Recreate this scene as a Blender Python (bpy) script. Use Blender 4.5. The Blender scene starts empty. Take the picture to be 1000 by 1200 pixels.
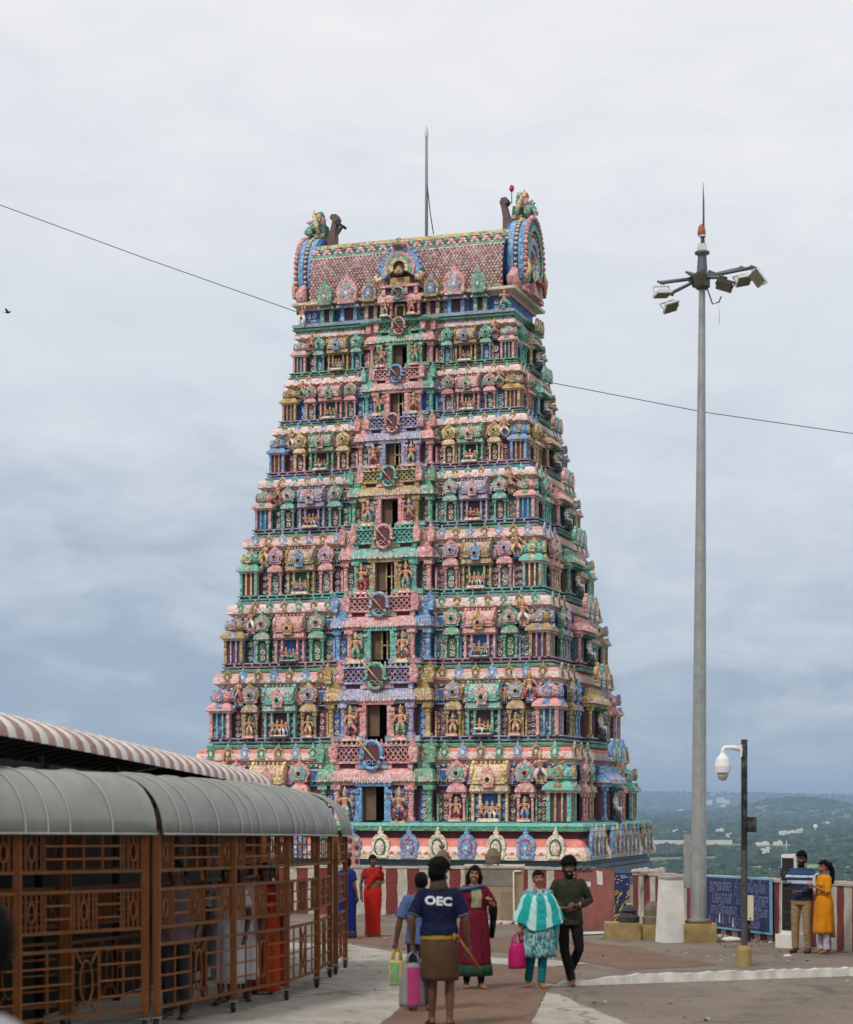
import bpy, math, random
import numpy as np
from mathutils import Matrix, Vector, noise as mnoise
from mathutils.bvhtree import BVHTree
PI = math.pi
R = math.radians
rnd = random.Random(7)
SC = bpy.context.scene
COL = SC.collection
F = 2360.0          # focal length in photo pixels (photo 1000 wide)
EYE = 1.9           # camera height
HZ = 935.0          # horizon row
SLOPE = 0.0212      # the yard falls gently away

def gz(y): return -SLOPE * y
def gpt(px, py):
    """ground point under a photo pixel"""
    Y = EYE * F / (py - HZ - SLOPE * F)
    return Vector(((px - 500) / F * Y, Y, gz(Y)))
def at(px, py, Y): return Vector(((px - 500) / F * Y, Y, EYE + (HZ - py) / F * Y))

# ---------------------------------------------------------------- materials
def lin(h):
    h = h.lstrip('#')
    c = [int(h[i:i + 2], 16) / 255 for i in (0, 2, 4)]
    return tuple(x / 12.92 if x <= .04045 else ((x + .055) / 1.055) ** 2.4 for x in c)
_M = {}
def mat(name, hexc=None, rough=.75, var=.18, scale=3.0, dirt=0.0, metal=0.0, bump=0.0, bscale=30., spec=.3, streak=0., fleck=0., carve=0.):
    if name in _M: return _M[name]
    m = bpy.data.materials.new(name); m.use_nodes = True
    nt = m.node_tree; N = nt.nodes; L = nt.links
    b = N['Principled BSDF']
    c = lin(hexc)
    b.inputs['Roughness'].default_value = rough
    b.inputs['Metallic'].default_value = metal
    b.inputs['Specular IOR Level'].default_value = spec
    tc = N.new('ShaderNodeTexCoord'); g = N.new('ShaderNodeNewGeometry')
    n1 = N.new('ShaderNodeTexNoise'); n1.inputs['Scale'].default_value = scale; n1.inputs['Detail'].default_value = 6; n1.inputs['Roughness'].default_value = .65
    L.new(g.outputs['Position'] if scale < 40 else tc.outputs['Object'], n1.inputs['Vector'])
    r = N.new('ShaderNodeMapRange'); L.new(n1.outputs['Fac'], r.inputs['Value'])
    r.inputs['From Min'].default_value = .3; r.inputs['From Max'].default_value = .7
    r.inputs['To Min'].default_value = 1 - var; r.inputs['To Max'].default_value = 1 + var
    mx = N.new('ShaderNodeMix'); mx.data_type = 'RGBA'; mx.blend_type = 'MULTIPLY'; mx.inputs['Factor'].default_value = 1
    mx.inputs['A'].default_value = (*c, 1); L.new(r.outputs['Result'], mx.inputs['B'])
    out = mx.outputs['Result']
    if dirt > 0:
        n2 = N.new('ShaderNodeTexNoise'); n2.inputs['Scale'].default_value = scale * .35; n2.inputs['Detail'].default_value = 8; n2.inputs['Roughness'].default_value = .7
        mp = N.new('ShaderNodeMapping'); mp.inputs['Scale'].default_value = (1, 1, .3 if streak else 1); L.new(g.outputs['Position'], mp.inputs['Vector']); L.new(mp.outputs['Vector'], n2.inputs['Vector'])
        r2 = N.new('ShaderNodeMapRange'); L.new(n2.outputs['Fac'], r2.inputs['Value'])
        r2.inputs['From Min'].default_value = .48; r2.inputs['From Max'].default_value = .72; r2.inputs['To Max'].default_value = dirt
        m2 = N.new('ShaderNodeMix'); m2.data_type = 'RGBA'; L.new(r2.outputs['Result'], m2.inputs['Factor']); L.new(out, m2.inputs['A'])
        m2.inputs['B'].default_value = (*[x * .25 + .02 for x in c], 1); out = m2.outputs['Result']
    if fleck > 0:
        n4 = N.new('ShaderNodeTexNoise'); n4.inputs['Scale'].default_value = 9.0; n4.inputs['Detail'].default_value = 3
        L.new(g.outputs['Position'], n4.inputs['Vector'])
        r4 = N.new('ShaderNodeMapRange'); L.new(n4.outputs['Fac'], r4.inputs['Value']); r4.inputs['From Min'].default_value = .5; r4.inputs['From Max'].default_value = .68; r4.inputs['To Max'].default_value = fleck * 1.6
        m4 = N.new('ShaderNodeMix'); m4.data_type = 'RGBA'; L.new(r4.outputs['Result'], m4.inputs['Factor']); L.new(out, m4.inputs['A'])
        m4.inputs['B'].default_value = (*[min(1, x * .6 + .32) for x in c], 1); out = m4.outputs['Result']
    if carve > 0:
        vo = N.new('ShaderNodeTexVoronoi'); vo.inputs['Scale'].default_value = 8.0; L.new(g.outputs['Position'], vo.inputs['Vector'])
        sp = N.new('ShaderNodeSeparateColor'); L.new(vo.outputs['Color'], sp.inputs['Color'])
        for ch, lo, hi, col, k in (('Red', .66, .74, [min(1, x * .55 + .36) for x in c], .8), ('Green', .80, .86, [x * .42 for x in c], .65), ('Blue', .86, .90, lin('#b8574c'), .55), ('Blue', .10, .06, lin('#2c6f86'), .5)):
            rr = N.new('ShaderNodeMapRange'); L.new(sp.outputs[ch], rr.inputs['Value']); rr.inputs['From Min'].default_value = lo; rr.inputs['From Max'].default_value = hi; rr.inputs['To Max'].default_value = k * carve
            mm = N.new('ShaderNodeMix'); mm.data_type = 'RGBA'; L.new(rr.outputs['Result'], mm.inputs['Factor']); L.new(out, mm.inputs['A']); mm.inputs['B'].default_value = (*col, 1); out = mm.outputs['Result']
        bp = N.new('ShaderNodeBump'); bp.inputs['Strength'].default_value = .8; bp.inputs['Distance'].default_value = .05; bp.invert = True
        L.new(vo.outputs['Distance'], bp.inputs['Height']); L.new(bp.outputs['Normal'], b.inputs['Normal'])
    L.new(out, b.inputs['Base Color'])
    if bump > 0:
        n3 = N.new('ShaderNodeTexNoise'); n3.inputs['Scale'].default_value = bscale; n3.inputs['Detail'].default_value = 5
        L.new(g.outputs['Position'], n3.inputs['Vector'])
        bp = N.new('ShaderNodeBump'); bp.inputs['Strength'].default_value = bump; bp.inputs['Distance'].default_value = .02
        L.new(n3.outputs['Fac'], bp.inputs['Height']); L.new(bp.outputs['Normal'], b.inputs['Normal'])
    _M[name] = m
    return m

# ---------------------------------------------------------------- mesh builder
class MB:
    def __init__(s): s.v = []; s.f = []; s.mi = []; s.sm = []; s.mats = []; s.M = Matrix.Identity(4); s.st = []
    def push(s, m): s.st.append(s.M.copy()); s.M = s.M @ m; return s
    def pop(s): s.M = s.st.pop()
    def mid(s, m):
        if m not in s.mats: s.mats.append(m)
        return s.mats.index(m)
    def add(s, vs, fs, m, smooth=False):
        o = len(s.v); M = s.M
        s.v += [M @ Vector(p) for p in vs]
        i = s.mid(m)
        for f in fs: s.f.append([o + k for k in f]); s.mi.append(i); s.sm.append(smooth)
    def box(s, c, d, m, taper=1.0, rz=0):
        x, y, z = d[0] / 2, d[1] / 2, d[2] / 2; t = taper
        vs = [(-x, -y, -z), (x, -y, -z), (x, y, -z), (-x, y, -z), (-x * t, -y * t, z), (x * t, -y * t, z), (x * t, y * t, z), (-x * t, y * t, z)]
        if rz: cs, sn = math.cos(rz), math.sin(rz); vs = [(a * cs - b * sn, a * sn + b * cs, q) for a, b, q in vs]
        vs = [(a + c[0], b + c[1], q + c[2]) for a, b, q in vs]
        s.add(vs, [(0, 3, 2, 1), (4, 5, 6, 7), (0, 1, 5, 4), (1, 2, 6, 5), (2, 3, 7, 6), (3, 0, 4, 7)], m)
    def lathe(s, prof, m, c=(0, 0, 0), n=10, smooth=True, sx=1, sy=1, ph=0):
        """prof: (r, z) bottom to top; m one material or one per segment"""
        vs = []
        for r, z in prof:
            for k in range(n):
                a = 2 * PI * k / n + ph; vs.append((c[0] + r * math.cos(a) * sx, c[1] + r * math.sin(a) * sy, c[2] + z))
        for j in range(len(prof) - 1):
            mm = m[j] if isinstance(m, (list, tuple)) else m
            o = j * n
            s.add(vs[o:o + 2 * n], [(k, (k + 1) % n, n + (k + 1) % n, n + k) for k in range(n)], mm, smooth)
        mm = m if not isinstance(m, (list, tuple)) else m[-1]
        if prof[-1][0] > 1e-4: s.add(vs[-n:], [tuple(range(n))], mm)
        mm = m if not isinstance(m, (list, tuple)) else m[0]
        if prof[0][0] > 1e-4: s.add(vs[:n], [tuple(range(n - 1, -1, -1))], mm)
    def tube(s, pts, r, m, n=6, smooth=True, cap=True, flat=1.0):
        pts = [Vector(p) for p in pts]; N = len(pts)
        rs = r if isinstance(r, (list, tuple)) else [r] * N
        vs = []; up = None
        for i, p in enumerate(pts):
            d = (pts[min(i + 1, N - 1)] - pts[max(i - 1, 0)])
            d = d.normalized() if d.length > 1e-9 else Vector((0, 0, 1))
            if up is None: up = Vector((0, 0, 1)) if abs(d.z) < .9 else Vector((0, 1, 0))
            sd = d.cross(up)
            if sd.length < 1e-6: sd = d.orthogonal()
            sd.normalize(); up = sd.cross(d).normalized()
            for k in range(n):
                a = 2 * PI * (k + .5) / n; vs.append(p + (sd * math.cos(a) + up * math.sin(a) * flat) * rs[i])
        fs = [(i * n + k, i * n + (k + 1) % n, (i + 1) * n + (k + 1) % n, (i + 1) * n + k) for i in range(N - 1) for k in range(n)]
        if cap: fs += [tuple(range(n - 1, -1, -1)), tuple(range((N - 1) * n, N * n))]
        s.add(vs, fs, m, smooth)
    def prism(s, out, d, m, mside=None, c=(0, 0, 0)):
        """outline (x, z) CCW seen from -Y, extruded from y=0 back to y=d, front face at y=0"""
        n = len(out)
        vs = [(c[0] + x, c[1], c[2] + z) for x, z in out] + [(c[0] + x, c[1] + d, c[2] + z) for x, z in out]
        s.add(vs, [tuple(range(n))], m)
        s.add(vs, [tuple(range(2 * n - 1, n - 1, -1))] + [((k + 1) % n, k, n + k, n + (k + 1) % n) for k in range(n)], mside or m)
    def ball(s, c, r, m, n=8, k=6, smooth=True):
        rx, ry, rz = r if isinstance(r, (tuple, list)) else (r, r, r)
        s.push(Matrix.Translation(c) @ Matrix.Diagonal((rx, ry, rz, 1)))
        s.lathe([(math.sin(PI * j / k) if 0 < j < k else 0.0, -math.cos(PI * j / k)) for j in range(k + 1)], m, n=n, smooth=smooth)
        s.pop()
    def mesh(s, name):
        me = bpy.data.meshes.new(name)
        me.from_pydata([tuple(v) for v in s.v], [], s.f)
        for m in s.mats: me.materials.append(m)
        me.polygons.foreach_set('material_index', s.mi); me.polygons.foreach_set('use_smooth', s.sm)
        me.validate(); me.update()
        return me
    def build(s, name, parent=None, M=None):
        return link(name, s.mesh(name), parent, M)

def link(name, data, parent=None, M=None):
    o = bpy.data.objects.new(name, data); COL.objects.link(o)
    if parent: o.parent = parent
    if M is not None: o.matrix_local = M
    return o
def tag(o, label=None, cat=None, group=None, kind=None):
    if label: o['label'] = label
    if cat: o['category'] = cat
    if group: o['group'] = group
    if kind: o['kind'] = kind
    return o
def empty(name, loc=(0, 0, 0), rz=0, **k):
    o = bpy.data.objects.new(name, None); COL.objects.link(o); o.location = loc; o.rotation_euler = (0, 0, rz); o.empty_display_size = .2
    return tag(o, **k)
def copy_tree(o, parent=None):
    c = o.copy(); COL.objects.link(c)
    if parent: c.parent = parent
    for ch in list(o.children): copy_tree(ch, c)
    return c
def T(x, y, z): return Matrix.Translation((x, y, z))
def S(x, y, z): return Matrix.Diagonal((x, y, z, 1))
def RZ(a): return Matrix.Rotation(a, 4, 'Z')
def RX(a): return Matrix.Rotation(a, 4, 'X')
def RY(a): return Matrix.Rotation(a, 4, 'Y')
# ================================================================ the temple tower
def P(nm, hx, **k):
    k.setdefault('dirt', .5); k.setdefault('streak', 1); k.setdefault('var', .16); k.setdefault('scale', 1.6); k.setdefault('rough', .6); k.setdefault('fleck', .10); k.setdefault('carve', .0 if nm in ('white', 'skin', 'black', 'wood', 'rock', 'dkblue', 'dkgreen', 'crest_brown', 'mast_grey') else .8)
    return mat('paint_' + nm, hx, **k)
C_ = dict(pink='#dd9d96', salmon='#d97f70', palepink='#ecccc2', cream='#e6d6b8', yellow='#dfc288', ochre='#ab9160', gold='#bb9b5a', teal='#6cb3a2',
          green='#6ca986', dkgreen='#386b55', blue='#6f9fca', dkblue='#2f62a4', lav='#a09ebc', grey='#8e9bab', mauve='#ab8c9a', maroon='#5e3b44',
          dkteal='#33605f', skin='#d29c7c', white='#dcd8d0', red='#b5463d', wood='#6a5444', black='#15120f', rock='#3f4a4d', bluegrey='#4d6c7c', olive='#55683a')
TWIN = {'paint_' + k: P('plain_' + k, v, carve=.12, fleck=.12) for k, v in C_.items()}
C_ = {k: P(k, v) for k, v in C_.items()}
C_['bluegrey'] = mat('plinth_bluegrey', '#5a7683', var=.15, scale=1.2, dirt=.35, rough=.7)
C_['maroon'] = mat('recess_maroon', '#63404a', var=.2, scale=2, rough=.8)
C_['wood'] = mat('door_wood', '#6b5645', var=.25, scale=3, rough=.8)
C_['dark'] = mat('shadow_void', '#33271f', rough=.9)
AT = R(18.5)
tower = empty('temple_tower', (-.33, 91, gz(91)), -AT, label='tall stepped temple gateway tower crowded with brightly painted shrines and statues', cat='temple tower')
KHW = [8.62, 7.98, 7.50, 7.00, 6.52, 6.04, 5.62, 5.26]
KHD = [5.60, 5.22, 4.80, 4.25, 3.70, 3.25, 2.80, 2.45]
YB = [962, 863, 773, 692, 613, 545, 484, 427, 371]
Z0 = []
for i, y in enumerate(YB):
    hd = (KHD + [2.2])[i] + .25
    Y = 91 - hd * math.cos(AT)
    Z0.append(EYE + (HZ - y) / F * Y - gz(91))

def plan(hw, hd, b1=0, p1=0, b2=0, p2=0, s1=0, q=0):
    p = [(-hw, -hd)]
    if b1:
        p += [(-b2, -hd), (-b2, -hd - p2), (-b1, -hd - p2), (-b1, -hd - p1), (b1, -hd - p1), (b1, -hd - p2), (b2, -hd - p2), (b2, -hd)]
    p += [(hw, -hd)]
    if s1: p += [(hw, -s1), (hw + q, -s1), (hw + q, s1), (hw, s1)]
    p += [(hw, hd), (-hw, hd)]
    return p
def offs(poly, d):
    n = len(poly); out = []
    for i in range(n):
        a, b, c = poly[i - 1], poly[i], poly[(i + 1) % n]
        def nrm(p, q):
            dx, dy = q[0] - p[0], q[1] - p[1]; l = math.hypot(dx, dy); return (dy / l, -dx / l)
        n1, n2 = nrm(a, b), nrm(b, c)
        out.append((b[0] + (n1[0] + n2[0]) * d, b[1] + (n1[1] + n2[1]) * d))
    return out
def sweep(mb, poly, prof, skip=(), cap=False):
    """prof: (out, z, material of the band above this point)"""
    n = len(poly)
    rings = [[(x, y, z) for x, y in offs(poly, o)] for o, z, *_ in prof]
    for j in range(len(prof) - 1):
        m = prof[j][2]; m = TWIN.get(m.name, m)
        vs = rings[j] + rings[j + 1]
        mb.add(vs, [(k, (k + 1) % n, n + (k + 1) % n, n + k) for k in range(n) if k not in skip], m)
    if cap: mb.add(rings[-1], [tuple(range(n))], prof[-2][2])

# ---- unit ornaments (facing -Y, x across, base at z=0; all 1 unit = 1 metre nominal, scaled on placing)
_MC = {}
def cached(key, fn):
    if key not in _MC: _MC[key] = fn()
    return _MC[key]
def leaf_outline(w, h, n=7):
    """pointed horseshoe leaf"""
    pr = [(.37, 0), (.41, .07), (.35, .13), (.44, .23), (.50, .39), (.48, .55), (.39, .69), (.26, .78), (.11, .83), (.14, .88), (.07, .94)]
    r = [(x * w, z * h) for x, z in pr]
    return r + [(0, h)] + [(-x, z) for x, z in reversed(r)]
def disc(mb, c, r, d, m, n=12):
    mb.prism([(r * math.cos(2 * PI * k / n), r * math.sin(2 * PI * k / n)) for k in range(n)], d, m, c=c)
def kudu_mesh(col, ring, core):
    def f():
        mb = MB(); a, b, c = C_[col], C_[ring], C_[core]
        mb.prism(leaf_outline(1, 1), .22, a, c=(0, -.22, 0))
        disc(mb, (0, -.26, .36), .33, .06, b); disc(mb, (0, -.29, .36), .24, .06, a); disc(mb, (0, -.32, .36), .16, .06, c); disc(mb, (0, -.35, .36), .07, .06, C_['white'], 8)
        mb.box((0, -.26, .05), (.8, .16, .1), a)
        for sx in (-1, 1):
            mb.ball((sx * .40, -.16, .14), (.12, .1, .12), a, 6, 4); mb.ball((sx * .36, -.14, .62), (.07, .07, .1), a, 6, 4)
        mb.ball((0, -.12, .96), (.08, .08, .13), c, 6, 4)
        return mb.mesh('arch_ornament')
    return cached(('kudu', col, ring, core), f)
def scroll(mb, x0, z0, w, h, y, bg, fg, seed=0):
    """carved scrollwork panel: dark board with curling tendrils"""
    r = random.Random(seed)
    mb.box((x0, y + .03, z0 + h / 2), (w, .05, h), bg)
    nx = max(1, round(w / .27)); nz = max(1, round(h / .27)); fg = C_['cream'] if seed % 2 else C_['palepink'] if seed % 3 == 0 else fg
    cw, chh = w / nx, h / nz; rad = min(cw, chh) * .5
    for i in range(nx):
        for j in range(nz):
            cx = x0 - w / 2 + (i + .5) * cw; cz = z0 + (j + .5) * chh; s = 1 if (i + j) % 2 else -1; a0 = r.uniform(0, 6)
            pts = [(cx + s * rad * (1 - t / 11) * .95 * math.cos(a0 + t * .95), y - .02, cz + rad * (1 - t / 11) * .95 * math.sin(a0 + t * .95)) for t in range(10)]
            mb.tube(pts, [rad * .17] * 9 + [rad * .24], fg, n=3, smooth=False, cap=False)
def column(mb, x, y, z0, h, r, m, m2=None):
    m2 = m2 or m
    mb.box((x, y, z0 + h * .05), (r * 2.6, r * 2.6, h * .1), m)
    mb.lathe([(r, h * .1), (r * .95, h * .72), (r * 1.25, h * .76), (r * .9, h * .80), (r * 1.5, h * .88)], [m, m2, m, m], (x, y, z0), n=8)
    mb.box((x, y, z0 + h * .94), (r * 3.2, r * 3.2, h * .12), m)
def flare(mb, c, w, d, h, m, mlip, seg=((1.0, 0), (1.18, .0), (1.2, .12), (1.12, .45), (.9, .8), (.72, 1.0))):
    """small curved eave on a rectangular plan"""
    for (s0, t0), (s1, t1), mm in zip(seg, seg[1:], [mlip, mlip, m, m, m]):
        a = [(-w / 2 * s0, -d / 2 - (s0 - 1) * w * .5), (w / 2 * s0, -d / 2 - (s0 - 1) * w * .5), (w / 2 * s0, d / 2), (-w / 2 * s0, d / 2)]
        b = [(-w / 2 * s1, -d / 2 - (s1 - 1) * w * .5), (w / 2 * s1, -d / 2 - (s1 - 1) * w * .5), (w / 2 * s1, d / 2), (-w / 2 * s1, d / 2)]
        vs = [(c[0] + x, c[1] + y, c[2] + t0 * h) for x, y in a] + [(c[0] + x, c[1] + y, c[2] + t1 * h) for x, y in b]
        mb.add(vs, [(k, (k + 1) % 4, 4 + (k + 1) % 4, 4 + k) for k in range(4)], mm)
    nb = max(4, int(w / .11))
    for q in range(nb):
        x = c[0] - w * .55 + (q + .5) * w * 1.1 / nb
        mb.box((x, c[1] - d / 2 - w * .07 * (seg[1][0] - 1) / .12 * .8 - .03, c[2] + h * .03), (.045, .06, h * .16), mlip if q % 2 else m)
        mb.box((x, c[1] - d / 2 - (seg[3][0] - 1) * w * .5 - .01, c[2] + h * .42), (.03, .05, h * .34), mlip)
    s1 = seg[-1][0]
    mb.add([(c[0] + x, c[1] + y, c[2] + h) for x, y in [(-w / 2 * s1, -d / 2 - (s1 - 1) * w * .5), (w / 2 * s1, -d / 2 - (s1 - 1) * w * .5), (w / 2 * s1, d / 2), (-w / 2 * s1, d / 2)]], [(0, 1, 2, 3)], m)

# heights inside a tier of nominal height 3.3: columns .86, eave .46, roof .70
HC, HE, HR = 1.06, .42, .72
def panjara(col, arch, niche, seed=0):
    def f():
        a, b = C_[col], C_[arch]; mb = MB(); w = .66
        for sx in (-1, 1): column(mb, sx * w * .42, -.14, 0, HC, .06, a)
        mb.box((0, -.02, HC / 2), (w * .9, .1, HC), C_[niche])
        scroll(mb, 0, .06, w * .55, HC - .16, -.10, C_[niche], C_['white'], seed)
        mb.box((0, -.06, HC + .03), (w * 1.1, .34, .07), a)
        flare(mb, (0, -.08, HC + .06), w, .34, HE * .75, a, C_['palepink'])
        mb.box((0, -.06, HC + HE * .75 + .1), (w * .6, .26, .16), a)
        body = mb.mesh('narrow_shrine')
        mb = MB(); z = HC + HE * .75 + .14
        mb.prism(leaf_outline(.84, .86), .2, a, c=(0, -.24, z))
        mb.prism(leaf_outline(.6, .62), .1, b, c=(0, -.29, z + .08)); disc(mb, (0, -.33, z + .33), .15, .06, a); disc(mb, (0, -.36, z + .33), .08, .04, C_['dark'], 8)
        for k in range(9):
            t = PI * (k / 8) ; mb.ball((.40 * math.cos(t), -.16, z + .33 + .40 * math.sin(t)), (.05, .07, .06), a, 5, 4)
        mb.ball((0, -.14, z + .88), (.06, .06, .12), a, 6, 4)
        return body, mb.mesh('arch_top')
    return cached(('panj', col, arch, niche), f)
def kuta(col, c2, inner):
    def f():
        a, b = C_[col], C_[c2]; mb = MB(); w = .92
        mb.box((0, 0, HC / 2), (w * .74, w * .74, HC), C_[inner])
        for (x, y) in ((-1, -1), (1, -1), (1, 1), (-1, 1)): mb.box((x * w * .42, y * w * .42, HC / 2), (.13, .13, HC), a)
        for q in (-.14, .14):
            for rz in range(4):
                mb.push(RZ(rz * PI / 2)); mb.box((q * w, -w * .41, HC / 2), (.075, .08, HC), b); mb.pop()
        for rz in range(4):
            mb.push(RZ(rz * PI / 2)); mb.box((0, -w * .45, HC + .03), (w * 1.06, .1, .07), C_['palepink']); mb.pop()
        pr = [(w * .56, 0, C_['palepink']), (w * .66, .03, a), (w * .62, .16, a), (w * .48, .30, a), (w * .40, .36, a)]
        sweep(mb, [(-.001, -.001), (.001, -.001), (.001, .001), (-.001, .001)], [(o, HC + .06 + z, m) for o, z, m in pr], cap=True)
        for rz in range(4):
            mb.push(RZ(rz * PI / 2)); mb.prism(leaf_outline(.34, .36), .1, b, c=(0, -w * .64, HC + .06)); mb.pop()
        body = mb.mesh('corner_pavilion')
        mb = MB(); z = HC + .42
        mb.lathe([(.34, 0), (.34, .08), (.46, .10), (.50, .2), (.47, .36), (.34, .5), (.18, .58), (.1, .62), (.13, .66), (.06, .72), (0, .84)], [a, C_['palepink'], a, a, a, a, b, b, b, b], (0, 0, z), n=12)
        for rz in range(4):
            mb.push(RZ(rz * PI / 2)); mb.prism(leaf_outline(.36, .5), .16, b, c=(0, -.54, z + .08)); disc(mb, (0, -.57, z + .28), .1, .05, a, 8); mb.pop()
        for k in range(8):
            t = 2 * PI * (k + .5) / 8; mb.ball((.42 * math.cos(t), .42 * math.sin(t), z + .45), .06, a, 5, 4)
        return body, mb.mesh('dome')
    return cached(('kuta', col, c2, inner), f)
def shala(col, gcol, inner):
    def f():
        a, g = C_[col], C_[gcol]; mb = MB(); w = 1.52
        mb.box((0, 0, HC / 2), (w * .95, .12, HC), C_[inner])
        for x in (-.46, -.26, .26, .46): mb.box((x * w, -.16, HC / 2), (.1, .2, HC), a); 
        for sx in (-1, 1): scroll(mb, sx * .36 * w, .05, w * .13, HC - .12, -.08, C_[inner], C_['white'], 3 + sx)
        mb.box((0, -.1, HC + .03), (w * 1.04, .42, .08), a)
        flare(mb, (0, -.12, HC + .07), w * .96, .42, HE * .8, a, C_['palepink'], ((1.0, 0), (1.09, 0), (1.10, .12), (1.06, .5), (.97, .85), (.92, 1)))
        body = mb.mesh('vaulted_shrine')
        mb = MB(); z = HC + HE * .8 + .05; n = 10; rr = .33
        prof = [(-.14 - rr * math.sin(PI * k / n - PI / 2 + PI / 2) * 0 + -rr * math.cos(PI * k / n), .08 + .62 * math.sin(PI * k / n) ** .8) for k in range(n + 1)]
        wl = w * .86 / 2
        vs = [(sx * wl, y, z + q) for sx in (-1, 1) for y, q in prof]
        mb.add(vs, [(k, n + 1 + k, n + 2 + k, k + 1) for k in range(n)], a, True)
        mb.box((0, -.14, z + .02), (w * .88, .62, .12), a)
        for sx in (-1, 1):
            mb.push(T(sx * (wl + .0), -.14, z) @ RZ(sx * PI / 2)); mb.prism(leaf_outline(.78, .84), .12, a, c=(0, -.1, 0)); mb.prism(leaf_outline(.5, .55), .06, g, c=(0, -.14, .06)); mb.pop()
        # lattice ribs on the vault
        for q in range(9):
            x = -wl + (q + .5) * 2 * wl / 9
            for s in (-1, 1):
                mb.tube([(x + s * .06 * (k - 1), -.14 - (rr + .01) * math.cos(PI * (.06 + .3 * k / 3)), z + .08 + .63 * math.sin(PI * (.06 + .3 * k / 3)) ** .8) for k in range(4)], .016, C_['palepink'], n=3, cap=False, smooth=False)
        for q in range(7): mb.ball((-wl + (q + .5) * 2 * wl / 7, -.14, z + .74), (.05, .05, .09), a, 5, 4)
        mb.prism(leaf_outline(.56, .80), .14, g, c=(0, -.58, z - .18)); disc(mb, (0, -.62, z + .12), .17, .06, a); disc(mb, (0, -.65, z + .12), .09, .05, C_['dark'], 8)
        mb.ball((0, -.5, z + .63), (.05, .05, .1), g, 6, 4)
        return body, mb.mesh('vault')
    return cached(('shala', col, gcol, inner), f)

_fv = random.Random(12)
def figure(mb, dhoti, pose='stand', skin='skin', four=True, sc=1.0):
    """painted stucco deity about 1.1 tall, facing -Y"""
    s, d, g = C_[skin], C_[dhoti], C_['gold']
    if pose in ('stand', 'dance'):
        bend = .10 if pose == 'dance' else .03
        mb.tube([(-.09, 0, 0), (-.10 - bend, -.05, .25), (-.07, 0, .5)], [.055, .075, .10], d)
        mb.tube([(.10 + bend, -.03, 0), (.13 + bend * 1.5, -.09, .26), (.07, 0, .5)], [.055, .075, .10], d)
        mb.box((-.10, -.06, .02), (.09, .18, .05), s); mb.box((.11 + bend, -.08, .02), (.09, .18, .05), s)
        z = .48
    else:
        mb.tube([(-.04, -.05, .08), (-.26, -.18, .10), (.02, -.26, .07)], [.11, .09, .05], d)
        mb.tube([(.04, -.05, .08), (.24, -.2, .12), (.20, -.24, -.22)], [.11, .09, .05], d)
        z = .06
    mb.tube([(0, -.05, z + .06), (0, -.17, z - .16)], [.06, .03], C_['red'] if dhoti != 'red' else C_['green'], n=5)
    mb.lathe([(.12, 0), (.13, .05), (.095, .14), (.13, .27), (.15, .33), (.07, .39), (.045, .41)], [g, s, s, s, s, s], (0, 0, z), n=8, sy=.72)
    mb.ball((0, -.02, z + .49), (.075, .08, .095), s, 8, 6)
    mb.lathe([(.085, 0), (.095, .03), (.075, .08), (.06, .16), (.02, .24), (0, .27)], g, (0, 0, z + .53), n=8)
    for sx in (-1, 1):
        mb.ball((sx * .16, 0, z + .33), .058, g, 6, 4)
        q_ = _fv.randrange(4)
        e_, w_ = (((.24, -.02, .16), (.19, -.16, .10)), ((.27, .0, .20), (.33, -.08, .02)), ((.25, -.05, .20), (.14, -.18, .30)), ((.30, -.02, .34), (.27, -.08, .56)))[q_]
        mb.tube([(sx * .16, 0, z + .33), (sx * e_[0], e_[1], z + e_[2]), (sx * w_[0], w_[1], z + w_[2])], [.05, .04, .034], s, n=6)
        if four: mb.tube([(sx * .16, .02, z + .34), (sx * .29, .02, z + .30), (sx * .30, -.03, z + .50)], [.045, .038, .03], s, n=6); mb.ball((sx * .30, -.04, z + .54), .05, g, 6, 4)
def statue(dh, pose='stand', base='cream', skin='skin', four=True, v=0):
    def f():
        mb = MB()
        if base:
            mb.box((0, -.04, .05), (.62, .42, .1), C_[base]); mb.box((0, -.04, .14), (.54, .36, .08), C_['salmon' if base == 'palepink' else 'yellow'])
        mb.push(T(0, 0, .18 if base else 0)); figure(mb, dh, pose, skin, four); mb.pop()
        return mb.mesh('guardian_statue')
    return cached(('st', dh, pose, base, skin, four, v), f)
def deity_group(kind, c1, c2):
    def f():
        mb = MB()
        mb.box((0, -.06, .05), (1.0, .4, .1), C_[c2]); mb.box((0, -.06, .13), (.9, .34, .07), C_['palepink'])
        mb.push(T(0, -.02, .16))
        if kind == 0:
            mb.push(T(0, 0, .18) @ S(.85, .85, .85)); mb.box((0, .02, -.06), (.4, .3, .14), C_['red']); figure(mb, c1, 'sit'); mb.pop()
            for sx in (-1, 1): mb.push(T(sx * .33, 0, 0) @ S(.6, .6, .6)); figure(mb, 'green' if sx > 0 else 'blue', 'stand', four=False); mb.pop()
        elif kind == 1:
            for x, dd, k in ((-.34, 'red', .62), (-.1, 'green', .7), (.14, 'white', .7), (.36, 'blue', .6)): mb.push(T(x, 0, 0) @ S(k, k, k)); figure(mb, dd, 'stand', four=False); mb.pop()
        else:
            mb.push(T(-.16, 0, .16) @ S(.8, .8, .8)); figure(mb, c1, 'sit'); mb.pop()
            mb.push(T(.25, 0, .14) @ S(.68, .68, .68)); figure(mb, 'green', 'sit', four=False); mb.pop()
        mb.pop()
        return mb.mesh('deity_group')
    return cached(('dg', kind, c1, c2), f)
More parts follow.
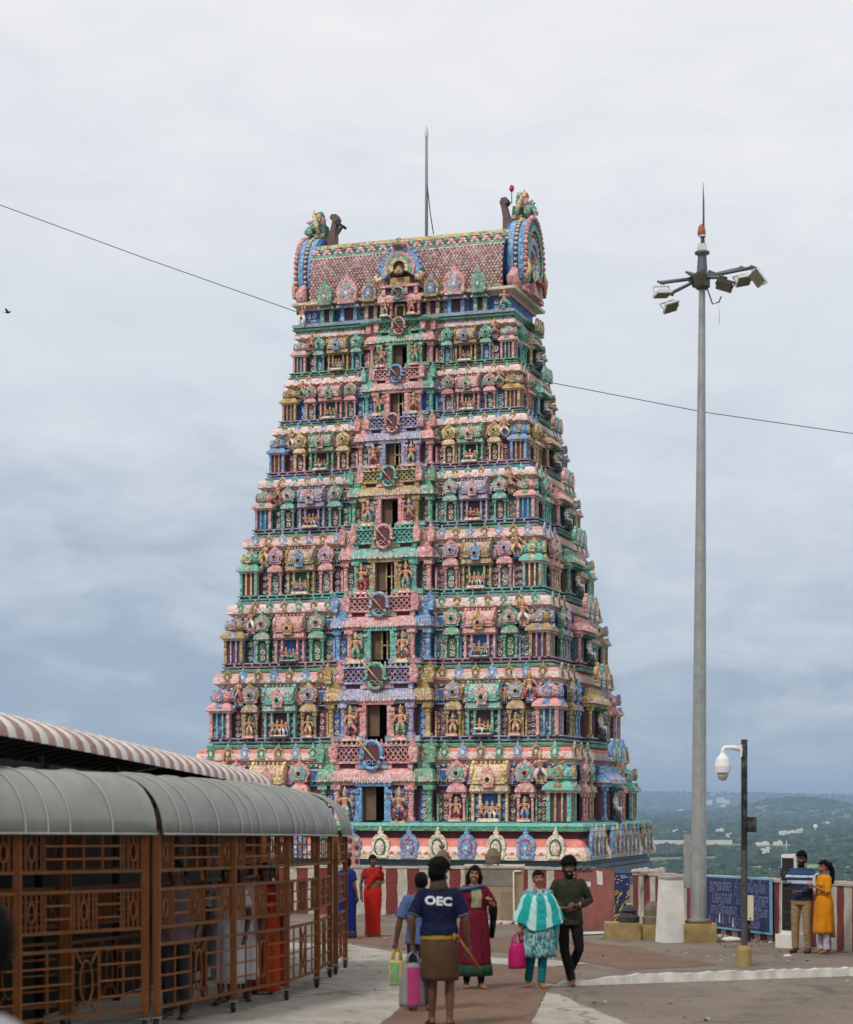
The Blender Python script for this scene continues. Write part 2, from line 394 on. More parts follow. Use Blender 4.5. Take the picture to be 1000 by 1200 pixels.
def sage():
    def f():
        mb = MB(); r = random.Random(3)
        for k in range(14): mb.ball((r.uniform(-.4, .4), r.uniform(-.25, .05), r.uniform(0, .28)), r.uniform(.1, .19), C_['rock'], 6, 5, False)
        mb.push(T(0, -.08, .42) @ S(1.05, 1.05, 1.05)); figure(mb, 'white', 'sit', 'white'); mb.pop()
        mb.tube([(.1, .12, .2), (.14, .14, .9), (.02, .1, 1.3)], .07, C_['rock'])
        for k in range(9): mb.ball((.05 + r.uniform(-.4, .4), -.05 + r.uniform(-.2, .2), 1.38 + r.uniform(-.05, .1)), (.22, .2, .09), C_['dkgreen'], 7, 5)
        return mb.mesh('seated_sage_statue')
    return cached(('sage',), f)
def emblem(ring):
    def f():
        a = C_[ring]; mb = MB()
        disc(mb, (0, -.02, 0), .44, .1, C_['maroon'], 16)
        A = [R(-28 + 236 * k / 24) for k in range(25)]
        mb.tube([(.46 * math.cos(t), -.03, .10 + .46 * math.sin(t)) for t in A], [.05] + [.10] * 23 + [.05], a, n=8, flat=.7)
        mb.tube([(.33 * math.cos(t), -.03, -.38 + .27 * math.sin(t)) for t in [R(160 + 220 * k / 16) for k in range(17)]], [.05] + [.09] * 15 + [.05], a, n=8, flat=.7)
        for sx in (-1, 1):
            mb.tube([(sx * .40, -.03, -.12), (sx * .54, -.03, -.22), (sx * .66, -.03, -.10)], [.10, .08, .02], a, n=7)
            mb.tube([(sx * (.12 + .09 * math.cos(k * .8)), -.07, -.36 + .09 * math.sin(k * .8)) for k in range(8)], .035, a, n=5)
        mb.tube([(-.58, -.16, .62), (.48, -.16, -.62)], [.05, .03], C_['gold'], n=6); mb.ball((-.6, -.16, .65), (.09, .04, .09), C_['cream'], 6, 4)
        return mb.mesh('arch_emblem')
    return cached(('emb', ring), f)

# tier palettes
TI = [
 dict(sh=('yellow', 'pink', 'dkblue'), pj=('pink', 'teal', 'maroon'), ku=('teal', 'ochre', 'maroon'), kd=(('green', 'olive', 'white'), ('ochre', 'maroon', 'yellow'), ('lav', 'blue', 'white')), bay='pink', door='blue', pier='green', emb='blue', led='bluegrey', led2='green', wall='maroon', up='dkblue', kap='salmon', band='maroon'),
 dict(sh=('teal', 'pink', 'maroon'), pj=('ochre', 'lav', 'dkteal'), ku=('pink', 'blue', 'dkteal'), kd=(('blue', 'lav', 'white'), ('ochre', 'maroon', 'yellow')), bay='lav', door='pink', pier='gold', emb='green', led='grey', led2='green', wall='maroon', up='dkblue', kap='pink', band='dkblue'),
 dict(sh=('pink', 'gold', 'dkblue'), pj=('green', 'pink', 'dkgreen'), ku=('ochre', 'lav', 'maroon'), kd=(('green', 'dkgreen', 'yellow'), ('ochre', 'maroon', 'yellow')), bay='pink', door='teal', pier='blue', emb='grey', led='mauve', led2='green', wall='dkteal', up='dkblue', kap='palepink', band='mauve'),
 dict(sh=('ochre', 'blue', 'dkgreen'), pj=('pink', 'lav', 'dkteal'), ku=('teal', 'yellow', 'maroon'), kd=(('ochre', 'maroon', 'yellow'), ('lav', 'blue', 'white')), bay='teal', door='ochre', pier='pink', emb='pink', led='teal', led2='grey', wall='maroon', up='dkgreen', kap='pink', band='dkblue'),
 dict(sh=('lav', 'pink', 'maroon'), pj=('teal', 'pink', 'maroon'), ku=('pink', 'green', 'dkblue'), kd=(('teal', 'green', 'white'), ('ochre', 'maroon', 'yellow')), bay='gold', door='pink', pier='green', emb='teal', led='grey', led2='green', wall='dkteal', up='maroon', kap='palepink', band='blue'),
 dict(sh=('green', 'pink', 'maroon'), pj=('yellow', 'ochre', 'maroon'), ku=('blue', 'ochre', 'maroon'), kd=(('blue', 'lav', 'white'), ('ochre', 'maroon', 'yellow')), bay='lav', door='lav', pier='pink', emb='pink', led='mauve', led2='blue', wall='maroon', up='dkgreen', kap='palepink', band='green'),
 dict(sh=('pink', 'green', 'dkgreen'), pj=('pink', 'green', 'dkteal'), ku=('gold', 'ochre', 'maroon'), kd=(('green', 'olive', 'white'), ('ochre', 'maroon', 'yellow')), bay='pink', door='pink', pier='teal', emb='blue', led='grey', led2='green', wall='dkblue', up='dkblue', kap='palepink', band='green'),
 dict(sh=('gold', 'blue', 'maroon'), pj=('teal', 'green', 'dkblue'), ku=('pink', 'teal', 'maroon'), kd=(('ochre', 'maroon', 'yellow'), ('blue', 'lav', 'white')), bay='green', door='green', pier='pink', emb='pink', led='green', led2='mauve', wall='maroon', up='ochre', kap='palepink', band='mauve'),
]
side_orn = MB()      # side-face cornice ornaments past the hundred
n_orn = [0]
def merge_into(mb, me, M):
    vs = [M @ v.co for v in me.vertices]
    for p in me.polygons:
        pass
    o = len(mb.v); mb.v += vs
    for p in me.polygons:
        mb.f.append([o + k for k in p.vertices]); mb.mi.append(mb.mid(me.materials[p.material_index])); mb.sm.append(p.use_smooth)
def place(me_pair, name, sub, M):
    o = link(name, me_pair[0], tower, M); link(sub, me_pair[1], o); return o
def kudus(y, hw, z, h, cols, side_y=None, n=6, skipc=0, start=0):
    """row on the front at y plus the right side at x"""
    xs = []
    for sx in (-1, 1):
        for q in range(n):
            xs.append(sx * (skipc + (hw - skipc) * (q + .5) / n))
    for k, x in enumerate(sorted(xs)):
        kk = k if x < 0 else len(xs) - 1 - k
        c = cols[(kk + start) % len(cols)]
        M = T(x, y, z) @ S(h * .72, h * .6, h)
        if n_orn[0] < 100: link('arch_ornament', kudu_mesh(*c), tower, M); n_orn[0] += 1
        else: merge_into(side_orn, kudu_mesh(*c), M)

def kapota(mb, poly, z, h, col, ov, dent=True, hw=0, fy=0):
    """curved eave with lip and a dentil row; z bottom, h height"""
    c, pp = C_[col], C_['palepink']
    prof = [(-.15, z - h * .60, C_['green'] if col != 'salmon' else C_['ochre']), (.0, z - h * .60, C_['cream']), (.02, z - h * .42, C_['dkgreen']), (.06, z - h * .40, C_['pink']), (.10, z - h * .22, C_['mauve']), (ov - .02, z - h * .16, C_['cream']),
            (ov + .03, z - .02, C_['cream']), (ov + .025, z + .05 * h, pp), (ov + .015, z + h * .34, pp), (ov - .005, z + h * .58, c), (ov - .04, z + h * .80, c), (ov - .09, z + h * .95, c), (ov - .16, z + h, c), (-.5, z + h * 1.02, c)]
    sweep(mb, poly, prof)
    # painted drops along the lip, front and right side
    n = int(hw * 2 / .34)
    for k in range(n):
        x = -hw + (k + .5) * 2 * hw / n
        mb.box((x, fy - ov - .012, z + h * .03), (.2, .05, h * .16), C_['salmon' if k % 2 else 'pink'])
        mb.box((x, fy - .09, z - h * .30), (.14, .08, h * .13), C_['palepink'])
    n = int(hw * 2 / .13)
    for k in range(n):
        x = -hw + (k + .5) * 2 * hw / n
        mb.box((x, fy - ov + .005, z + h * (.30 + .06 * (k % 3))), (.05, .06, h * (.36 + .1 * (k % 2))), C_['white' if k % 2 else 'palepink'])
        if k % 2: mb.box((x, fy - ov + .03, z - h * .10), (.07, .08, h * .09), C_['salmon']); mb.box((x, fy - .04, z - h * .5), (.08, .08, h * .1), C_['yellow'])

def seg_face(mb, x0, x1, y, z0, z1, m): mb.add([(x0, y, z0), (x1, y, z0), (x1, y, z1), (x0, y, z1)], [(0, 1, 2, 3)], m)

# ---- plinth
zb = Z0[0]
def zy(py, hd): return EYE + (HZ - py) / F * (91 - hd * math.cos(AT)) - gz(91)
mb = MB(); bg = C_['bluegrey']; pl = plan(8.80, 6.10)
z1, z2 = zy(1004, 6.1), zy(980, 6.1)
sweep(mb, pl, [(.55, -3, bg), (.55, z1 - 1.05, bg), (.42, z1 - 1.0, C_['maroon']), (.42, z1 - .92, bg), (.50, z1 - .88, bg), (.50, z1 - .5, C_['maroon']), (.38, z1 - .46, bg), (.38, z1 - .30, bg), (.3, z1 - .28, bg), (.3, z1 - .06, bg)])
mb.build('base_plinth', tower)
mb = MB()
sweep(mb, pl, [(.2, z1 - .1, C_['cream']), (.62, z1 - .08, C_['cream']), (.64, z1 + .12, C_['palepink']), (.60, z1 + .28, C_['palepink']), (.52, z1 + .46, C_['salmon']), (.34, z1 + .72, C_['salmon']), (.15, z1 + .80, C_['maroon']), (.12, z2, C_['maroon']), (.12, zb - .42, C_['green']), (.42, zb - .40, C_['green']), (.46, zb - .24, C_['dkgreen']), (.46, zb - .20, C_['teal']), (.40, zb - .08, C_['teal']), (.2, zb - .06, C_['teal']), (-.3, zb - .06, C_['teal'])])
for k in range(60):
    x = -9.1 + k * .308
    mb.prism([(-.15, 0), (.15, 0), (0, .14)], .03, C_['salmon'], c=(x, -6.745, z1 + .13))
mb.build('plinth_cornice', tower)
big = [('blue', 'red', 'blue'), ('cream', 'dkgreen', 'palepink')]
for k in range(14):
    x = -8.3 + k * 1.265
    link('arch_ornament', kudu_mesh(*big[k % 2]), tower, T(x, -6.63, z1 - .02) @ S(.80, .62, 1.22)); n_orn[0] += 1
for y, c in [(-5.6, 0), (-4.9, 1), (-4.2, 0), (-3.5, 1), (-1.9, 0), (-1.1, 1), (-.3, 0), (.5, 1), (1.3, 0), (2.1, 1), (2.9, 0), (4.2, 1), (5.0, 0), (5.7, 1)]:
    merge_into(side_orn, kudu_mesh(*[('blue', 'red', 'blue'), ('ochre', 'dkgreen', 'cream')][c]), T(9.33, y, z1 - .02) @ RZ(PI / 2) @ S(.78, .62, 1.3))

for i, t in enumerate(TI):
    z0 = Z0[i]; H = Z0[i + 1] - z0; k = H / 3.3
    hw, hd = KHW[i] - .34, KHD[i] - .34
    nhw, nhd = (KHW[i + 1] - .34, KHD[i + 1] - .34) if i < 7 else (4.75, 2.05)
    s = hw / 7.2
    b1, b2, p1, p2 = .215 * hw, .30 * hw, .60 * k, .32 * k
    s1, q = .26 * hd, .35 * k
    pl = plan(hw, hd, b1, p1, b2, p2, s1, q)
    ledc, led2 = C_[t['led']], C_[t['led2']]
    # --- wall
    mb = MB(); zt = z0 + H * .66
    dw, dh = .38 * k + .10, H * .41
    sweep(mb, pl, [(0, z0 - .25, C_[t['wall']]), (0, z0 + H * .42, C_[t['up']]), (0, zt, C_[t['up']])], skip=(4,))
    fy = -hd - p1
    seg_face(mb, -b1, -dw, fy, z0 - .25, zt, C_[t['wall']]); seg_face(mb, dw, b1, fy, z0 - .25, zt, C_[t['wall']]); seg_face(mb, -dw, dw, fy, z0 + dh, zt, C_[t['wall']])
    # deep door recess
    D = 1.3
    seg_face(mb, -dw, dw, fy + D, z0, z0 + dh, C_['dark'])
    mb.add([(-dw, fy, z0), (-dw, fy + D, z0), (-dw, fy + D, z0 + dh), (-dw, fy, z0 + dh)], [(0, 1, 2, 3)], C_['wood'])
    mb.add([(dw, fy, z0), (dw, fy + D, z0), (dw, fy + D, z0 + dh), (dw, fy, z0 + dh)], [(3, 2, 1, 0)], C_['wood'])
    mb.add([(-dw, fy, z0 + dh), (dw, fy, z0 + dh), (dw, fy + D, z0 + dh), (-dw, fy + D, z0 + dh)], [(0, 1, 2, 3)], C_['wood'])
    mb.add([(-dw, fy, z0), (dw, fy, z0), (dw, fy + D, z0), (-dw, fy + D, z0)], [(3, 2, 1, 0)], C_['wood'])
    # scroll panels, upper windows and slim piers between the shrines
    lay = [.93, .79, .60, .43]
    for sx in (-1, 1):
        for a, w in ((.865, .05), (.715, .035), (.50, .045), (.345, .06)):
            scroll(mb, sx * a * hw, z0 + .03, w * hw + .1, HC * k - .05, -hd - .06, C_[t['wall']], C_['white'], i * 7 + int(a * 50))
            mb.box((sx * (a - .022) * hw, -hd - .10, z0 + H * .16), (.08, .2, H * .32), C_[t['pier']])
        for a, w in ((.70, .03), (.36, .06), (.50, .04), (.86, .05)):
            mb.box((sx * a * hw, -hd - .04, z0 + H * .54), (w * hw + .12, .12, H * .15), C_['yellow' if i % 2 == 0 else 'pink'])
            mb.box((sx * a * hw, -hd - .115, z0 + H * .54), (w * hw - .02, .05, H * .11), C_[t['up']])
        # upper niche scallops
        for a in (.70, .50, .865):
            M = T(sx * a * hw, -hd - .06, z0 + H * .43) @ S(.42 * s, .5, .55 * k); mb.push(M); mb.prism(leaf_outline(1, 1), .3, C_[('ochre', 'lav', 'pink', 'lav')[(i + int(a * 10)) % 4]], c=(0, -.3, 0)); mb.pop()
    mb.box((0, -hd - .05, z0 + H * .415), (2 * hw, .16, .05 * k), TWIN.get(ledc.name, ledc))
    rr_ = random.Random(i * 31)
    for sx in (-1, 1):
        for a in (.735, .685, .515, .465, .375, .33, .855):
            mb.push(T(sx * a * hw, -hd - .12, z0 + H * .435) @ S(.38, .4, .42 * k)); figure(mb, rr_.choice(('red', 'green', 'blue', 'white', 'yellow', 'lav')), rr_.choice(('stand', 'dance')), rr_.choice(('skin', 'skin', 'palepink', 'pink')), False); mb.pop()
        for a in (.77, .66, .56, .48, .40, .32): 
            mb.box((sx * a * hw, -hd - .07, z0 + H * .54), (.07, .14, H * .20), C_[rr_.choice(('pink', 'yellow', 'lav', 'teal', 'palepink'))]); mb.box((sx * a * hw, -hd - .08, z0 + H * .64), (.14, .18, H * .03), C_['cream'])
    n_ = int(2 * hw / .24)
    for q_ in range(n_):
        x_ = -hw + (q_ + .5) * 2 * hw / n_
        if abs(x_) > b2: mb.box((x_, -hd - .03, z0 + H * .655), (.12, .1, H * .022), C_['teal' if q_ % 2 else 'cream'])
    mb.build('storey_wall', tower)
    # --- base ledge under this storey's columns
    mb = MB()
    sweep(mb, pl, [(.22, z0 - H * .075, ledc), (.36, z0 - H * .072, ledc), (.38, z0 - H * .05, ledc), (.30, z0 - H * .046, C_['maroon']), (.30, z0 - H * .022, ledc), (.40, z0 - H * .018, ledc), (.40, z0, ledc), (-.02, z0 + .01, ledc)], skip=(4,))
    e = offs(pl, .40)
    for sx in (-1, 1): mb.box((sx * (dw + b1 + .35) / 2, fy - .18, z0 - H * .035), (b1 + .4 - dw, .40, H * .075), ledc)
    nb = int(hw * 2 / .42)
    for kk in range(nb):
        x = -hw + (kk + .5) * 2 * hw / nb
        if abs(x) > b2 + .3: mb.box((x, -hd - .34, z0 - H * .033), (.09, .1, H * .036), ledc)
    mb.build('storey_ledge', tower)
    # --- cornice above
    mb = MB(); zk = z0 + H * .735; hk = H * .125; ov = .20
    cpl = plan(hw, hd)
    kapota(mb, cpl, zk, hk, t['kap'], ov, hw=hw, fy=-hd)
    npl = plan(nhw, nhd, .215 * nhw, .60 * k, .30 * nhw, .32 * k, .26 * nhd, .35 * k)
    nl2 = C_[TI[i + 1]['led2']] if i < 7 else C_['green']
    zz = z0 + H
    sweep(mb, npl, [(.16, zk + hk * .9, C_['cream']), (.19, zk + hk * .9 + H * .02, C_['pink']), (.12, zk + hk * .9 + H * .03, C_[t['band']]), (.12, zz - H * .135, nl2), (.40, zz - H * .13, nl2), (.44, zz - H * .10, nl2), (.36, zz - H * .09, C_['dkgreen']), (.30, zz - H * .075, nl2), (-.1, zz - H * .07, nl2)])
    mb.build('storey_cornice', tower)
    kudus(-hd - ov + .06, hw - .1, zk + .02, hk * 1.38, t['kd'], n=7 if i < 5 else 6, skipc=b2 + .1, start=i)
    # side-face cornice ornaments
    for y in [hd * a for a in (-.92, -.7, -.5, .5, .7, .92)]:
        merge_into(side_orn, kudu_mesh(*t['kd'][int(abs(y) * 7) % 2]), T(hw + ov - .06, y, zk + .02) @ RZ(PI / 2) @ S(hk * 1.0, hk, hk * 1.4))
    # --- shrines on the front
    SK = T(0, 0, 0)
    for sx in (-1, 1):
        pz = z0
        place(kuta(*t['ku']), 'corner_pavilion', 'dome', T(sx * (.945 * hw + .20), -hd - .06, pz) @ S(.98 * s, .98 * s, k * 1.03))
        place(panjara(*t['pj'], 1), 'narrow_shrine', 'arch_top', T(sx * .79 * hw, -hd - .14, pz) @ S(s * .95, 1, k))
        place(panjara(*t['pj'], 1), 'narrow_shrine', 'arch_top', T(sx * .43 * hw, -hd - .14, pz) @ S(s * .95, 1, k))
        place(shala(*t['sh']), 'vaulted_shrine', 'vault', T(sx * .605 * hw, -hd - .12, pz) @ S(s * .92, 1, k * 1.02))
        # deities before the vaulted shrine
        g = deity_group((i + (sx > 0)) % 3, ('red', 'white', 'green', 'blue')[i % 4], 'rock' if i in (1, 2) else 'cream')
        link('deity_group', g, tower, T(sx * .605 * hw, -hd - .42, pz - .03) @ S(s * .85, .9, k * .78))
        if i in (0, 1): link('deity_statue', statue('blue' if i == 0 else 'yellow', 'stand', 'palepink', four=False), tower, T(sx * .79 * hw, -hd - .40, pz - .02) @ S(.75 * s, .8, k * .68)); link('deity_statue', statue('red' if i == 0 else 'yellow', 'stand', 'palepink', four=False), tower, T(sx * .43 * hw, -hd - .40, pz - .02) @ S(.75 * s, .8, k * .68))
        # a climbing figure beside the corner pavilion
        link('corner_figure', statue(('white', 'red', 'white', 'yellow', 'red', 'white', 'green', 'red')[i], 'dance', None, four=False, v=i * 2 + (sx > 0)), tower, T(sx * .865 * hw, -hd - .30, pz + H * .46) @ RZ(sx * .5) @ S(.85 * s + .1, .85, k * .95))
    # back-right pavilion and side-face shrines
    place(kuta(*t['ku']), 'corner_pavilion', 'dome', T(hw + .10, .88 * hd, z0) @ S(.98 * s, .98 * s, k * 1.03))
    for a in (-.66, -.46, .46, .66):
        place(panjara(t['pj'][0] if abs(a) > .5 else t['ku'][1], t['pj'][1], t['pj'][2], 1), 'narrow_shrine', 'arch_top', T(hw + .14, a * hd, z0) @ RZ(PI / 2) @ S(min(s * .85, .16 * hd / .66 * 1.2), 1, k))
    sb = MB(); bc = C_[('blue', 'gold', 'pink', 'green', 'pink', 'ochre', 'teal', 'gold')[i]]
    for a in (-1, 1): column(sb, a * s1 * .85, -.2, 0, H * .41, .09, bc)
    sb.box((0, -.1, H * .43), (2.1 * s1, .5, H * .05), bc); flare(sb, (0, -.15, H * .45), 2 * s1, .5, H * .12, bc, C_['palepink'], ((1.0, 0), (1.1, 0), (1.11, .12), (1.06, .5), (.97, .85), (.92, 1)))
    sb.box((0, 0, H * .61), (1.9 * s1, .4, H * .08), bc)
    for a in (-.7, 0, .7): sb.push(T(a * s1, -.36, H * .72) @ S(.7 * s1, .5, H * .27)); sb.prism(leaf_outline(1, 1), .3, bc if a else C_['teal'], c=(0, -.4, 0)); disc(sb, (0, -.46, .38), .2, .1, C_['palepink'], 8); sb.pop()
    sb.build('side_bay', tower, T(hw + q, 0, z0) @ RZ(PI / 2))
    link('seated_sage_statue', sage(), tower, T(hw + q + .32, 0, z0 - .02) @ RZ(PI / 2) @ S(min(1, s1 * .9), .9, k * .9))
    # --- door bay
    bc, dc, pc = C_[t['bay']], C_[t['door']], C_[t['pier']]
    mb = MB()
    for sx in (-1, 1):
        column(mb, sx * (b1 - .12), fy - .10, z0, H * .42, .10 * s + .02, bc, C_['palepink'])
        column(mb, sx * (b2 - .10), -hd - p2 - .10, z0, H * .42, .10 * s + .02, pc)
        scroll(mb, sx * (dw + b1) / 2, z0 + .04, (b1 - dw) * .78, H * .38, fy - .03, C_[('dkblue', 'maroon', 'dkgreen', 'maroon')[i % 4]], C_['white'], i)
        scroll(mb, sx * (b1 + b2) / 2, z0 + .04, (b2 - b1) * .55, H * .38, -hd - p2 - .03, C_[t['up']], C_['white'], i + 3)
    SEG = ((1.0, 0), (1.05, 0), (1.06, .14), (1.03, .5), (.97, .85), (.93, 1))
    for sx in (-1, 1):
        x = sx * (b1 + b2) / 2; w = b2 - b1 + .1
        mb.box((x, -hd - p2 / 2 - .08, z0 + H * .44), (w, p2 + .3, H * .05), pc)
        flare(mb, (x, -hd - p2 / 2 - .1, z0 + H * .465), w * 1.15, p2 + .5, H * .15, pc, C_['palepink'], ((1.0, 0), (1.12, 0), (1.13, .14), (1.06, .5), (.92, .85), (.85, 1)))
        mb.box((x, -hd - p2 / 2 - .02, z0 + H * .655), (w * .72, p2 + .2, H * .09), pc)
        scroll(mb, x, z0 + H * .70, w * .9, H * .2, -hd - p2 - .12, pc, C_['palepink'], i)
        mb.push(T(sx * (b2 + .02), -hd - p2 - .14, z0 + H * .69) @ S(.34 * s, .6, H * .28)); mb.prism(leaf_outline(1, 1), .4, pc, c=(0, -.2, 0)); mb.pop()
        mb.push(T(sx * (b1 + .02), fy - .12, z0 + H * .69) @ S(.36 * s, .6, H * .28)); mb.prism(leaf_outline(1, 1), .4, C_['pink'] if t['bay'] != 'pink' else bc, c=(0, -.2, 0)); mb.pop()
    mb.box((0, fy + .1, z0 + H * .445), (2 * b1 + .1, .5, H * .05), bc)
    flare(mb, (0, fy + .1, z0 + H * .47), 2 * b1, .6, H * .145, bc, C_['white'], SEG)
    mb.box((0, fy + .3, z0 + H * .645), (2 * b1 - .1, .7, H * .06), C_['maroon'])
    for a in (-.92, -.4, .4, .92): mb.box((a * b1, fy - .06, z0 + H * .645), (.2, .16, H * .07), bc)
    mb.box((0, fy + .25, z0 + H * .69), (2 * b1 + .08, .9, H * .03), bc)
    mb.build('door_bay', tower)
    mb = MB()
    mb.box((0, fy + .3, z0 + H * .79), (2 * b1, .8, H * .18), C_['maroon'] if t['bay'] in ('pink', 'lav') else C_['dkgreen'])
    nl = max(8, int(b1 * 2 / .22)); st = 2 * b1 / nl; hh = H * .17
    for a in range(nl):
        x = -b1 + (a + .5) * st
        for sg in (-1, 1):
            mb.tube([(x - sg * st * .55, fy - .13, z0 + H * .705), (x + sg * st * .55, fy - .13, z0 + H * .705 + hh / 2)], .028, bc, n=4, smooth=False)
            mb.tube([(x - sg * st * .55, fy - .13, z0 + H * .705 + hh / 2), (x + sg * st * .55, fy - .13, z0 + H * .705 + hh)], .028, bc, n=4, smooth=False)
        mb.lathe([(.05, 0), (.07, H * .02), (.03, H * .04), (.055, H * .06), (0, H * .085)], bc, (x, fy - .06, z0 + H * .885), n=6)
    mb.box((0, fy + .2, z0 + H * .885), (2 * b1 + .06, .8, H * .02), bc)
    mb.build('lattice_frieze', tower)
    # doorway
    mb = MB()
    for sx in (-1, 1):
        mb.box((sx * (dw + .08), fy - .10, z0 + dh / 2), (.16, .22, dh), dc); column(mb, sx * (dw + .22), fy - .14, z0, dh * .9, .06 * s + .02, dc)
    mb.box((0, fy - .1, z0 + dh + .07), (2 * dw + .6, .26, .16), dc)
    flare(mb, (0, fy - .02, z0 + dh + .14), 2 * dw + .55, .34, H * .16, dc, C_['palepink'], ((1.0, 0), (1.12, 0), (1.13, .14), (1.06, .5), (.92, .85), (.85, 1)))
    mb.box((0, fy - .05, z0 + H * .66), (2 * dw + .3, .26, H * .09), dc)
    fr = mb.build('door_frame', tower)
    mb = MB()
    mb.box((-dw * .46, fy + .16, z0 + dh / 2), (dw * 1.0, .05, dh - .04), C_['wood'])
    if i in (2, 3, 5, 6):
        for sx in (-.05, .5, .95): mb.box((sx * dw, fy + .12, z0 + dh / 2), (.06, .06, dh - .04), C_['ochre'])
        mb.box((.45 * dw, fy + .12, z0 + dh * .5), (dw, .06, .06), C_['ochre'])
    mb.build('door_leaf', fr)
    link('arch_emblem', emblem(t['emb']), tower, T(0, fy - .30, z0 + H * .785) @ S(.82 * k + .06, 1, .82 * k + .06))
    for sx in (-1, 1):
        link('guardian_statue', statue((('green', 'red'), ('red', 'green'), ('green', 'red'), ('red', 'teal'), ('green', 'red'), ('red', 'green'), ('green', 'red'), ('red', 'teal'))[i][sx > 0], 'dance' if (i + (sx > 0)) % 2 else 'stand', 'palepink' if i % 2 else 'cream', v=i), tower, T(sx * (dw + b1 + .15) / 2, fy - .34, z0 - H * .06) @ S(.92 * s + .05, .9, H * .45 / 1.4))

# ---- neck storey and barrel roof
zg = Z0[8]; hwg, hdg = 4.75, 2.05
ze = zg + .95                      # eave of the vault
mb = MB(); pl = plan(hwg, hdg)
sweep(mb, pl, [(.3, zg - .16, C_['grey']), (.42, zg - .14, C_['grey']), (.42, zg, C_['green']), (.0, zg + .01, C_['dkblue']), (0, ze - .3, C_['mauve']), (.12, ze - .28, C_['pink']), (.16, ze - .12, C_['cream']), (.45, ze - .10, C_['cream']), (.48, ze + .02, C_['ochre']), (.2, ze + .06, C_['dkblue']), (-.3, ze + .08, C_['maroon'])], cap=True)
for k in range(12):
    x = -4.4 + k * .8
    if abs(x) > 1.0: scroll(mb, x, zg + .05, .5, .5, -hdg - .04, C_['dkblue'], C_['white'], k)
mb.build('roof_neck', tower)
zr = EYE + (HZ - 284) / F * 91 - gz(91)        # ridge
rh = zr - ze - .02
def vprof(t, rr=2.0, n=0):
    """vault section: t 0 front eave .. 1 back eave -> (y, z)"""
    a = PI * t
    y = -math.cos(a) * rr * (1.0 + .10 * math.sin(a) ** .5 * (1 if .1 < t < .9 else 1))
    return y, ze + .02 + rh * math.sin(a) ** .62
def tz(fr): return math.asin(fr ** (1 / .62)) / PI
mb = MB(); n = 26; L = 4.55
pts = [vprof(j / n) for j in range(n + 1)]
mb.add([(sx * L, y, z) for sx in (-1, 1) for y, z in pts], [(j, n + 1 + j, n + 2 + j, j + 1) for j in range(n)], C_['maroon'], True)
rows, cols = 15, 58
for r in range(rows):
    for c in range(cols + 1):
        t = tz(.04 + .66 * (r + .5) / rows); dt = (tz(.04 + .66 * (r + 1) / rows) - tz(.04 + .66 * r / rows)) * .84
        x = -L + (c + (.5 if r % 2 else 0)) * 2 * L / cols; dx = L / cols * .84
        if abs(x) > L - dx: continue
        def q(tt, xx, o=0.):
            y, z = vprof(tt); y2, z2 = vprof(tt + .01); nv = Vector((0, -(z2 - z), (y2 - y))).normalized()
            return (xx, y + nv.y * o, z + nv.z * o)
        mb.add([q(t, x - dx, .015), q(t - dt, x, .015), q(t, x + dx, .015), q(t + dt, x, .015), q(t, x, .09)], [(0, 1, 4), (1, 2, 4), (2, 3, 4), (3, 0, 4)], C_['palepink'] if (r * 3 + c) % 5 else C_['pink'])
mb.build('barrel_roof', tower)
mb = MB()
for t, h, m, e in ((tz(.74), .10, 'green', .09), (tz(.705), .06, 'palepink', .07), (tz(.03), .12, 'ochre', .08)):
    y, z = vprof(t); mb.box((0, y - .02, z), (2 * L, e * 2, h), C_[m])
y0, z0_ = vprof(.40); y1, z1_ = vprof(.47)
for c in range(34):
    x = -L + (c + .5) * 2 * L / 34; t = tz(.82 + .05 * (c % 2)); y, z = vprof(t)
    mb.ball((x, y, z), (.17, .12, .16), C_['green' if c % 2 else 'pink'], 8, 5); mb.ball((x + .17, vprof(tz(.785))[0], vprof(tz(.785))[1]), (.08, .1, .07), C_['white'], 6, 4)
for t, m in ((tz(.93), 'yellow'), (tz(.97), 'yellow'), (.5, 'cream')):
    y, z = vprof(t); mb.box((0, y, z + .03), (2 * L, .3, .14), C_[m])
mb.build('roof_ridge', tower)
# row of arches standing along the eave
for x, c, w, h in ((-3.55, ('green', 'mauve', 'green'), .8, 1.25), (-2.5, ('pink', 'teal', 'lav'), 1.15, 1.45), (-1.45, ('ochre', 'dkblue', 'blue'), .8, 1.15), (1.45, ('ochre', 'dkblue', 'blue'), .8, 1.15), (2.5, ('pink', 'teal', 'lav'), 1.15, 1.45), (3.6, ('green', 'mauve', 'green'), .8, 1.25)):
    cc = C_[c[0] if c[0] != 'pink' else 'blue']
    mb = MB()
    for sx in (-1, 1): mb.box((sx * w * .26, -hdg - .2, zg + .3), (.16, .3, .6), cc)
    mb.box((0, -hdg - .12, zg + .3), (w * .4, .2, .6), C_['maroon'])
    flare(mb, (0, -hdg - .25, zg + .58), w * .8, .4, .22, cc, C_['palepink'])
    w *= .86; h *= .9
    o = mb.build('eave_niche', tower, T(x, 0, 0))
    link('arch_top', kudu_mesh(*c), o, T(0, -hdg - .45, zg + .72) @ S(w, .8, h))
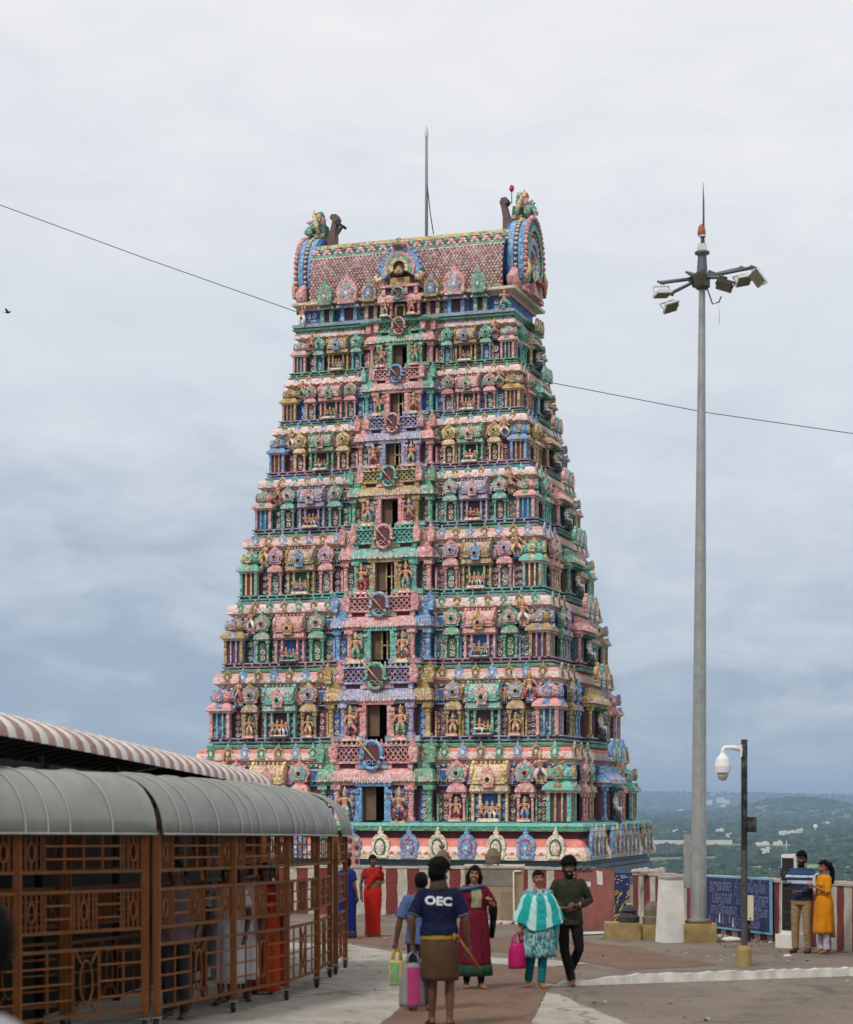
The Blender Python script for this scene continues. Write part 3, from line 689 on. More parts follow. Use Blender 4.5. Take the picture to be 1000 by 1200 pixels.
# central upper pavilion and great arch
mb = MB(); pk = C_['pink']
for a in (-.85, -.42, .42, .85): column(mb, a, -hdg - .55, zg, .62, .07, pk)
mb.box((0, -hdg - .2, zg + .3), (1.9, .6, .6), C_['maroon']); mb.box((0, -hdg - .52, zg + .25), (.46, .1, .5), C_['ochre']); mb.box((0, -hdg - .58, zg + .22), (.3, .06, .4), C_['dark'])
flare(mb, (0, -hdg - .35, zg + .6), 1.9, .6, .35, pk, C_['palepink'], ((1.0, 0), (1.07, 0), (1.08, .12), (1.04, .5), (.95, .85), (.9, 1)))
mb.box((0, -hdg - .25, zg + 1.1), (1.6, .6, .36), C_['maroon'])
for a in (-.75, -.28, .28, .75): mb.box((a, -hdg - .58, zg + 1.1), (.16, .14, .36), pk)
mb.box((0, -hdg - .3, zg + 1.3), (1.8, .8, .1), pk)
mb.build('central_pavilion', tower)
link('arch_emblem', emblem('teal'), tower, T(0, -hdg - .85, zg + .95) @ S(.55, .8, .42))
for sx in (-1, 1): link('guardian_statue', statue('green' if sx < 0 else 'red', 'stand', 'cream'), tower, T(sx * .62, -hdg - .8, zg - .05) @ S(.6, .7, .55))
mb = MB(); zc = zg + 2.1
def arc(mb, r0, r1, y, d, m, a0=-30, a1=210, n=20, sz=1.0, cz=None):
    cz = zc if cz is None else cz
    A = [R(a0 + (a1 - a0) * k / n) for k in range(n + 1)]
    for k in range(n):
        o = [(r0 * math.cos(A[k]), r0 * math.sin(A[k]) * sz), (r1 * math.cos(A[k]), r1 * math.sin(A[k]) * sz), (r1 * math.cos(A[k + 1]), r1 * math.sin(A[k + 1]) * sz), (r0 * math.cos(A[k + 1]), r0 * math.sin(A[k + 1]) * sz)]
        mb.prism(o, d, m, c=(0, y, cz))
Yg = -hdg - .62
arc(mb, .72, .92, Yg, .5, C_['blue']); arc(mb, .58, .72, Yg - .06, .5, C_['pink']); arc(mb, .44, .58, Yg - .1, .5, C_['green']); arc(mb, .28, .44, Yg - .14, .5, C_['yellow'])
disc(mb, (0, Yg - .02, zc), .3, .4, C_['maroon']); mb.lathe([(.2, 0), (.22, .1), (.08, .3), (0, .4)], C_['gold'], (0, Yg - .12, zc - .3), n=8)
mb.box((0, Yg + .2, zc - .6), (.9, .4, .36), C_['gold'])
for sx in (-1, 1): mb.tube([(sx * .8, Yg - .1, zc - .45), (sx * 1.0, Yg - .1, zc - .55), (sx * 1.08, Yg - .1, zc - .35), (sx * .95, Yg - .1, zc - .25)], [.14, .13, .1, .05], C_['yellow'])
for k in range(15):
    a = R(-20 + 220 * k / 14); mb.ball((.95 * math.cos(a), Yg + .05, zc + .95 * math.sin(a)), (.09, .1, .09), C_['blue' if k % 2 else 'lav'], 6, 4)
for a, m in ((-.2, 'pink'), (.2, 'pink'), (0, 'green'), (-.1, 'gold'), (.12, 'gold')): mb.ball((a, Yg - .1, zc + 1.02 + .12 * (a == 0)), (.16, .2, .16), C_[m], 7, 5)
mb.build('great_arch', tower)
# gable ends
def gable(sgn):
    mb = MB()
    n = 22; A = [R(-42 + 264 * k / n) for k in range(n + 1)]
    cz, rz, ry = ze + 1.58, 1.88, 1.46
    def ring(r0, r1, u0, u1, m, beads=None):
        for k in range(n):
            ps = [(r * ry * math.cos(A[j]), r * rz * math.sin(A[j])) for r, j in ((r0, k), (r1, k), (r1, k + 1), (r0, k + 1))]
            mb.prism([(p[0] * sgn, p[1]) for p in (ps if sgn > 0 else ps[::-1])], u1 - u0, m, c=(0, -u1, cz))
    # local frame: x = depth, -y = outward
    mb.push(T(sgn * 4.45, 0, 0) @ RZ(sgn * PI / 2))
    ring(.84, 1.0, -.05, .95, C_['dkblue']); ring(.98, 1.03, .12, .38, C_['blue']); ring(.98, 1.03, .62, .86, C_['blue']); ring(.74, .86, .3, 1.0, C_['green']); ring(.58, .75, .3, .86, C_['ochre']); ring(.42, .58, .3, .95, C_['lav']); ring(.3, .42, .3, .85, C_['palepink'])
    disc(mb, (0, -.6, cz), .62, .5, C_['dkblue'], 16)
    for k in range(38):
        a = R(-40 + 260 * k / 37)
        mb.ball((1.03 * ry * math.cos(a), -.5, cz + 1.03 * rz * math.sin(a)), (.055, .1, .075), C_['yellow'], 6, 4)
        mb.ball((1.04 * ry * math.cos(a), -.95, cz + 1.04 * rz * math.sin(a)), (.10, .12, .12), C_['pink'], 6, 4)
        mb.ball((.665 * ry * math.cos(a), -.88, cz + .665 * rz * math.sin(a)), .08, C_['palepink' if k % 2 else 'maroon'], 6, 4)
    mb.push(T(0, -1.0, cz - 1.15) @ S(1.5, 1.4, 1.7)); mb.box((0, .1, -.1), (.9, .4, .3), C_['pink']); figure(mb, 'red', 'sit', 'white'); mb.pop()
    for sx in (-1, 1):
        mb.tube([(sx * 1.35, -.5, ze + .35), (sx * 1.75, -.5, ze + .2), (sx * 1.95, -.5, ze + .55), (sx * 1.7, -.5, ze + .85), (sx * 1.5, -.5, ze + .6)], [.28, .3, .26, .2, .12], C_['pink'], n=8)
        mb.tube([(sx * 1.5, -1.0, ze + .5), (sx * 1.35, -1.1, ze + 1.0), (sx * 1.45, -1.0, ze + 1.5)], [.1, .12, .04], C_['yellow'], n=6)
    mb.box((0, -.5, ze + .12), (3.2, .9, .2), C_['pink'])
    mb.pop()
    o = mb.build('gable_arch', tower)
    # lion-faced crest
    h = MB(); zt = cz + rz
    h.push(T(sgn * 4.45, 0, zt) @ RZ(sgn * PI / 2))
    br = P('crest_brown', '#6a5250', fleck=.08)
    # curled hood behind (brown, towards the ridge) and the face leaning outward
    h.push(T(0, .30, -.12) @ RZ(PI / 2))
    hood = [(-.55, -.15), (.15, -.2), (.15, .35), (.22, .75), (.30, 1.02), (.22, 1.20), (.0, 1.22), (-.10, 1.08), (-.04, .96), (.04, .92), (-.04, .62), (-.16, .25), (-.5, .02)]
    h.prism(hood, .5, br, c=(0, -.25, 0))
    h.pop()
    h.box((0, -.22, .2), (.72, .56, .9), C_['dkgreen'], .72); h.box((0, -.24, .12), (.78, .5, .16), C_['ochre'])
    h.ball((0, -.42, .80), (.36, .34, .36), C_['pink'], 9, 7); h.ball((0, -.72, .52), (.33, .34, .19), C_['teal'], 8, 6); h.ball((0, -.5, 1.08), (.2, .2, .2), C_['red'], 8, 6)
    for k in range(7): h.ball((.36 * math.cos(PI * k / 6), -.30, .82 + .40 * math.sin(PI * k / 6)), (.1, .12, .12), C_[('green', 'yellow', 'blue')[k % 3]], 6, 5)
    for a in (-.26, -.09, .09, .26): h.lathe([(.07, 0), (.05, -.12), (0, -.22)][::-1], C_['white'], (a, -1.0, .45), n=6)
    for sx in (-1, 1):
        h.tube([(sx * .45, -.25, .2), (sx * .52, -.35, .6), (sx * .42, -.5, 1.05)], [.07, .12, .05], C_['yellow'], n=6)
        h.ball((sx * .2, -.8, .82), .11, C_['white'], 7, 5); h.ball((sx * .2, -.89, .82), .05, C_['black'], 6, 4)
        h.lathe([(.1, 0), (.06, .2), (0, .36)], C_['yellow'], (sx * .25, -.55, 1.02), n=6)
        h.ball((sx * .4, -.72, .3), (.13, .18, .2), C_['green'], 6, 5)
    h.ball((0, -.72, .16), (.3, .2, .12), C_['pink'], 7, 5)
    h.pop()
    h.build('lion_crest', o)
    return o
gable(-1); gable(1)
# floodlight on the left crest, small red beacon on the right one
mb = MB(); mb.push(T(-3.75, -.1, ze + 4.05) @ RY(.6)); mb.box((0, 0, 0), (.5, .35, .12), C_['black']); mb.box((.1, 0, -.2), (.08, .1, .4), C_['black']); mb.pop(); mb.build('floodlight', tower)
mb = MB(); mb.tube([(4.35, 0, ze + 4.3), (4.35, 0, ze + 5.15)], .02, C_['black'], n=5); mb.lathe([(.07, 0), (.12, .1), (.09, .24), (0, .28)], C_['red'], (4.35, 0, ze + 4.85), n=8); mb.build('beacon', tower)
for sx, d in ((-1, 'white'), (1, 'green')): link('corner_figure', statue(d, 'dance', None, four=False), tower, T(sx * 4.7, -hdg - .35, zg) @ RZ(sx * .6) @ S(.9, .9, .75))
o = side_orn.build('side_arch_ornaments', tower); o['kind'] = 'stuff'
o.name = 'arch_ornament_row'
ms = P('mast_grey', '#7f8c8a')
mb = MB(); zt = EYE + (HZ - 147) / F * 91 - gz(91)
mb.tube([(.35, 0, zr - .3), (.35, 0, zt - .6)], [.075, .06], ms, n=7); mb.lathe([(.05, 0), (.09, .1), (.09, .3), (0, .6)], C_['white'], (.35, 0, zt - .62), n=8)
mb.tube([(.38, -.02, zr + 2.6), (.55, -.04, zr + 1.2), (.7, -.05, zr + .3)], .025, C_['black'], n=4)
mb.build('lightning_mast', tower)
# ================================================================ the yard: ground, paths, cage walkway, shed, walls, poles
def groundmat(name, h1, h2, h3, sc=.55, crack=True, rough=.9):
    m = bpy.data.materials.new(name); m.use_nodes = True; nt = m.node_tree; N = nt.nodes; L = nt.links; b = N['Principled BSDF']
    b.inputs['Roughness'].default_value = rough; b.inputs['Specular IOR Level'].default_value = .25
    g = N.new('ShaderNodeNewGeometry')
    def nz(s, d, r=.6, sx=1, sy=1):
        mp = N.new('ShaderNodeMapping'); mp.inputs['Scale'].default_value = (sx, sy, 1); L.new(g.outputs['Position'], mp.inputs['Vector'])
        n = N.new('ShaderNodeTexNoise'); n.inputs['Scale'].default_value = s; n.inputs['Detail'].default_value = d; n.inputs['Roughness'].default_value = r; L.new(mp.outputs['Vector'], n.inputs['Vector']); return n.outputs['Fac']
    def ramp(f, a, c):
        r = N.new('ShaderNodeMapRange'); r.inputs['From Min'].default_value = a; r.inputs['From Max'].default_value = c; L.new(f, r.inputs['Value']); return r.outputs['Result']
    def mix(a, c, f):
        x = N.new('ShaderNodeMix'); x.data_type = 'RGBA'
        for s_, v in (('A', a), ('B', c)):
            if isinstance(v, tuple): x.inputs[s_].default_value = (*v, 1)
            else: L.new(v, x.inputs[s_])
        L.new(f, x.inputs['Factor']); return x.outputs['Result']
    c = mix(lin(h1), lin(h2), ramp(nz(sc, 7, .65), .35, .65))
    c = mix(c, lin(h3), ramp(nz(sc * 3.1, 8, .7, 1, .45), .52, .70))
    c = mix(c, tuple(x * .55 for x in lin(h1)), ramp(nz(sc * 26, 4, .6), .55, .75))
    c = mix(c, tuple(min(1, x * 1.35) for x in lin(h2)), ramp(nz(sc * 60, 3), .6, .72))
    if crack:
        v = N.new('ShaderNodeTexVoronoi'); v.feature = 'DISTANCE_TO_EDGE'; v.inputs['Scale'].default_value = .32
        mp = N.new('ShaderNodeMapping'); L.new(g.outputs['Position'], mp.inputs['Vector'])
        ns = N.new('ShaderNodeTexNoise'); ns.inputs['Scale'].default_value = 1.6; ns.inputs['Detail'].default_value = 6; L.new(g.outputs['Position'], ns.inputs['Vector'])
        va = N.new('ShaderNodeVectorMath'); va.operation = 'MULTIPLY_ADD'; L.new(ns.outputs['Color'], va.inputs[0]); va.inputs[1].default_value = (1.1, 1.1, 0); L.new(mp.outputs['Vector'], va.inputs[2])
        L.new(va.outputs[0], v.inputs['Vector'])
        f = N.new('ShaderNodeMapRange'); f.inputs['From Min'].default_value = .0; f.inputs['From Max'].default_value = .012; f.inputs['To Min'].default_value = .65; f.inputs['To Max'].default_value = 0; L.new(v.outputs['Distance'], f.inputs['Value'])
        c = mix(c, (.06, .05, .042), f.outputs['Result'])
    L.new(c, b.inputs['Base Color'])
    bp = N.new('ShaderNodeBump'); bp.inputs['Strength'].default_value = .35; bp.inputs['Distance'].default_value = .02; L.new(nz(9, 6, .65), bp.inputs['Height']); L.new(bp.outputs['Normal'], b.inputs['Normal'])
    return m
GM = groundmat('worn_concrete', '#6c6055', '#7d7166', '#574c43')
GL = groundmat('pale_concrete', '#989186', '#aba59b', '#7a7166', .8)
GB = groundmat('brown_path', '#6b5344', '#775d4f', '#5c493d', .9)
GP = groundmat('white_ground_paint', '#b3ada3', '#c2bcb2', '#8f877c', 1.4, False)
# one sheet for the hilltop yard, following the slope
mb = MB()
nx, ny = 40, 60
XS = np.linspace(-40, 34, nx); YS = np.linspace(-12, 118, ny)
EDGE = [(12.5, -12), (10.5, 20), (8.9, 29.6), (7.9, 34.5), (7.2, 37.9), (6.6, 40.7), (6.0, 43.9), (5.3, 46.6), (14.0, 50.0), (14.0, 104.0)]
def edge_x(y):
    for (xa, ya), (xb, yb) in zip(EDGE, EDGE[1:]):
        if ya <= y <= yb: return xa + (xb - xa) * (y - ya) / (yb - ya)
    return EDGE[-1][0]
YS = sorted(set(list(np.linspace(-12, 104, ny)) + [e[1] for e in EDGE])); ny = len(YS)
mb.add([(-40 + (edge_x(y) + 40) * i / (nx - 1), y, gz(y)) for y in YS for i in range(nx)], [(j * nx + i, j * nx + i + 1, (j + 1) * nx + i + 1, (j + 1) * nx + i) for j in range(ny - 1) for i in range(nx - 1)], GM)
tag(mb.build('yard_ground'), kind='structure')
def patch(name, pts, m, lift, jit=.012, seed=1, kind='structure'):
    r = random.Random(seed); P_ = [gpt(*p) for p in pts]; out = []
    for a, b in zip(P_, P_[1:] + P_[:1]):
        n = max(2, int((b - a).length / .25))
        for k in range(n):
            p = a.lerp(b, k / n); out.append((p.x + r.uniform(-jit, jit), p.y + r.uniform(-jit, jit) * 2, p.z + lift))
    out = [(x, y, gz(y) + lift) for x, y, z in out]
    mb = MB(); mb.add(out, [tuple(range(len(out)))], m); me = mb.mesh(name)
    import bmesh
    bm = bmesh.new(); bm.from_mesh(me); bmesh.ops.triangulate(bm, faces=bm.faces); bm.to_mesh(me); bm.free()
    for p in me.polygons:
        if p.normal.z < 0: p.flip()
    me.update()
    return tag(link(name, me), kind=kind)
patch('pale_pavement', [(60, 1330), (400, 1330), (447, 1200), (474, 1178), (500, 1152), (520, 1128), (470, 1117), (408, 1107), (300, 1104), (100, 1104), (-80, 1150)], GL, .004, .014, 2)
patch('brown_path', [(400, 1320), (560, 1320), (623, 1200), (639, 1163), (656, 1150), (672, 1137), (640, 1131), (560, 1127), (521, 1130), (500, 1152), (474, 1178), (447, 1200)], GB, .008, .014, 3)
patch('brown_path', [(400, 1095), (560, 1098), (650, 1100), (745, 1111), (842, 1131), (800, 1134), (735, 1137), (690, 1128), (600, 1117), (470, 1112), (408, 1104)], GB, .0045, .014, 4)
patch('pale_paving_wedge', [(640, 1164), (655, 1166), (735, 1200), (860, 1250), (900, 1290), (560, 1320), (623, 1201)], GL, .006, .014, 5)
patch('pale_paving_strip', [(560, 1122), (650, 1126), (690, 1130), (640, 1134), (560, 1129)], GL, .010, .014, 7)

# ---- white painted kerb crossing the yard
kerbm = mat('kerb_white', '#c9c5bd', var=.2, scale=4, dirt=.6, rough=.85)
a, b = gpt(628, 1157), gpt(1080, 1141)
mb = MB(); n = 60
pts = [a.lerp(b, k / n) for k in range(n + 1)]
rr = random.Random(5)
vs = []
for k, p in enumerate(pts):
    h = .115 * min(1, k / 14) + rr.uniform(-.012, .012); j = rr.uniform(-.015, .015)
    g0 = gz(p.y)
    vs += [(p.x, p.y + j - .02, g0 - .02), (p.x, p.y + j, g0 + h + .004), (p.x, p.y + .32 + j, g0 + h + .004 - .02), (p.x, p.y + .36, g0 - .02)]
mb.add(vs, [(k * 4 + q, (k + 1) * 4 + q, (k + 1) * 4 + q + 1, k * 4 + q + 1) for k in range(n) for q in range(3)], kerbm)
tag(mb.build('kerb'), kind='structure')

# ---- queue cage modules
OR = mat('cage_paint', '#7a4410', var=.25, scale=5, dirt=.55, rough=.55, spec=.4)
OR2 = mat('cage_paint_worn', '#6a421f', var=.25, scale=6, dirt=.5, rough=.7)
SHEET = mat('canopy_sheet', '#83857f', var=.2, scale=1.6, dirt=.6, rough=.5, spec=.5, bump=.5, bscale=2.5, streak=1)
SEAM = mat('canopy_seam', '#a3a39e', var=.1, scale=8, rough=.5)
STEEL = mat('caster_steel', '#8b8b88', metal=.6, rough=.45, var=.2)
RUBB = mat('caster_rubber', '#2a2827', rough=.8)
ROPE = mat('old_rope', '#9b8559', rough=.9)
HT = [.226, .855, 1.03, 1.41, 1.60, 1.97]
def bar(mb, p, q, r, m): mb.tube([p, q], r, m, n=4, smooth=False)
def grille(mb, A, B, seed=0):
    """one panel between posts A and B (ground points)"""
    d = (B - A); L = math.hypot(d.x, d.y)
    def pt(u, z): p = A.lerp(B, u); return (p.x, p.y, p.z + z)
    for z in HT: bar(mb, pt(0, z), pt(1, z), .023, OR2 if z > .2 else OR)
    sm = .013
    def ring(u, z, ru, rz): mb.tube([pt(u + ru / L * math.cos(2 * PI * k / 14), z + rz * math.sin(2 * PI * k / 14)) for k in range(15)], sm, OR, n=4, cap=False)
    def v(u, a, b): bar(mb, pt(u, a), pt(u, b), sm, OR)
    def h(u0, u1, z): bar(mb, pt(u0, z), pt(u1, z), sm, OR)
    for (z0, z1, cells) in ((HT[4], HT[5], ('ring', 'ladder3', 'ring')), (HT[2], HT[3], ('ring', 'ladder', 'ring', 'ladder', 'ring'))):
        wd = {'ring': .20, 'ladder3': .60, 'ladder': .20}
        tot = sum(wd[c] for c in cells); u = 0
        for c in cells:
            w = wd[c] / tot; m = (z0 + z1) / 2
            if c == 'ring':
                for q in (.12, .3, .7, .88): v(u + w * q, z0, z1)
                ring(u + w * .5, m, .045, (z1 - z0) * .24); v(u + w * .5, z0, m - (z1 - z0) * .24); v(u + w * .5, m + (z1 - z0) * .24, z1); h(u + w * .3, u + w * .5 - .045 / L, m); h(u + w * .5 + .045 / L, u + w * .7, m)
            else:
                k = 4 if c == 'ladder3' else 1
                for q in range(k + 1): v(u + w * q / k, z0, z1)
                for q in (1, 2): h(u, u + w, z0 + (z1 - z0) * q / 3)
            u += w
    z0, z1 = HT[0], HT[1]; m = (z0 + z1) / 2
    for q in (.0, .2, .40, .60, .80): v(q + .02, z0, z1)
    for q in range(1, 4):
        h(0, .42, z0 + (z1 - z0) * q / 4); h(.62, 1, z0 + (z1 - z0) * q / 4)
    ring(.52, m, .09, .21)
    for sx in (-1, 1):
        for sz in (-1, 1): bar(mb, pt(.52 + sx * .09, m + sz * (z1 - z0) / 2), pt(.52 + sx * .04, m + sz * .18), sm, OR)
def caster(mb, p):
    mb.box((p.x, p.y, p.z + .13), (.10, .10, .02), STEEL); mb.box((p.x - .035, p.y, p.z + .09), (.012, .05, .09), STEEL); mb.box((p.x + .035, p.y, p.z + .09), (.012, .05, .09), STEEL)
    mb.push(T(p.x, p.y, p.z + .062) @ RY(PI / 2)); mb.lathe([(.03, -.022), (.06, -.022), (.062, 0), (.06, .022), (.03, .022)], RUBB, n=12); mb.lathe([(.032, -.026), (.032, .026)], STEEL, n=8); mb.pop()
WID = 1.02
def cage(front, label, seed=0, ext0=.06, ext1=.06):
    """front: ground points of the posts along the side nearest the yard"""
    front = [Vector((x, y, gz(y))) for x, y in front]
    nrm = []
    for i in range(len(front)):
        d = front[min(i + 1, len(front) - 1)] - front[max(i - 1, 0)]; nrm.append(Vector((-d.y, d.x, 0)).normalized())
    back = [Vector((p.x + n.x * WID, p.y + n.y * WID, 0)) for p, n in zip(front, nrm)]
    for p in back: p.z = gz(p.y)
    root = empty('queue_cage', front[0], label=label, cat='queue cage', group='wheeled cage walkway sections')
    inv = Matrix.Translation(-front[0])
    def part(mb, name, par=root): return mb.build(name, par, inv if par is root else None)
    for side in (front, back):
        for i, p in enumerate(side):
            mb = MB(); mb.push(Matrix.Translation(p)); mb.box((0, 0, 1.08), (.072, .072, 1.86), OR); mb.pop(); mb.M = Matrix.Identity(4)
            o = part(mb, 'post')
            cm = MB(); caster(cm, p + Vector((0, 0, 0))); cm.build('caster', o)
            if i < len(side) - 1:
                gm = MB(); grille(gm, p, side[i + 1], seed + i); part(gm, 'grille_panel')
    # cross hoops and vaulted canopy
    hm = MB()
    for i, (p, q) in enumerate(zip(front, back)):
        arc = [(p.lerp(q, .5 - .5 * math.cos(PI * k / 12) * 1.0)) + Vector((0, 0, 1.99 + .565 * math.sin(PI * k / 12))) for k in range(13)]
        hm.tube(arc, .022, OR, n=6); bar(hm, (p.x, p.y, p.z + 1.99), (q.x, q.y, q.z + 1.99), .02, OR)
    for i in range(len(front) - 1):
        for k in (0, 3, 6, 9, 12):
            f = .5 - .5 * math.cos(PI * k / 12); e = Vector((0, 0, 1.985 + .56 * math.sin(PI * k / 12)))
            bar(hm, front[i].lerp(back[i], f) + e, front[i + 1].lerp(back[i + 1], f) + e, .018, OR)
    part(hm, 'hoop_frame')
    # canopy sheet, a little wider than the frame, with thickness
    st = []
    for i in range(len(front) - 1):
        n = 6
        for k in range(n): st.append((front[i].lerp(front[i + 1], k / n), back[i].lerp(back[i + 1], k / n)))
    st.append((front[-1], back[-1]))
    d0 = (front[0] - front[1]).normalized() * ext0; d1 = (front[-1] - front[-2]).normalized() * ext1
    st[0] = (st[0][0] + d0, st[0][1] + d0); st[-1] = (st[-1][0] + d1, st[-1][1] + d1)
    def sheet(off, sts):
        rows = []
        for p, q in sts:
            x = (q - p).normalized()
            c = (p + q) / 2; hw = (q - p).length / 2 + .09
            rows.append([c - x * (hw + off) * math.cos(PI * k / 16) + Vector((0, 0, 1.965 + (.61 + off) * math.sin(PI * k / 16) ** .9)) for k in range(17)])
        return rows
    mb = MB(); A_ = sheet(.012, st); B_ = sheet(0, st); nr = len(st); vs = [v for r in A_ for v in r] + [v for r in B_ for v in r]; o = nr * 17
    fs = []
    for r in range(nr - 1):
        for k in range(16):
            a, b, c, d = r * 17 + k, r * 17 + k + 1, (r + 1) * 17 + k + 1, (r + 1) * 17 + k
            fs.append((a, d, c, b)); fs.append((o + a, o + b, o + c, o + d))
    for r in range(nr - 1):
        for k in (0, 16): a, d = r * 17 + k, (r + 1) * 17 + k; fs.append((a, d, o + d, o + a) if k else (d, a, o + a, o + d))
    for r in (0, nr - 1):
        for k in range(16): a, b = r * 17 + k, r * 17 + k + 1; fs.append((a, b, o + b, o + a))
    mb.add(vs, fs, SHEET, True)
    can = part(mb, 'canopy')
    sm = MB(); C_r = sheet(.02, st)
    for r in range(1, nr - 1):
        if r % 2 == 0 or r % 6 == 1: sm.tube(C_r[r], .009, SEAM, n=4, cap=False)
    sm.tube([r[0] for r in C_r], .014, SEAM, n=4); 
    sm.build('canopy_seam', can)
    return front, back
FB = cage([(-2.70, 20.15), (-2.13, 22.2), (-1.66, 23.9), (-1.41, 25.9), (-1.335, 27.85)], 'long curved section of the orange caged walkway, people queueing inside it', 1)
FA = cage([(-4.75, 17.0), (-3.76, 18.5), (-2.80, 20.02)], 'nearest empty section of the orange caged walkway, under a grey vaulted canopy', 5)
FC = cage([(-1.285, 28.45), (-1.21, 29.95)], 'short far end section of the orange caged walkway, beside the woman in red', 9)

# ---- shed with red and white barrel roof behind the cage
STR = [mat('roof_red', '#a3837b', var=.22, scale=3, dirt=.45, rough=.7), mat('roof_white', '#d6d1c9', var=.15, scale=3, dirt=.35, rough=.7)]
SHW = mat('shed_dark_wall', '#1d1a18', rough=.95, var=.2)  # near-black colour stands in for the shade inside the shed
p0, p1 = Vector((-4.62, 14.6, 0)), Vector((-2.50, 33.0, 0))
d = (p1 - p0).normalized(); nv = Vector((-d.y, d.x, 0)); Lr = (p1 - p0).length; W = 2.6
root = empty('queue_shed', p0, label='long dark shed with a red and white ribbed barrel roof behind the cage', cat='shed')
mb = MB(); per = .26; n = int(Lr / per); sub = 6
rows = []
for i in range(n * sub + 1):
    s = i / sub * per; bump = .035 * abs(math.sin(PI * i / sub)) ** .7
    c = p0 + d * s
    rows.append([c + nv * (W / 2 - (W / 2 + bump) * math.cos(PI * k / 18)) + Vector((0, 0, gz(c.y) + 2.74 + .22 * (1 - s / Lr) + (.37 + bump) * math.sin(PI * k / 18) ** .8)) for k in range(19)])
vs = [v - p0 for r in rows for v in r]
for i in range(n * sub):
    mb.add(vs[i * 19:(i + 2) * 19], [(k, 19 + k, 20 + k, k + 1) for k in range(18)], STR[(i // sub) % 2], True)
mb.build('barrel_roof', root)
mb = MB()
for s in np.arange(.3, Lr, 3.0):
    for q in (.12, W - .12):
        c = p0 + d * s + nv * q - p0; z = gz((c + p0).y); mb.tube([(c.x, c.y, z), (c.x, c.y, z + 2.78)], .05, SHW, n=6)
bar(mb, nv * .1 + Vector((0, 0, gz(p0.y) + 2.66)), nv * .1 + d * Lr + Vector((0, 0, gz(p1.y) + 2.66)), .05, SHW); 
for s in np.arange(.3, Lr, 3.0):
    c = d * s; z = gz((c + p0).y) + 2.66; bar(mb, c + Vector((0, 0, z)), c + nv * W + Vector((0, 0, z)), .035, SHW)
mb.build('steel_frame', root)
mb = MB()
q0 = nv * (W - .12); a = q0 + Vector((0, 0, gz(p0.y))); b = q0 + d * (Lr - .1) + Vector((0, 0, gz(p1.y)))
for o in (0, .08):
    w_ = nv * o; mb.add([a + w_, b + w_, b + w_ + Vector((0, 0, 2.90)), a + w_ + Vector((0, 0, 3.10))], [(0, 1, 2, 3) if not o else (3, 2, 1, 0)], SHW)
q1 = nv * 0.35; a = q1 + Vector((0, 0, gz(p0.y))); b = q1 + d * (Lr * .97) + Vector((0, 0, gz((p0 + d * Lr * .97).y)))  # near plane added as a dark backdrop, imitating the unlit interior behind the cage
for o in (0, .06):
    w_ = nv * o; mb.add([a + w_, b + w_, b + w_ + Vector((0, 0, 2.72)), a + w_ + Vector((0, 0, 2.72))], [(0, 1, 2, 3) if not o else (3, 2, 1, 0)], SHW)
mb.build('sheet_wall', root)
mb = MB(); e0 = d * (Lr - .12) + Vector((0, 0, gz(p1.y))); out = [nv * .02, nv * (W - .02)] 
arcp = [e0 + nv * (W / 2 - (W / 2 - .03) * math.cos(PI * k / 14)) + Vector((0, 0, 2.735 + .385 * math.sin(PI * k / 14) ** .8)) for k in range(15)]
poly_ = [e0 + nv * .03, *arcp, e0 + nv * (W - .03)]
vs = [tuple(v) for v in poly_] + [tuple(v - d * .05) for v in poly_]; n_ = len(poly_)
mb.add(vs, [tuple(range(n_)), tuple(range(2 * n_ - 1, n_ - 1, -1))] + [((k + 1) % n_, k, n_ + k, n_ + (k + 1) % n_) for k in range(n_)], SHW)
mb.build('end_wall', root)

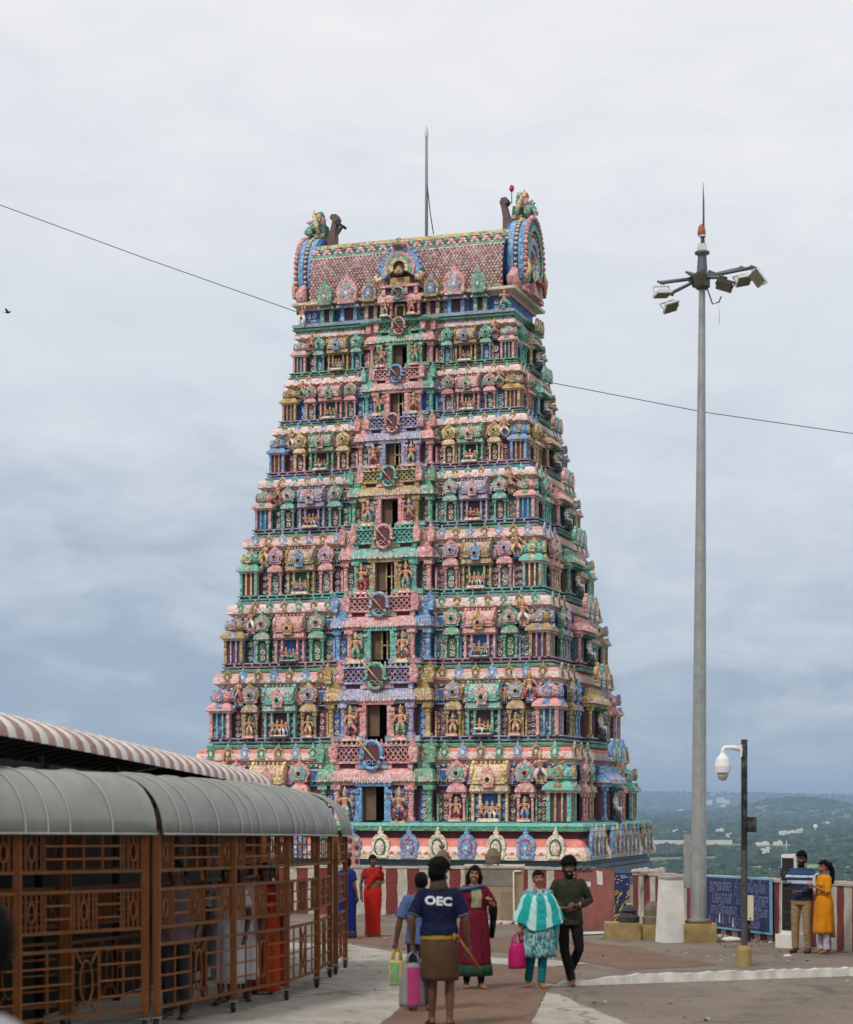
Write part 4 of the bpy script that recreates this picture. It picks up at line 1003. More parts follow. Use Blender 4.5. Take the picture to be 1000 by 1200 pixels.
# ---- striped parapet walls
WR = mat('stripe_red', '#753633', var=.25, scale=5, dirt=.6, rough=.9, bump=.4, bscale=20)
WW = mat('stripe_white', '#b3aca0', var=.25, scale=5, dirt=.7, rough=.9, bump=.4, bscale=20)
CAPM = mat('wall_cap', '#b2a498', var=.2, scale=4, dirt=.5, rough=.9)
def parapet(pts, label, h=1.2, th=.28, w=.31, seed=1, start=0):
    root_p = pts[0]
    o = empty('parapet_wall', (root_p[0], root_p[1], gz(root_p[1])), label=label, cat='wall', group='striped parapet walls round the yard')
    r = random.Random(seed); mb = MB(); cap = MB(); idx = start
    off = Vector((root_p[0], root_p[1], gz(root_p[1])))
    for a, b in zip(pts, pts[1:]):
        a, b = Vector((*a, 0)), Vector((*b, 0)); L = (b - a).length; n = max(1, round(L / w)); dv = (b - a) / L; nn = Vector((-dv.y, dv.x, 0))
        if nn.y < 0: nn = -nn
        ed = [k / n + (r.uniform(-.12, .12) / n if 0 < k < n else 0) for k in range(n + 1)]
        for k in range(n):
            m = WR if idx % 2 else WW; idx += 1
            z_ = 7
            prev = None
            for q in range(z_ + 1):
                zz = h * q / z_
                jl = .012 * math.sin(q * 1.7 + k * 2.1) if 0 < k else 0; jr = .012 * math.sin(q * 1.7 + (k + 1) * 2.1) if k < n - 1 else 0
                p, s = a.lerp(b, ed[k]) + dv * jl, a.lerp(b, ed[k + 1]) + dv * jr
                P4 = [p + Vector((0, 0, gz(p.y) + zz - .05)) - off, s + Vector((0, 0, gz(s.y) + zz - .05)) - off, s + nn * th + Vector((0, 0, gz(s.y) + zz - .05)) - off, p + nn * th + Vector((0, 0, gz(p.y) + zz - .05)) - off]
                if prev: mb.add(prev + P4, [(0, 1, 5, 4), (2, 3, 7, 6)] + ([(3, 0, 4, 7)] if k == 0 else []) + ([(1, 2, 6, 5)] if k == n - 1 else []), m)
                prev = P4
        e = .02
        for k in range(max(1, int(L / .5))):
            nn_ = max(1, int(L / .5)); p, s = a.lerp(b, k / nn_), a.lerp(b, (k + 1) / nn_); h1 = h - .052; h2 = h - .0 + r.uniform(-.015, .02)
            v8 = []
            for hh in (h1, h2):
                v8 += [p - nn * e + Vector((0, 0, gz(p.y) + hh)) - off, s - nn * e + Vector((0, 0, gz(s.y) + hh)) - off, s + nn * (th + e) + Vector((0, 0, gz(s.y) + hh)) - off, p + nn * (th + e) + Vector((0, 0, gz(p.y) + hh)) - off]
            cap.add(v8, [(0, 3, 2, 1), (4, 5, 6, 7), (0, 1, 5, 4), (2, 3, 7, 6), (3, 0, 4, 7), (1, 2, 6, 5)], CAPM)
    mb.build('striped_wall', o); cap.build('wall_cap', o)
    return o
parapet([(-7.5, 53.4), (-1.3, 51.5), (2.5, 49.6), (4.15, 47.6)], 'far striped parapet wall running behind the walking people', 1.24, start=1, seed=3)
parapet([(4.68, 45.6), (5.35, 43.6), (5.93, 40.5), (6.5, 37.8), (7.25, 34.3), (8.2, 29.6), (9.7, 21.0), (11.2, 10.0), (12.0, -2.0)], 'red and white striped parapet wall behind the tall pole and the couple', 1.17, start=1, seed=4)

# ---- plaster block with pipe
BE = mat('beige_plaster', '#95816c', var=.2, scale=3, dirt=.4, rough=.9, bump=.3); BE2 = mat('beige_patch', '#857360', var=.2, scale=3, dirt=.3, rough=.9); BE3 = mat('grey_patch', '#7d7468', var=.25, scale=4, dirt=.5, rough=.9)
PIP = mat('pvc_pipe', '#cfc6ae', rough=.5, var=.1)
g = gpt(579, 1083); root = empty('plaster_block', g, R(-3), label='beige plastered block with a white pipe between the striped walls', cat='wall block')
mb = MB(); mb.box((0, .7, .62), (1.34, 1.4, 1.38), BE); mb.box((0, .7, 1.29), (1.40, 1.46, .045), CAPM); mb.box((-.05, -.003, 1.05), (1.2, .02, .36), BE3); mb.box((-.42, -.006, .45), (.42, .02, .8), BE2); mb.box((.34, -.006, .4), (.36, .02, .66), BE2)
mb.build('block_body', root)
mb = MB(); mb.tube([(.60, -.03, .05), (.45, -.03, .05), (.45, -.03, 1.18), (.47, -.03, 1.2), (.62, -.03, 1.2)], .024, PIP, n=8); mb.tube([(-.6, -.04, .06), (.45, -.04, .05)], .03, PIP, n=8); mb.build('pipe', root)
for k in range(5):
    p = gpt(548 + k * 14, 1087 + (k % 2)); mb = MB(); mb.ball((0, 0, .02), (.12 + .03 * (k % 3), .1, .07), CAPM, 7, 5, False)
    # rubble belongs to the block's foot
    mb.build('plaster_lump', root, T(-.6 + k * .3, -.28, 0))
# ---- salmon sheet gate
SG = mat('salmon_sheet', '#935c52', var=.22, scale=3, dirt=.5, rough=.6); PAP = mat('paper', '#cfc9c2', rough=.9, var=.15, scale=12)
g = gpt(699, 1091); root = empty('sheet_gate', g, R(6), label='salmon painted sheet metal gate with torn white papers on it', cat='gate')
mb = MB(); n = 12
for k in range(n):
    x = -.345 + .69 * (k + .5) / n; mb.box((x, .02 - .006 * (k % 2), .65), (.69 / n, .03, 1.26), SG)
mb.box((0, .05, 1.29), (.74, .08, .05), mat('gate_rust', '#6d4a42', var=.3, scale=8, rough=.9)); mb.box((-.365, .05, .65), (.05, .07, 1.3), SG); mb.box((.365, .05, .65), (.05, .07, 1.3), SG)
mb.build('gate_sheet', root)
mb = MB(); mb.add([(.02, -.008, .98), (.14, -.008, .96), (.13, -.008, 1.24), (.0, -.008, 1.27)], [(0, 1, 2, 3)], PAP); mb.build('paper', root)
mb = MB(); mb.add([(-.31, -.008, .92), (-.12, -.008, .93), (-.12, -.008, 1.03), (-.3, -.008, 1.04)], [(0, 1, 2, 3)], PAP); mb.build('paper', root)
mb = MB()
for k in range(6): mb.ball((-.38 + .05 * k, .02, 1.30 + .03 * math.sin(k * 2)), (.06, .06, .05), mat('rag_grey', '#55504c', rough=.9), 6, 4, False)
mb.build('tied_rag', root)
tag(patch('white_sill', [(676, 1094), (716, 1092), (716, 1095), (676, 1097)], GP, .02, .02, 8), kind='structure')
# ---- dark blue mural with yellow flowers
NV = mat('mural_navy', '#26305a', var=.3, scale=6, rough=.85, dirt=.3); YL = mat('mural_yellow', '#c9ae3c', var=.3, scale=10, rough=.9); OL = mat('mural_green', '#4a5a38', var=.3, scale=10, rough=.9)
g = gpt(727, 1082); root = empty('mural_panel', g, R(-4), label='narrow dark blue panel painted with yellow flowers beside the salmon gate', cat='painted panel')
mb = MB(); mb.box((0, .08, .55), (.44, .12, 1.2), NV); mb.build('panel_board', root)
mb = MB(); r = random.Random(4)
for k in range(70):
    x, z = r.uniform(-.21, .21), r.uniform(.05, .72); a = r.uniform(.6, 1.1); l = r.uniform(.05, .12); w = .016
    dx, dz = math.cos(a) * l, math.sin(a) * l; mb.add([(x - w, .015 + .001 * (k % 3), z), (x + w, .015 + .001 * (k % 3), z - w), (min(.22, x + dx), .015 + .001 * (k % 3), z + dz)], [(0, 1, 2)], YL if k % 3 else OL)
for k in range(14):
    x, z = r.uniform(-.18, .18), r.uniform(.85, 1.1); mb.box((x, .013, z), (.05, .01, .012), PAP)
mb.build('painted_flowers', root)
# ---- low yellowed planter block and two dark carved stones
YC = mat('yellow_stain', '#9a8458', var=.3, scale=4, dirt=.55, rough=.9, bump=.4); DST = mat('dark_stone', '#3c3836', var=.3, scale=6, dirt=.3, rough=.8, bump=.5); BST = mat('brown_stone', '#6f6152', var=.3, scale=5, dirt=.4, rough=.9, bump=.5)
g = gpt(744, 1102); root = empty('low_plinth', g, label='low yellow stained concrete plinth carrying two dark stones', cat='plinth')
mb = MB(); mb.box((-.20, .35, .15), (.64, .7, .34), YC); mb.build('plinth_block', root); mb = MB(); mb.box((.33, .42, .13), (.40, .7, .30), YC); mb.build('plinth_block', root)
g2 = g + Vector((-.08, .3, .325)); mb = MB(); mb.lathe([(.20, 0), (.21, .10), (.15, .16), (.13, .19), (.17, .22), (.11, .29), (.04, .33)], DST, n=10, smooth=False); mb.ball((0, 0, .34), (.05, .05, .03), WW, 6, 4)
tag(link('carved_stone', mb.mesh('carved_stone'), None, Matrix.Translation(g2)), label='dark tiered carved stone with a white smear on top of the plinth', cat='stone')
g2 = g + Vector((.38, .35, .282)); mb = MB(); mb.lathe([(.19, 0), (.2, .14), (.16, .17), (.165, .28), (.14, .36), (.06, .44)], BST, n=10, smooth=False)
tag(link('carved_stone', mb.mesh('carved_stone'), None, Matrix.Translation(g2)), label='taller brown carved stone leaning by the white pillar', cat='stone')
# ---- white tapered pillar
WP = mat('white_wash', '#d3d0c9', var=.12, scale=3, dirt=.3, rough=.9); GWP = mat('grey_wash', '#9c9890', var=.2, scale=3, dirt=.5, rough=.9)
g = gpt(789, 1105); root = empty('concrete_bollard', g, R(14), label='thick whitewashed tapering concrete pillar left of the tall pole', cat='pillar')
mb = MB(); mb.box((.04, .23, .58), (.44, .46, 1.22), WP, .78); mb.build('pillar_body', root); mb = MB(); mb.box((.04, .23, 1.205), (.37, .40, .04), GWP); mb.build('pillar_cap', root)
# ---- high mast light
GALV = mat('galvanised', '#9c9d99', var=.16, scale=5, dirt=.25, metal=.35, rough=.5); GALD = mat('galv_dark', '#5e6466', var=.2, scale=4, metal=.3, rough=.55)
g = gpt(821, 1105) + Vector((0, .3, 0)); root = empty('high_mast_light', g, label='tall grey steel mast carrying a crown of floodlights, on a yellow plinth', cat='lamp mast')
mb = MB(); mb.box((0, 0, .16), (.60, .6, .38), YC); mb.box((0, 0, .37), (.44, .44, .03), mat('base_rust', '#5a4336', rough=.9)); mb.build('mast_plinth', root)
mtop = 12.35
mb = MB(); mb.lathe([(.155, .38), (.105, 7), (.058, mtop)], GALV, n=12, smooth=False); mb.lathe([(.21, .38), (.21, .42)], GALV, n=12); 
mb.build('mast_pole', root, Matrix.Rotation(R(.35), 4, 'Y'))
mb = MB(); mb.box((-.19, .12, 1.5), (.11, .16, 1.0), GALV); mb.build('junction_box', root)
hd = empty('lamp_head', (mtop * math.tan(R(.35)), 0, mtop)); hd.parent = root
k_ = .01585
def lp(px, py, y=0): return Vector(((px - 824.5) * k_, y, (331 - py) * k_))
mb = MB(); mb.lathe([(.09, -.15), (.15, -.1), (.15, .1), (.10, .2), (.08, .5), (.14, .52), (.14, .56)], GALD, n=10)
for e, y in (((773, 337), -.3), ((788, 341), .3), ((876, 309), .35), ((882, 319), -.3), ((815, 333), -.45), ((845, 333), -.45), ((811, 316), .3), ((838, 316), .25)):
    mb.tube([(0, 0, .08), lp(*e, y)], .035, GALD, n=6); q = lp(*e, y); mb.tube([q + Vector((-.06, 0, .03)), q + Vector((.08, 0, -.02))], .025, GALD, n=5)
mb.build('arm_frame', hd)
LB = mat('lamp_body', '#cfcfcb', rough=.5, var=.1); LBK = mat('lamp_black', '#333436', rough=.5); LGL = mat('lamp_glass', '#776f5f', rough=.3, var=.2, scale=9)
for (px, py), y, rx, ry, rz, dk in (((775, 351), -.35, -12, -6, 20, 0), ((790, 356), .3, -40, -20, 25, 0), ((816, 335), -.5, -55, -30, 15, 1), ((846, 343), -.5, -40, 20, -15, 1), ((877, 324), .35, -38, -14, 20, 0), ((887, 331), -.3, -50, 55, -10, 0)):
    mb = MB(); mb.push(Matrix.Translation(lp(px, py, y)) @ RZ(R(rz)) @ RY(R(ry)) @ RX(R(rx)))
    b_ = LBK if dk else LB
    mb.box((0, 0, 0), (.30, .24, .05), b_); mb.box((0, 0, -.032), (.27, .21, .016), LGL); mb.box((0, 0, .05), (.14, .12, .06), b_)
    for sx in (-1, 1): mb.box((sx * .16, 0, .06), (.015, .04, .18), b_)
    mb.box((0, 0, .15), (.33, .04, .015), b_)
    mb.pop(); mb.build('floodlight', hd)
mb = MB(); mb.box((0, 0, .60), (.16, .16, .2), LB); mb.tube([(0, 0, .7), (0, 0, .86)], .03, GALD); mb.lathe([(.07, 0), (.07, .03)], LB, (0, 0, .84), n=10); mb.lathe([(.075, 0), (.08, .06), (.06, .16), (0, .22)], mat('amber_dome', '#9a5238', rough=.3), (-.01, 0, .87), n=10); mb.build('beacon', hd)
mb = MB(); mb.tube([(.03, .0, .5), (.025, 0, 1.5), (.02, 0, 1.86)], [.022, .018, .004], GALD, n=6); mb.build('lightning_rod', hd)
mb = MB(); mb.tube([(.06, -.1, -.1), (.18, -.12, -.45), (.3, -.1, -.4), (.34, -.1, -.3)], .014, LBK, n=5); mb.tube([(.3, -.1, -.42), (.31, -.1, -.8)], .007, LB, n=4); mb.build('cable', hd)
# ---- camera post
BLK = mat('black_paint', '#211f20', var=.3, scale=12, rough=.6, dirt=.0, fleck=.12); WRN = mat('worn_grey', '#4b4846', var=.35, scale=14, rough=.8, dirt=.5); CAMW = mat('camera_white', '#dddcd7', rough=.4, var=.05)
g = gpt(872.5, 1132); root = empty('camera_post', g, label='slim black post with a white dome camera, on a yellow block', cat='camera post')
mb = MB(); mb.lathe([(.12, 0), (.115, .25), (.09, .31)], YC, n=10, smooth=False); mb.build('post_base', root)
mb = MB(); mb.lathe([(.05, .30), (.05, 1.75)], WRN, n=10); mb.lathe([(.0475, 1.75), (.0475, 3.40), (.05, 3.41), (.05, 3.43)], BLK, n=10); mb.build('post_tube', root)
mb = MB(); mb.tube([(-.03, 0, 3.27), (-.16, 0, 3.31), (-.3, 0, 3.31), (-.325, 0, 3.26), (-.325, 0, 3.16)], [.045, .035, .03, .035, .035], CAMW, n=10); mb.box((-.055, 0, 3.26), (.03, .1, .18), CAMW); mb.build('bracket', root)
mb = MB(); mb.lathe([(.075, -.11), (.115, -.10), (.125, 0), (.10, .11), (.05, .17), (.035, .2)], CAMW, (-.325, 0, 3.03), n=16); hsg = mb.build('dome_housing', root)
mb = MB(); mb.lathe([(0, -.23), (.05, -.215), (.082, -.16), (.085, -.11)], mat('smoke_dome', '#b4aea0', rough=.15), (-.325, 0, 3.03), n=14); mb.build('dome_lens', hsg)
mb = MB(); mb.box((.115, .02, 2.14), (.13, .12, .23), BLK); mb.box((.05, .02, 2.14), (.03, .05, .05), BLK); mb.build('control_box', root)
# ---- stub post with beige meter box
g = gpt(877.5, 1104); root = empty('meter_post', g, label='short dark stub post with a pale meter box behind the camera post', cat='meter box')
mb = MB(); mb.box((0, 0, .2), (.07, .07, .44), BLK); mb.build('stub', root); mb = MB(); mb.box((.02, -.03, .64), (.12, .1, .46), PIP); mb.box((.02, -.085, .45), (.025, .015, .025), BLK); mb.build('meter_case', root)
# ---- weighing kiosk
g = gpt(921, 1111); root = empty('kiosk', g, R(-48), label='upright white kiosk with a dark glazed front beside the couple', cat='kiosk')
mb = MB(); mb.box((0, .2, .11), (.38, .50, .26), WP); mb.build('kiosk_base', root)
mb = MB(); mb.box((0, .22, .94), (.30, .30, 1.42), WP); mb.build('kiosk_body', root)
mb = MB(); mb.box((0, .065, .95), (.25, .02, 1.28), mat('kiosk_glass', '#1c1e1c', rough=.15, spec=.6, var=.3, scale=4)); 
for q in range(6): mb.box((0, .052, .42 + q * .21), (.18, .01, .05), mat('kiosk_print', '#2f2d28', var=.4, scale=20, rough=.5))
mb.build('kiosk_front', root)
# ---- blue painted board on the parapet
NB = mat('board_navy', '#2b3760', var=.28, scale=5, dirt=.35, rough=.8, bump=.2); CY = mat('board_rim', '#6fa3bf', var=.2, scale=8, rough=.8); LET = mat('board_letter', '#757b98', var=.3, scale=18, rough=.9, dirt=.3)
a = Vector((5.80, 41.2, 0)); b = Vector((6.53, 37.7, 0)); d = (b - a); Lb = d.length; ang = math.atan2(d.y, d.x)
root = empty('painted_board', ((a + b) / 2 + Vector((-.07, -.02, gz((a.y + b.y) / 2)))), ang, label='dark blue board with faded white lettering painted on the striped parapet', cat='painted board')
tilt = math.atan2(gz(b.y) - gz(a.y), Lb)
bb = empty('board', (0, 0, 0)); bb.parent = root; bb.rotation_euler = (0, -tilt, 0)
mb = MB(); mb.box((0, 0, .66), (Lb, .03, 1.02), NB); mb.build('board_face', bb)
mb = MB()
for z in (.15, 1.17): mb.box((0, -.006, z), (Lb + .06, .04, .035), CY)
for x in (-Lb / 2, Lb / 2): mb.box((x, -.006, .66), (.05, .041, 1.0), CY)
mb.build('board_rim', bb)
r = random.Random(11)
fnt = None
try:
    fnt = bpy.data.fonts.load(bpy.utils.system_resource('DATAFILES', path='fonts') + '/NotoSansTamil-VariableFont_wdth,wght.woff2')
except Exception: fnt = None
def text_mesh(txt, size, font=None, ext=.002, off=0., m=None, shear=0.):
    c = bpy.data.curves.new('lettering', 'FONT'); c.body = txt; c.size = size; c.extrude = ext; c.offset = off; c.align_x = 'CENTER'; c.align_y = 'CENTER'; c.shear = shear; c.resolution_u = 3
    if font: c.font = font
    o = bpy.data.objects.new('lettering', c); COL.objects.link(o); dg = bpy.context.evaluated_depsgraph_get(); me = bpy.data.meshes.new_from_object(o.evaluated_get(dg)); bpy.data.objects.remove(o); bpy.data.curves.remove(c)
    me.materials.clear(); me.materials.append(m); return me
for k, (txt, z, sz, x) in enumerate((('அருள்மிகு  திருக்கோயில்', .99, .30, -.1), ('பக்தர்கள்    கவனத்திற்கு', .75, .34, 0), ('குப்பைகளை  போடாதீர்கள்', .52, .27, .1), ('நிர்வாகம்', .30, .26, .5))):
    me = text_mesh(txt, sz, None, .001, 0, LET)
    w = max(v.co.x for v in me.vertices) - min(v.co.x for v in me.vertices); bpy.data.meshes.remove(me)
    sx = min(1.6, (Lb * (.86 if k < 3 else .4)) / max(w, .01)); wp = txt.split(); xs_ = [x - Lb * .23, x + Lb * .23] if len(wp) == 2 else [x]
    for wd_, xx in zip(wp, xs_): link('lettering', text_mesh(wd_, sz, None, .001, 0, LET), bb, T(xx, -.019, z) @ RX(PI / 2) @ S(sx, 1, 1))
for k in range(9):
    mb = MB(); x = -Lb / 2 + .25 + k * .19; z = .30 + .06 * math.sin(k * 2.3); c = [LET, WR, LET, PAP][k % 4]
    mb.add([(-.05, 0, -.07), (.05, 0, -.09), (.035, 0, .07), (-.01, 0, .12)], [(0, 1, 2, 3)], c); mb.build('faded_picture', bb, T(x, -.019, z))
    if k > 6: break
# ---- litter
tag(link('white_stone', (lambda m: (m.ball((0, 0, .04), (.2, .12, .06), WP, 9, 6), m.mesh('white_stone'))[1])(MB()), None, Matrix.Translation(gpt(857, 1104))), label='flat white stone lying in front of the blue board', cat='stone')
tag(link('paper_scrap', (lambda m: (m.box((0, 0, .02), (.12, .09, .03), PAP, .7), m.mesh('paper_scrap'))[1])(MB()), None, Matrix.Translation(gpt(923, 1121))), label='small white paper scrap on the ground by the man in the striped sweater', cat='litter')
# rubble on the parapet top
tag(link('plaster_rubble', (lambda m: ([m.ball((.12 * k - .3, .05 * (k % 2), .04), (.1, .09, .06 + .02 * (k % 3)), CAPM, 6, 4, False) for k in range(6)], m.mesh('plaster_rubble'))[1])(MB()), None, Matrix.Translation((4.95, 44.85, gz(44.85) + 1.17))), label='heap of pale broken plaster on top of the striped parapet', cat='rubble')
# painted pillar by the cage end
PKP = mat('pillar_pink', '#b98a86', var=.3, scale=7, dirt=.3, rough=.8)
g = gpt(410, 1062); root = empty('painted_pillar', g, label='pink and white painted pillar glimpsed beyond the far end of the cage', cat='pillar')
mb = MB(); mb.box((0, .3, 1.0), (.55, .5, 2.0), PKP)
mb.build('pillar_shaft', root); mb = MB()
for q in range(9):
    for sx in (-.2, 0, .2): mb.ball((sx, .04, .3 + q * .2), (.07, .03, .08), WW if (q + int(sx * 5)) % 2 else WR, 6, 4)
mb.build('pillar_ornament', root)
# ---- overhead cable passing behind the tower
ms_ = mat('cable_black', '#2a2c30', rough=.7)
mb = MB(); Yc = 104
A_ = [(-60, 219), (0, 240), (174, 304), (347, 365), (500, 411), (650, 449), (826, 483), (1000, 508), (1080, 517)]
mb.tube([at(x, y, Yc) for x, y in A_], .022, mat('cable_grey', '#54585e', rough=.7), n=5)
tag(mb.build('overhead_cable'), label='thin black overhead cable sagging behind the temple tower', cat='cable')
# ---- bird
mb = MB(); c = at(9, 366, 140); mb.push(Matrix.Translation(c))
mb.ball((0, 0, 0), (.17, .1, .08), ms_, 8, 5); mb.ball((.16, 0, .05), .06, ms_, 6, 4); mb.add([(-.1, 0, 0), (-.35, .06, .02), (-.35, -.06, .02)], [(0, 1, 2), (2, 1, 0)], ms_)
for s in (-1, 1): mb.add([(.08, 0, .05), (-.1, 0, .05), (-.05, s * .28, .22), (-.12, s * .5, .12)], [(0, 1, 2), (2, 1, 3), (2, 1, 0), (3, 1, 2)], ms_)
mb.pop(); tag(mb.build('bird'), label='tiny dark bird flying in the clouds on the far left', cat='bird')

# ---- small litter and a splash of whitewash
r = random.Random(77); mb = MB()
for k in range(260):
    px, py = r.uniform(380, 1040), r.choice((r.uniform(1092, 1215), r.uniform(1090, 1130)))
    p = gpt(px, py); sz_ = r.uniform(.008, .03)
    mb.ball((p.x, p.y, p.z + sz_ * .3), (sz_, sz_ * r.uniform(.6, 1.2), sz_ * .5), [BE2, BST, WW, DST, OL][r.randrange(5)], 5, 3, False)
tag(mb.build('gravel'), kind='stuff')
# dirt and rubble along the foot of the walls
mb = MB()
for k in range(220):
    t = r.random(); a_, b_ = ((Vector((-1.3, 51.4, 0)), Vector((2.5, 49.5, 0))) if k % 2 else (Vector((4.7, 45.4, 0)), Vector((7.2, 34.3, 0)))); p = a_.lerp(b_, t) + Vector((r.uniform(-.2, 0), r.uniform(-.35, -.03), 0)); sz_ = r.uniform(.015, .06)
    mb.ball((p.x, p.y, gz(p.y) + sz_ * .25), (sz_, sz_, sz_ * .5), [BE2, BST, CAPM][r.randrange(3)], 5, 3, False)
tag(mb.build('rubble'), kind='stuff')
# ================================================================ people, bags, monkeys
def remesh(mb, voxel, smooth=4, name='body'):
    me = mb.mesh(name + '_raw'); o = bpy.data.objects.new('tmp_form', me); COL.objects.link(o)
    md = o.modifiers.new('r', 'REMESH'); md.mode = 'VOXEL'; md.voxel_size = voxel; md.use_smooth_shade = True
    m2 = o.modifiers.new('s', 'SMOOTH'); m2.factor = .5; m2.iterations = smooth
    dg = bpy.context.evaluated_depsgraph_get(); out = bpy.data.meshes.new_from_object(o.evaluated_get(dg))
    bpy.data.objects.remove(o); bpy.data.meshes.remove(me)
    out.materials.clear(); out.name = name
    for p in out.polygons: p.use_smooth = True
    return out
def loft(mb, rings, m, n=28, fold=0.0, nf=9, ph=0.0, cap=True, fz=None, smooth=True):
    """rings: (cx, cy, z, rx, ry[, fold amount]) bottom to top or top to bottom"""
    vs = []
    for i, r in enumerate(rings):
        cx, cy, z, rx, ry = r[:5]; fa = r[5] if len(r) > 5 else fold
        for k in range(n):
            a = 2 * PI * k / n
            w = 1 + fa * (math.sin(nf * a + ph + .6 * math.sin(3 * a) + i * .12) * .6 + .4 * math.sin((nf * 2 - 3) * a + ph * 2))
            zz = z + (fz(a, i) if fz else 0)
            vs.append((cx + rx * w * math.cos(a), cy + ry * w * math.sin(a), zz))
    up = rings[-1][2] > rings[0][2]
    fs = [((i * n + k, i * n + (k + 1) % n, (i + 1) * n + (k + 1) % n, (i + 1) * n + k) if up else (i * n + k, (i + 1) * n + k, (i + 1) * n + (k + 1) % n, i * n + (k + 1) % n)) for i in range(len(rings) - 1) for k in range(n)]
    if cap:
        a, b = tuple(range(n)), tuple(range((len(rings) - 1) * n, len(rings) * n))
        fs += [a[::-1], b] if up else [a, b[::-1]]
    if callable(m):
        st_ = len(mb.mi); mb.add(vs, fs, m(0, 0), smooth)
        for i in range(len(rings) - 1):
            for k in range(n): mb.mi[st_ + i * n + k] = mb.mid(m(2 * PI * (k + .5) / n, i))
        return
    mb.add(vs, fs, m, smooth)
def fabric(name, h, var=.12, **k):
    k.setdefault('rough', .85); k.setdefault('scale', 7); k.setdefault('bump', .25); k.setdefault('bscale', 14); k.setdefault('spec', .2)
    return mat('cloth_' + name, h, var=var, **k)
SKIN = {k: mat('skin_' + k, h, var=.08, scale=20, rough=.5, spec=.35) for k, h in dict(dark='#5a3c2d', mid='#744e39', brown='#8c5e45', light='#98684c').items()}
HAIR = mat('hair_black', '#0c0a09', rough=.8, var=.3, scale=38, spec=.12); GREYH = mat('hair_grey', '#6f6a66', rough=.6, var=.3, scale=38)
EYEW = mat('eye_white', '#8f857c', rough=.4); EYED = mat('eye_dark', '#15100e', rough=.2); TEETH = mat('teeth', '#aea396', rough=.3)
LIPS = mat('lips', '#5f302b', rough=.4, var=.05)
def hand(mb, w, d, side, nrm, s, curl=.5, m=None):
    """w wrist, d direction of the hand, nrm palm normal (towards the palm side), side +1: thumb to the left of d seen from the palm"""
    d = Vector(d).normalized(); nr = Vector(nrm); nr = (nr - d * nr.dot(d)).normalized(); x = d.cross(nr).normalized() * side
    mb.tube([w - d * .02 * s, w + d * .03 * s, w + d * .075 * s, w + d * .09 * s], [.025 * s, .034 * s, .038 * s, .03 * s], m, n=8, flat=.6)
    for k, (off, ln) in enumerate(((-.030, .068), (-.010, .078), (.010, .073), (.029, .056))):
        p0 = w + d * .078 * s + x * off * s; dirv = d.copy(); pts = [p0]; ax = x
        for j, f in enumerate((.45, .32, .25)):
            ang = curl * (.5 + .55 * j) * (1 + .08 * k); dd = d * math.cos(ang) + nr * math.sin(ang)
            pts.append(pts[-1] + dd * ln * f * s * 1.05)
        mb.tube(pts, [.0098 * s, .0095 * s, .0088 * s, .0075 * s], m, n=6)
    t0 = w + d * .025 * s - x * .026 * s; t1 = t0 + (d * .6 - x * .75 + nr * .3).normalized() * .034 * s; t2 = t1 + (d * .9 - x * .1 + nr * .45).normalized() * .032 * s
    mb.tube([t0, t1, t2], [.014 * s, .0115 * s, .009 * s], m, n=6)

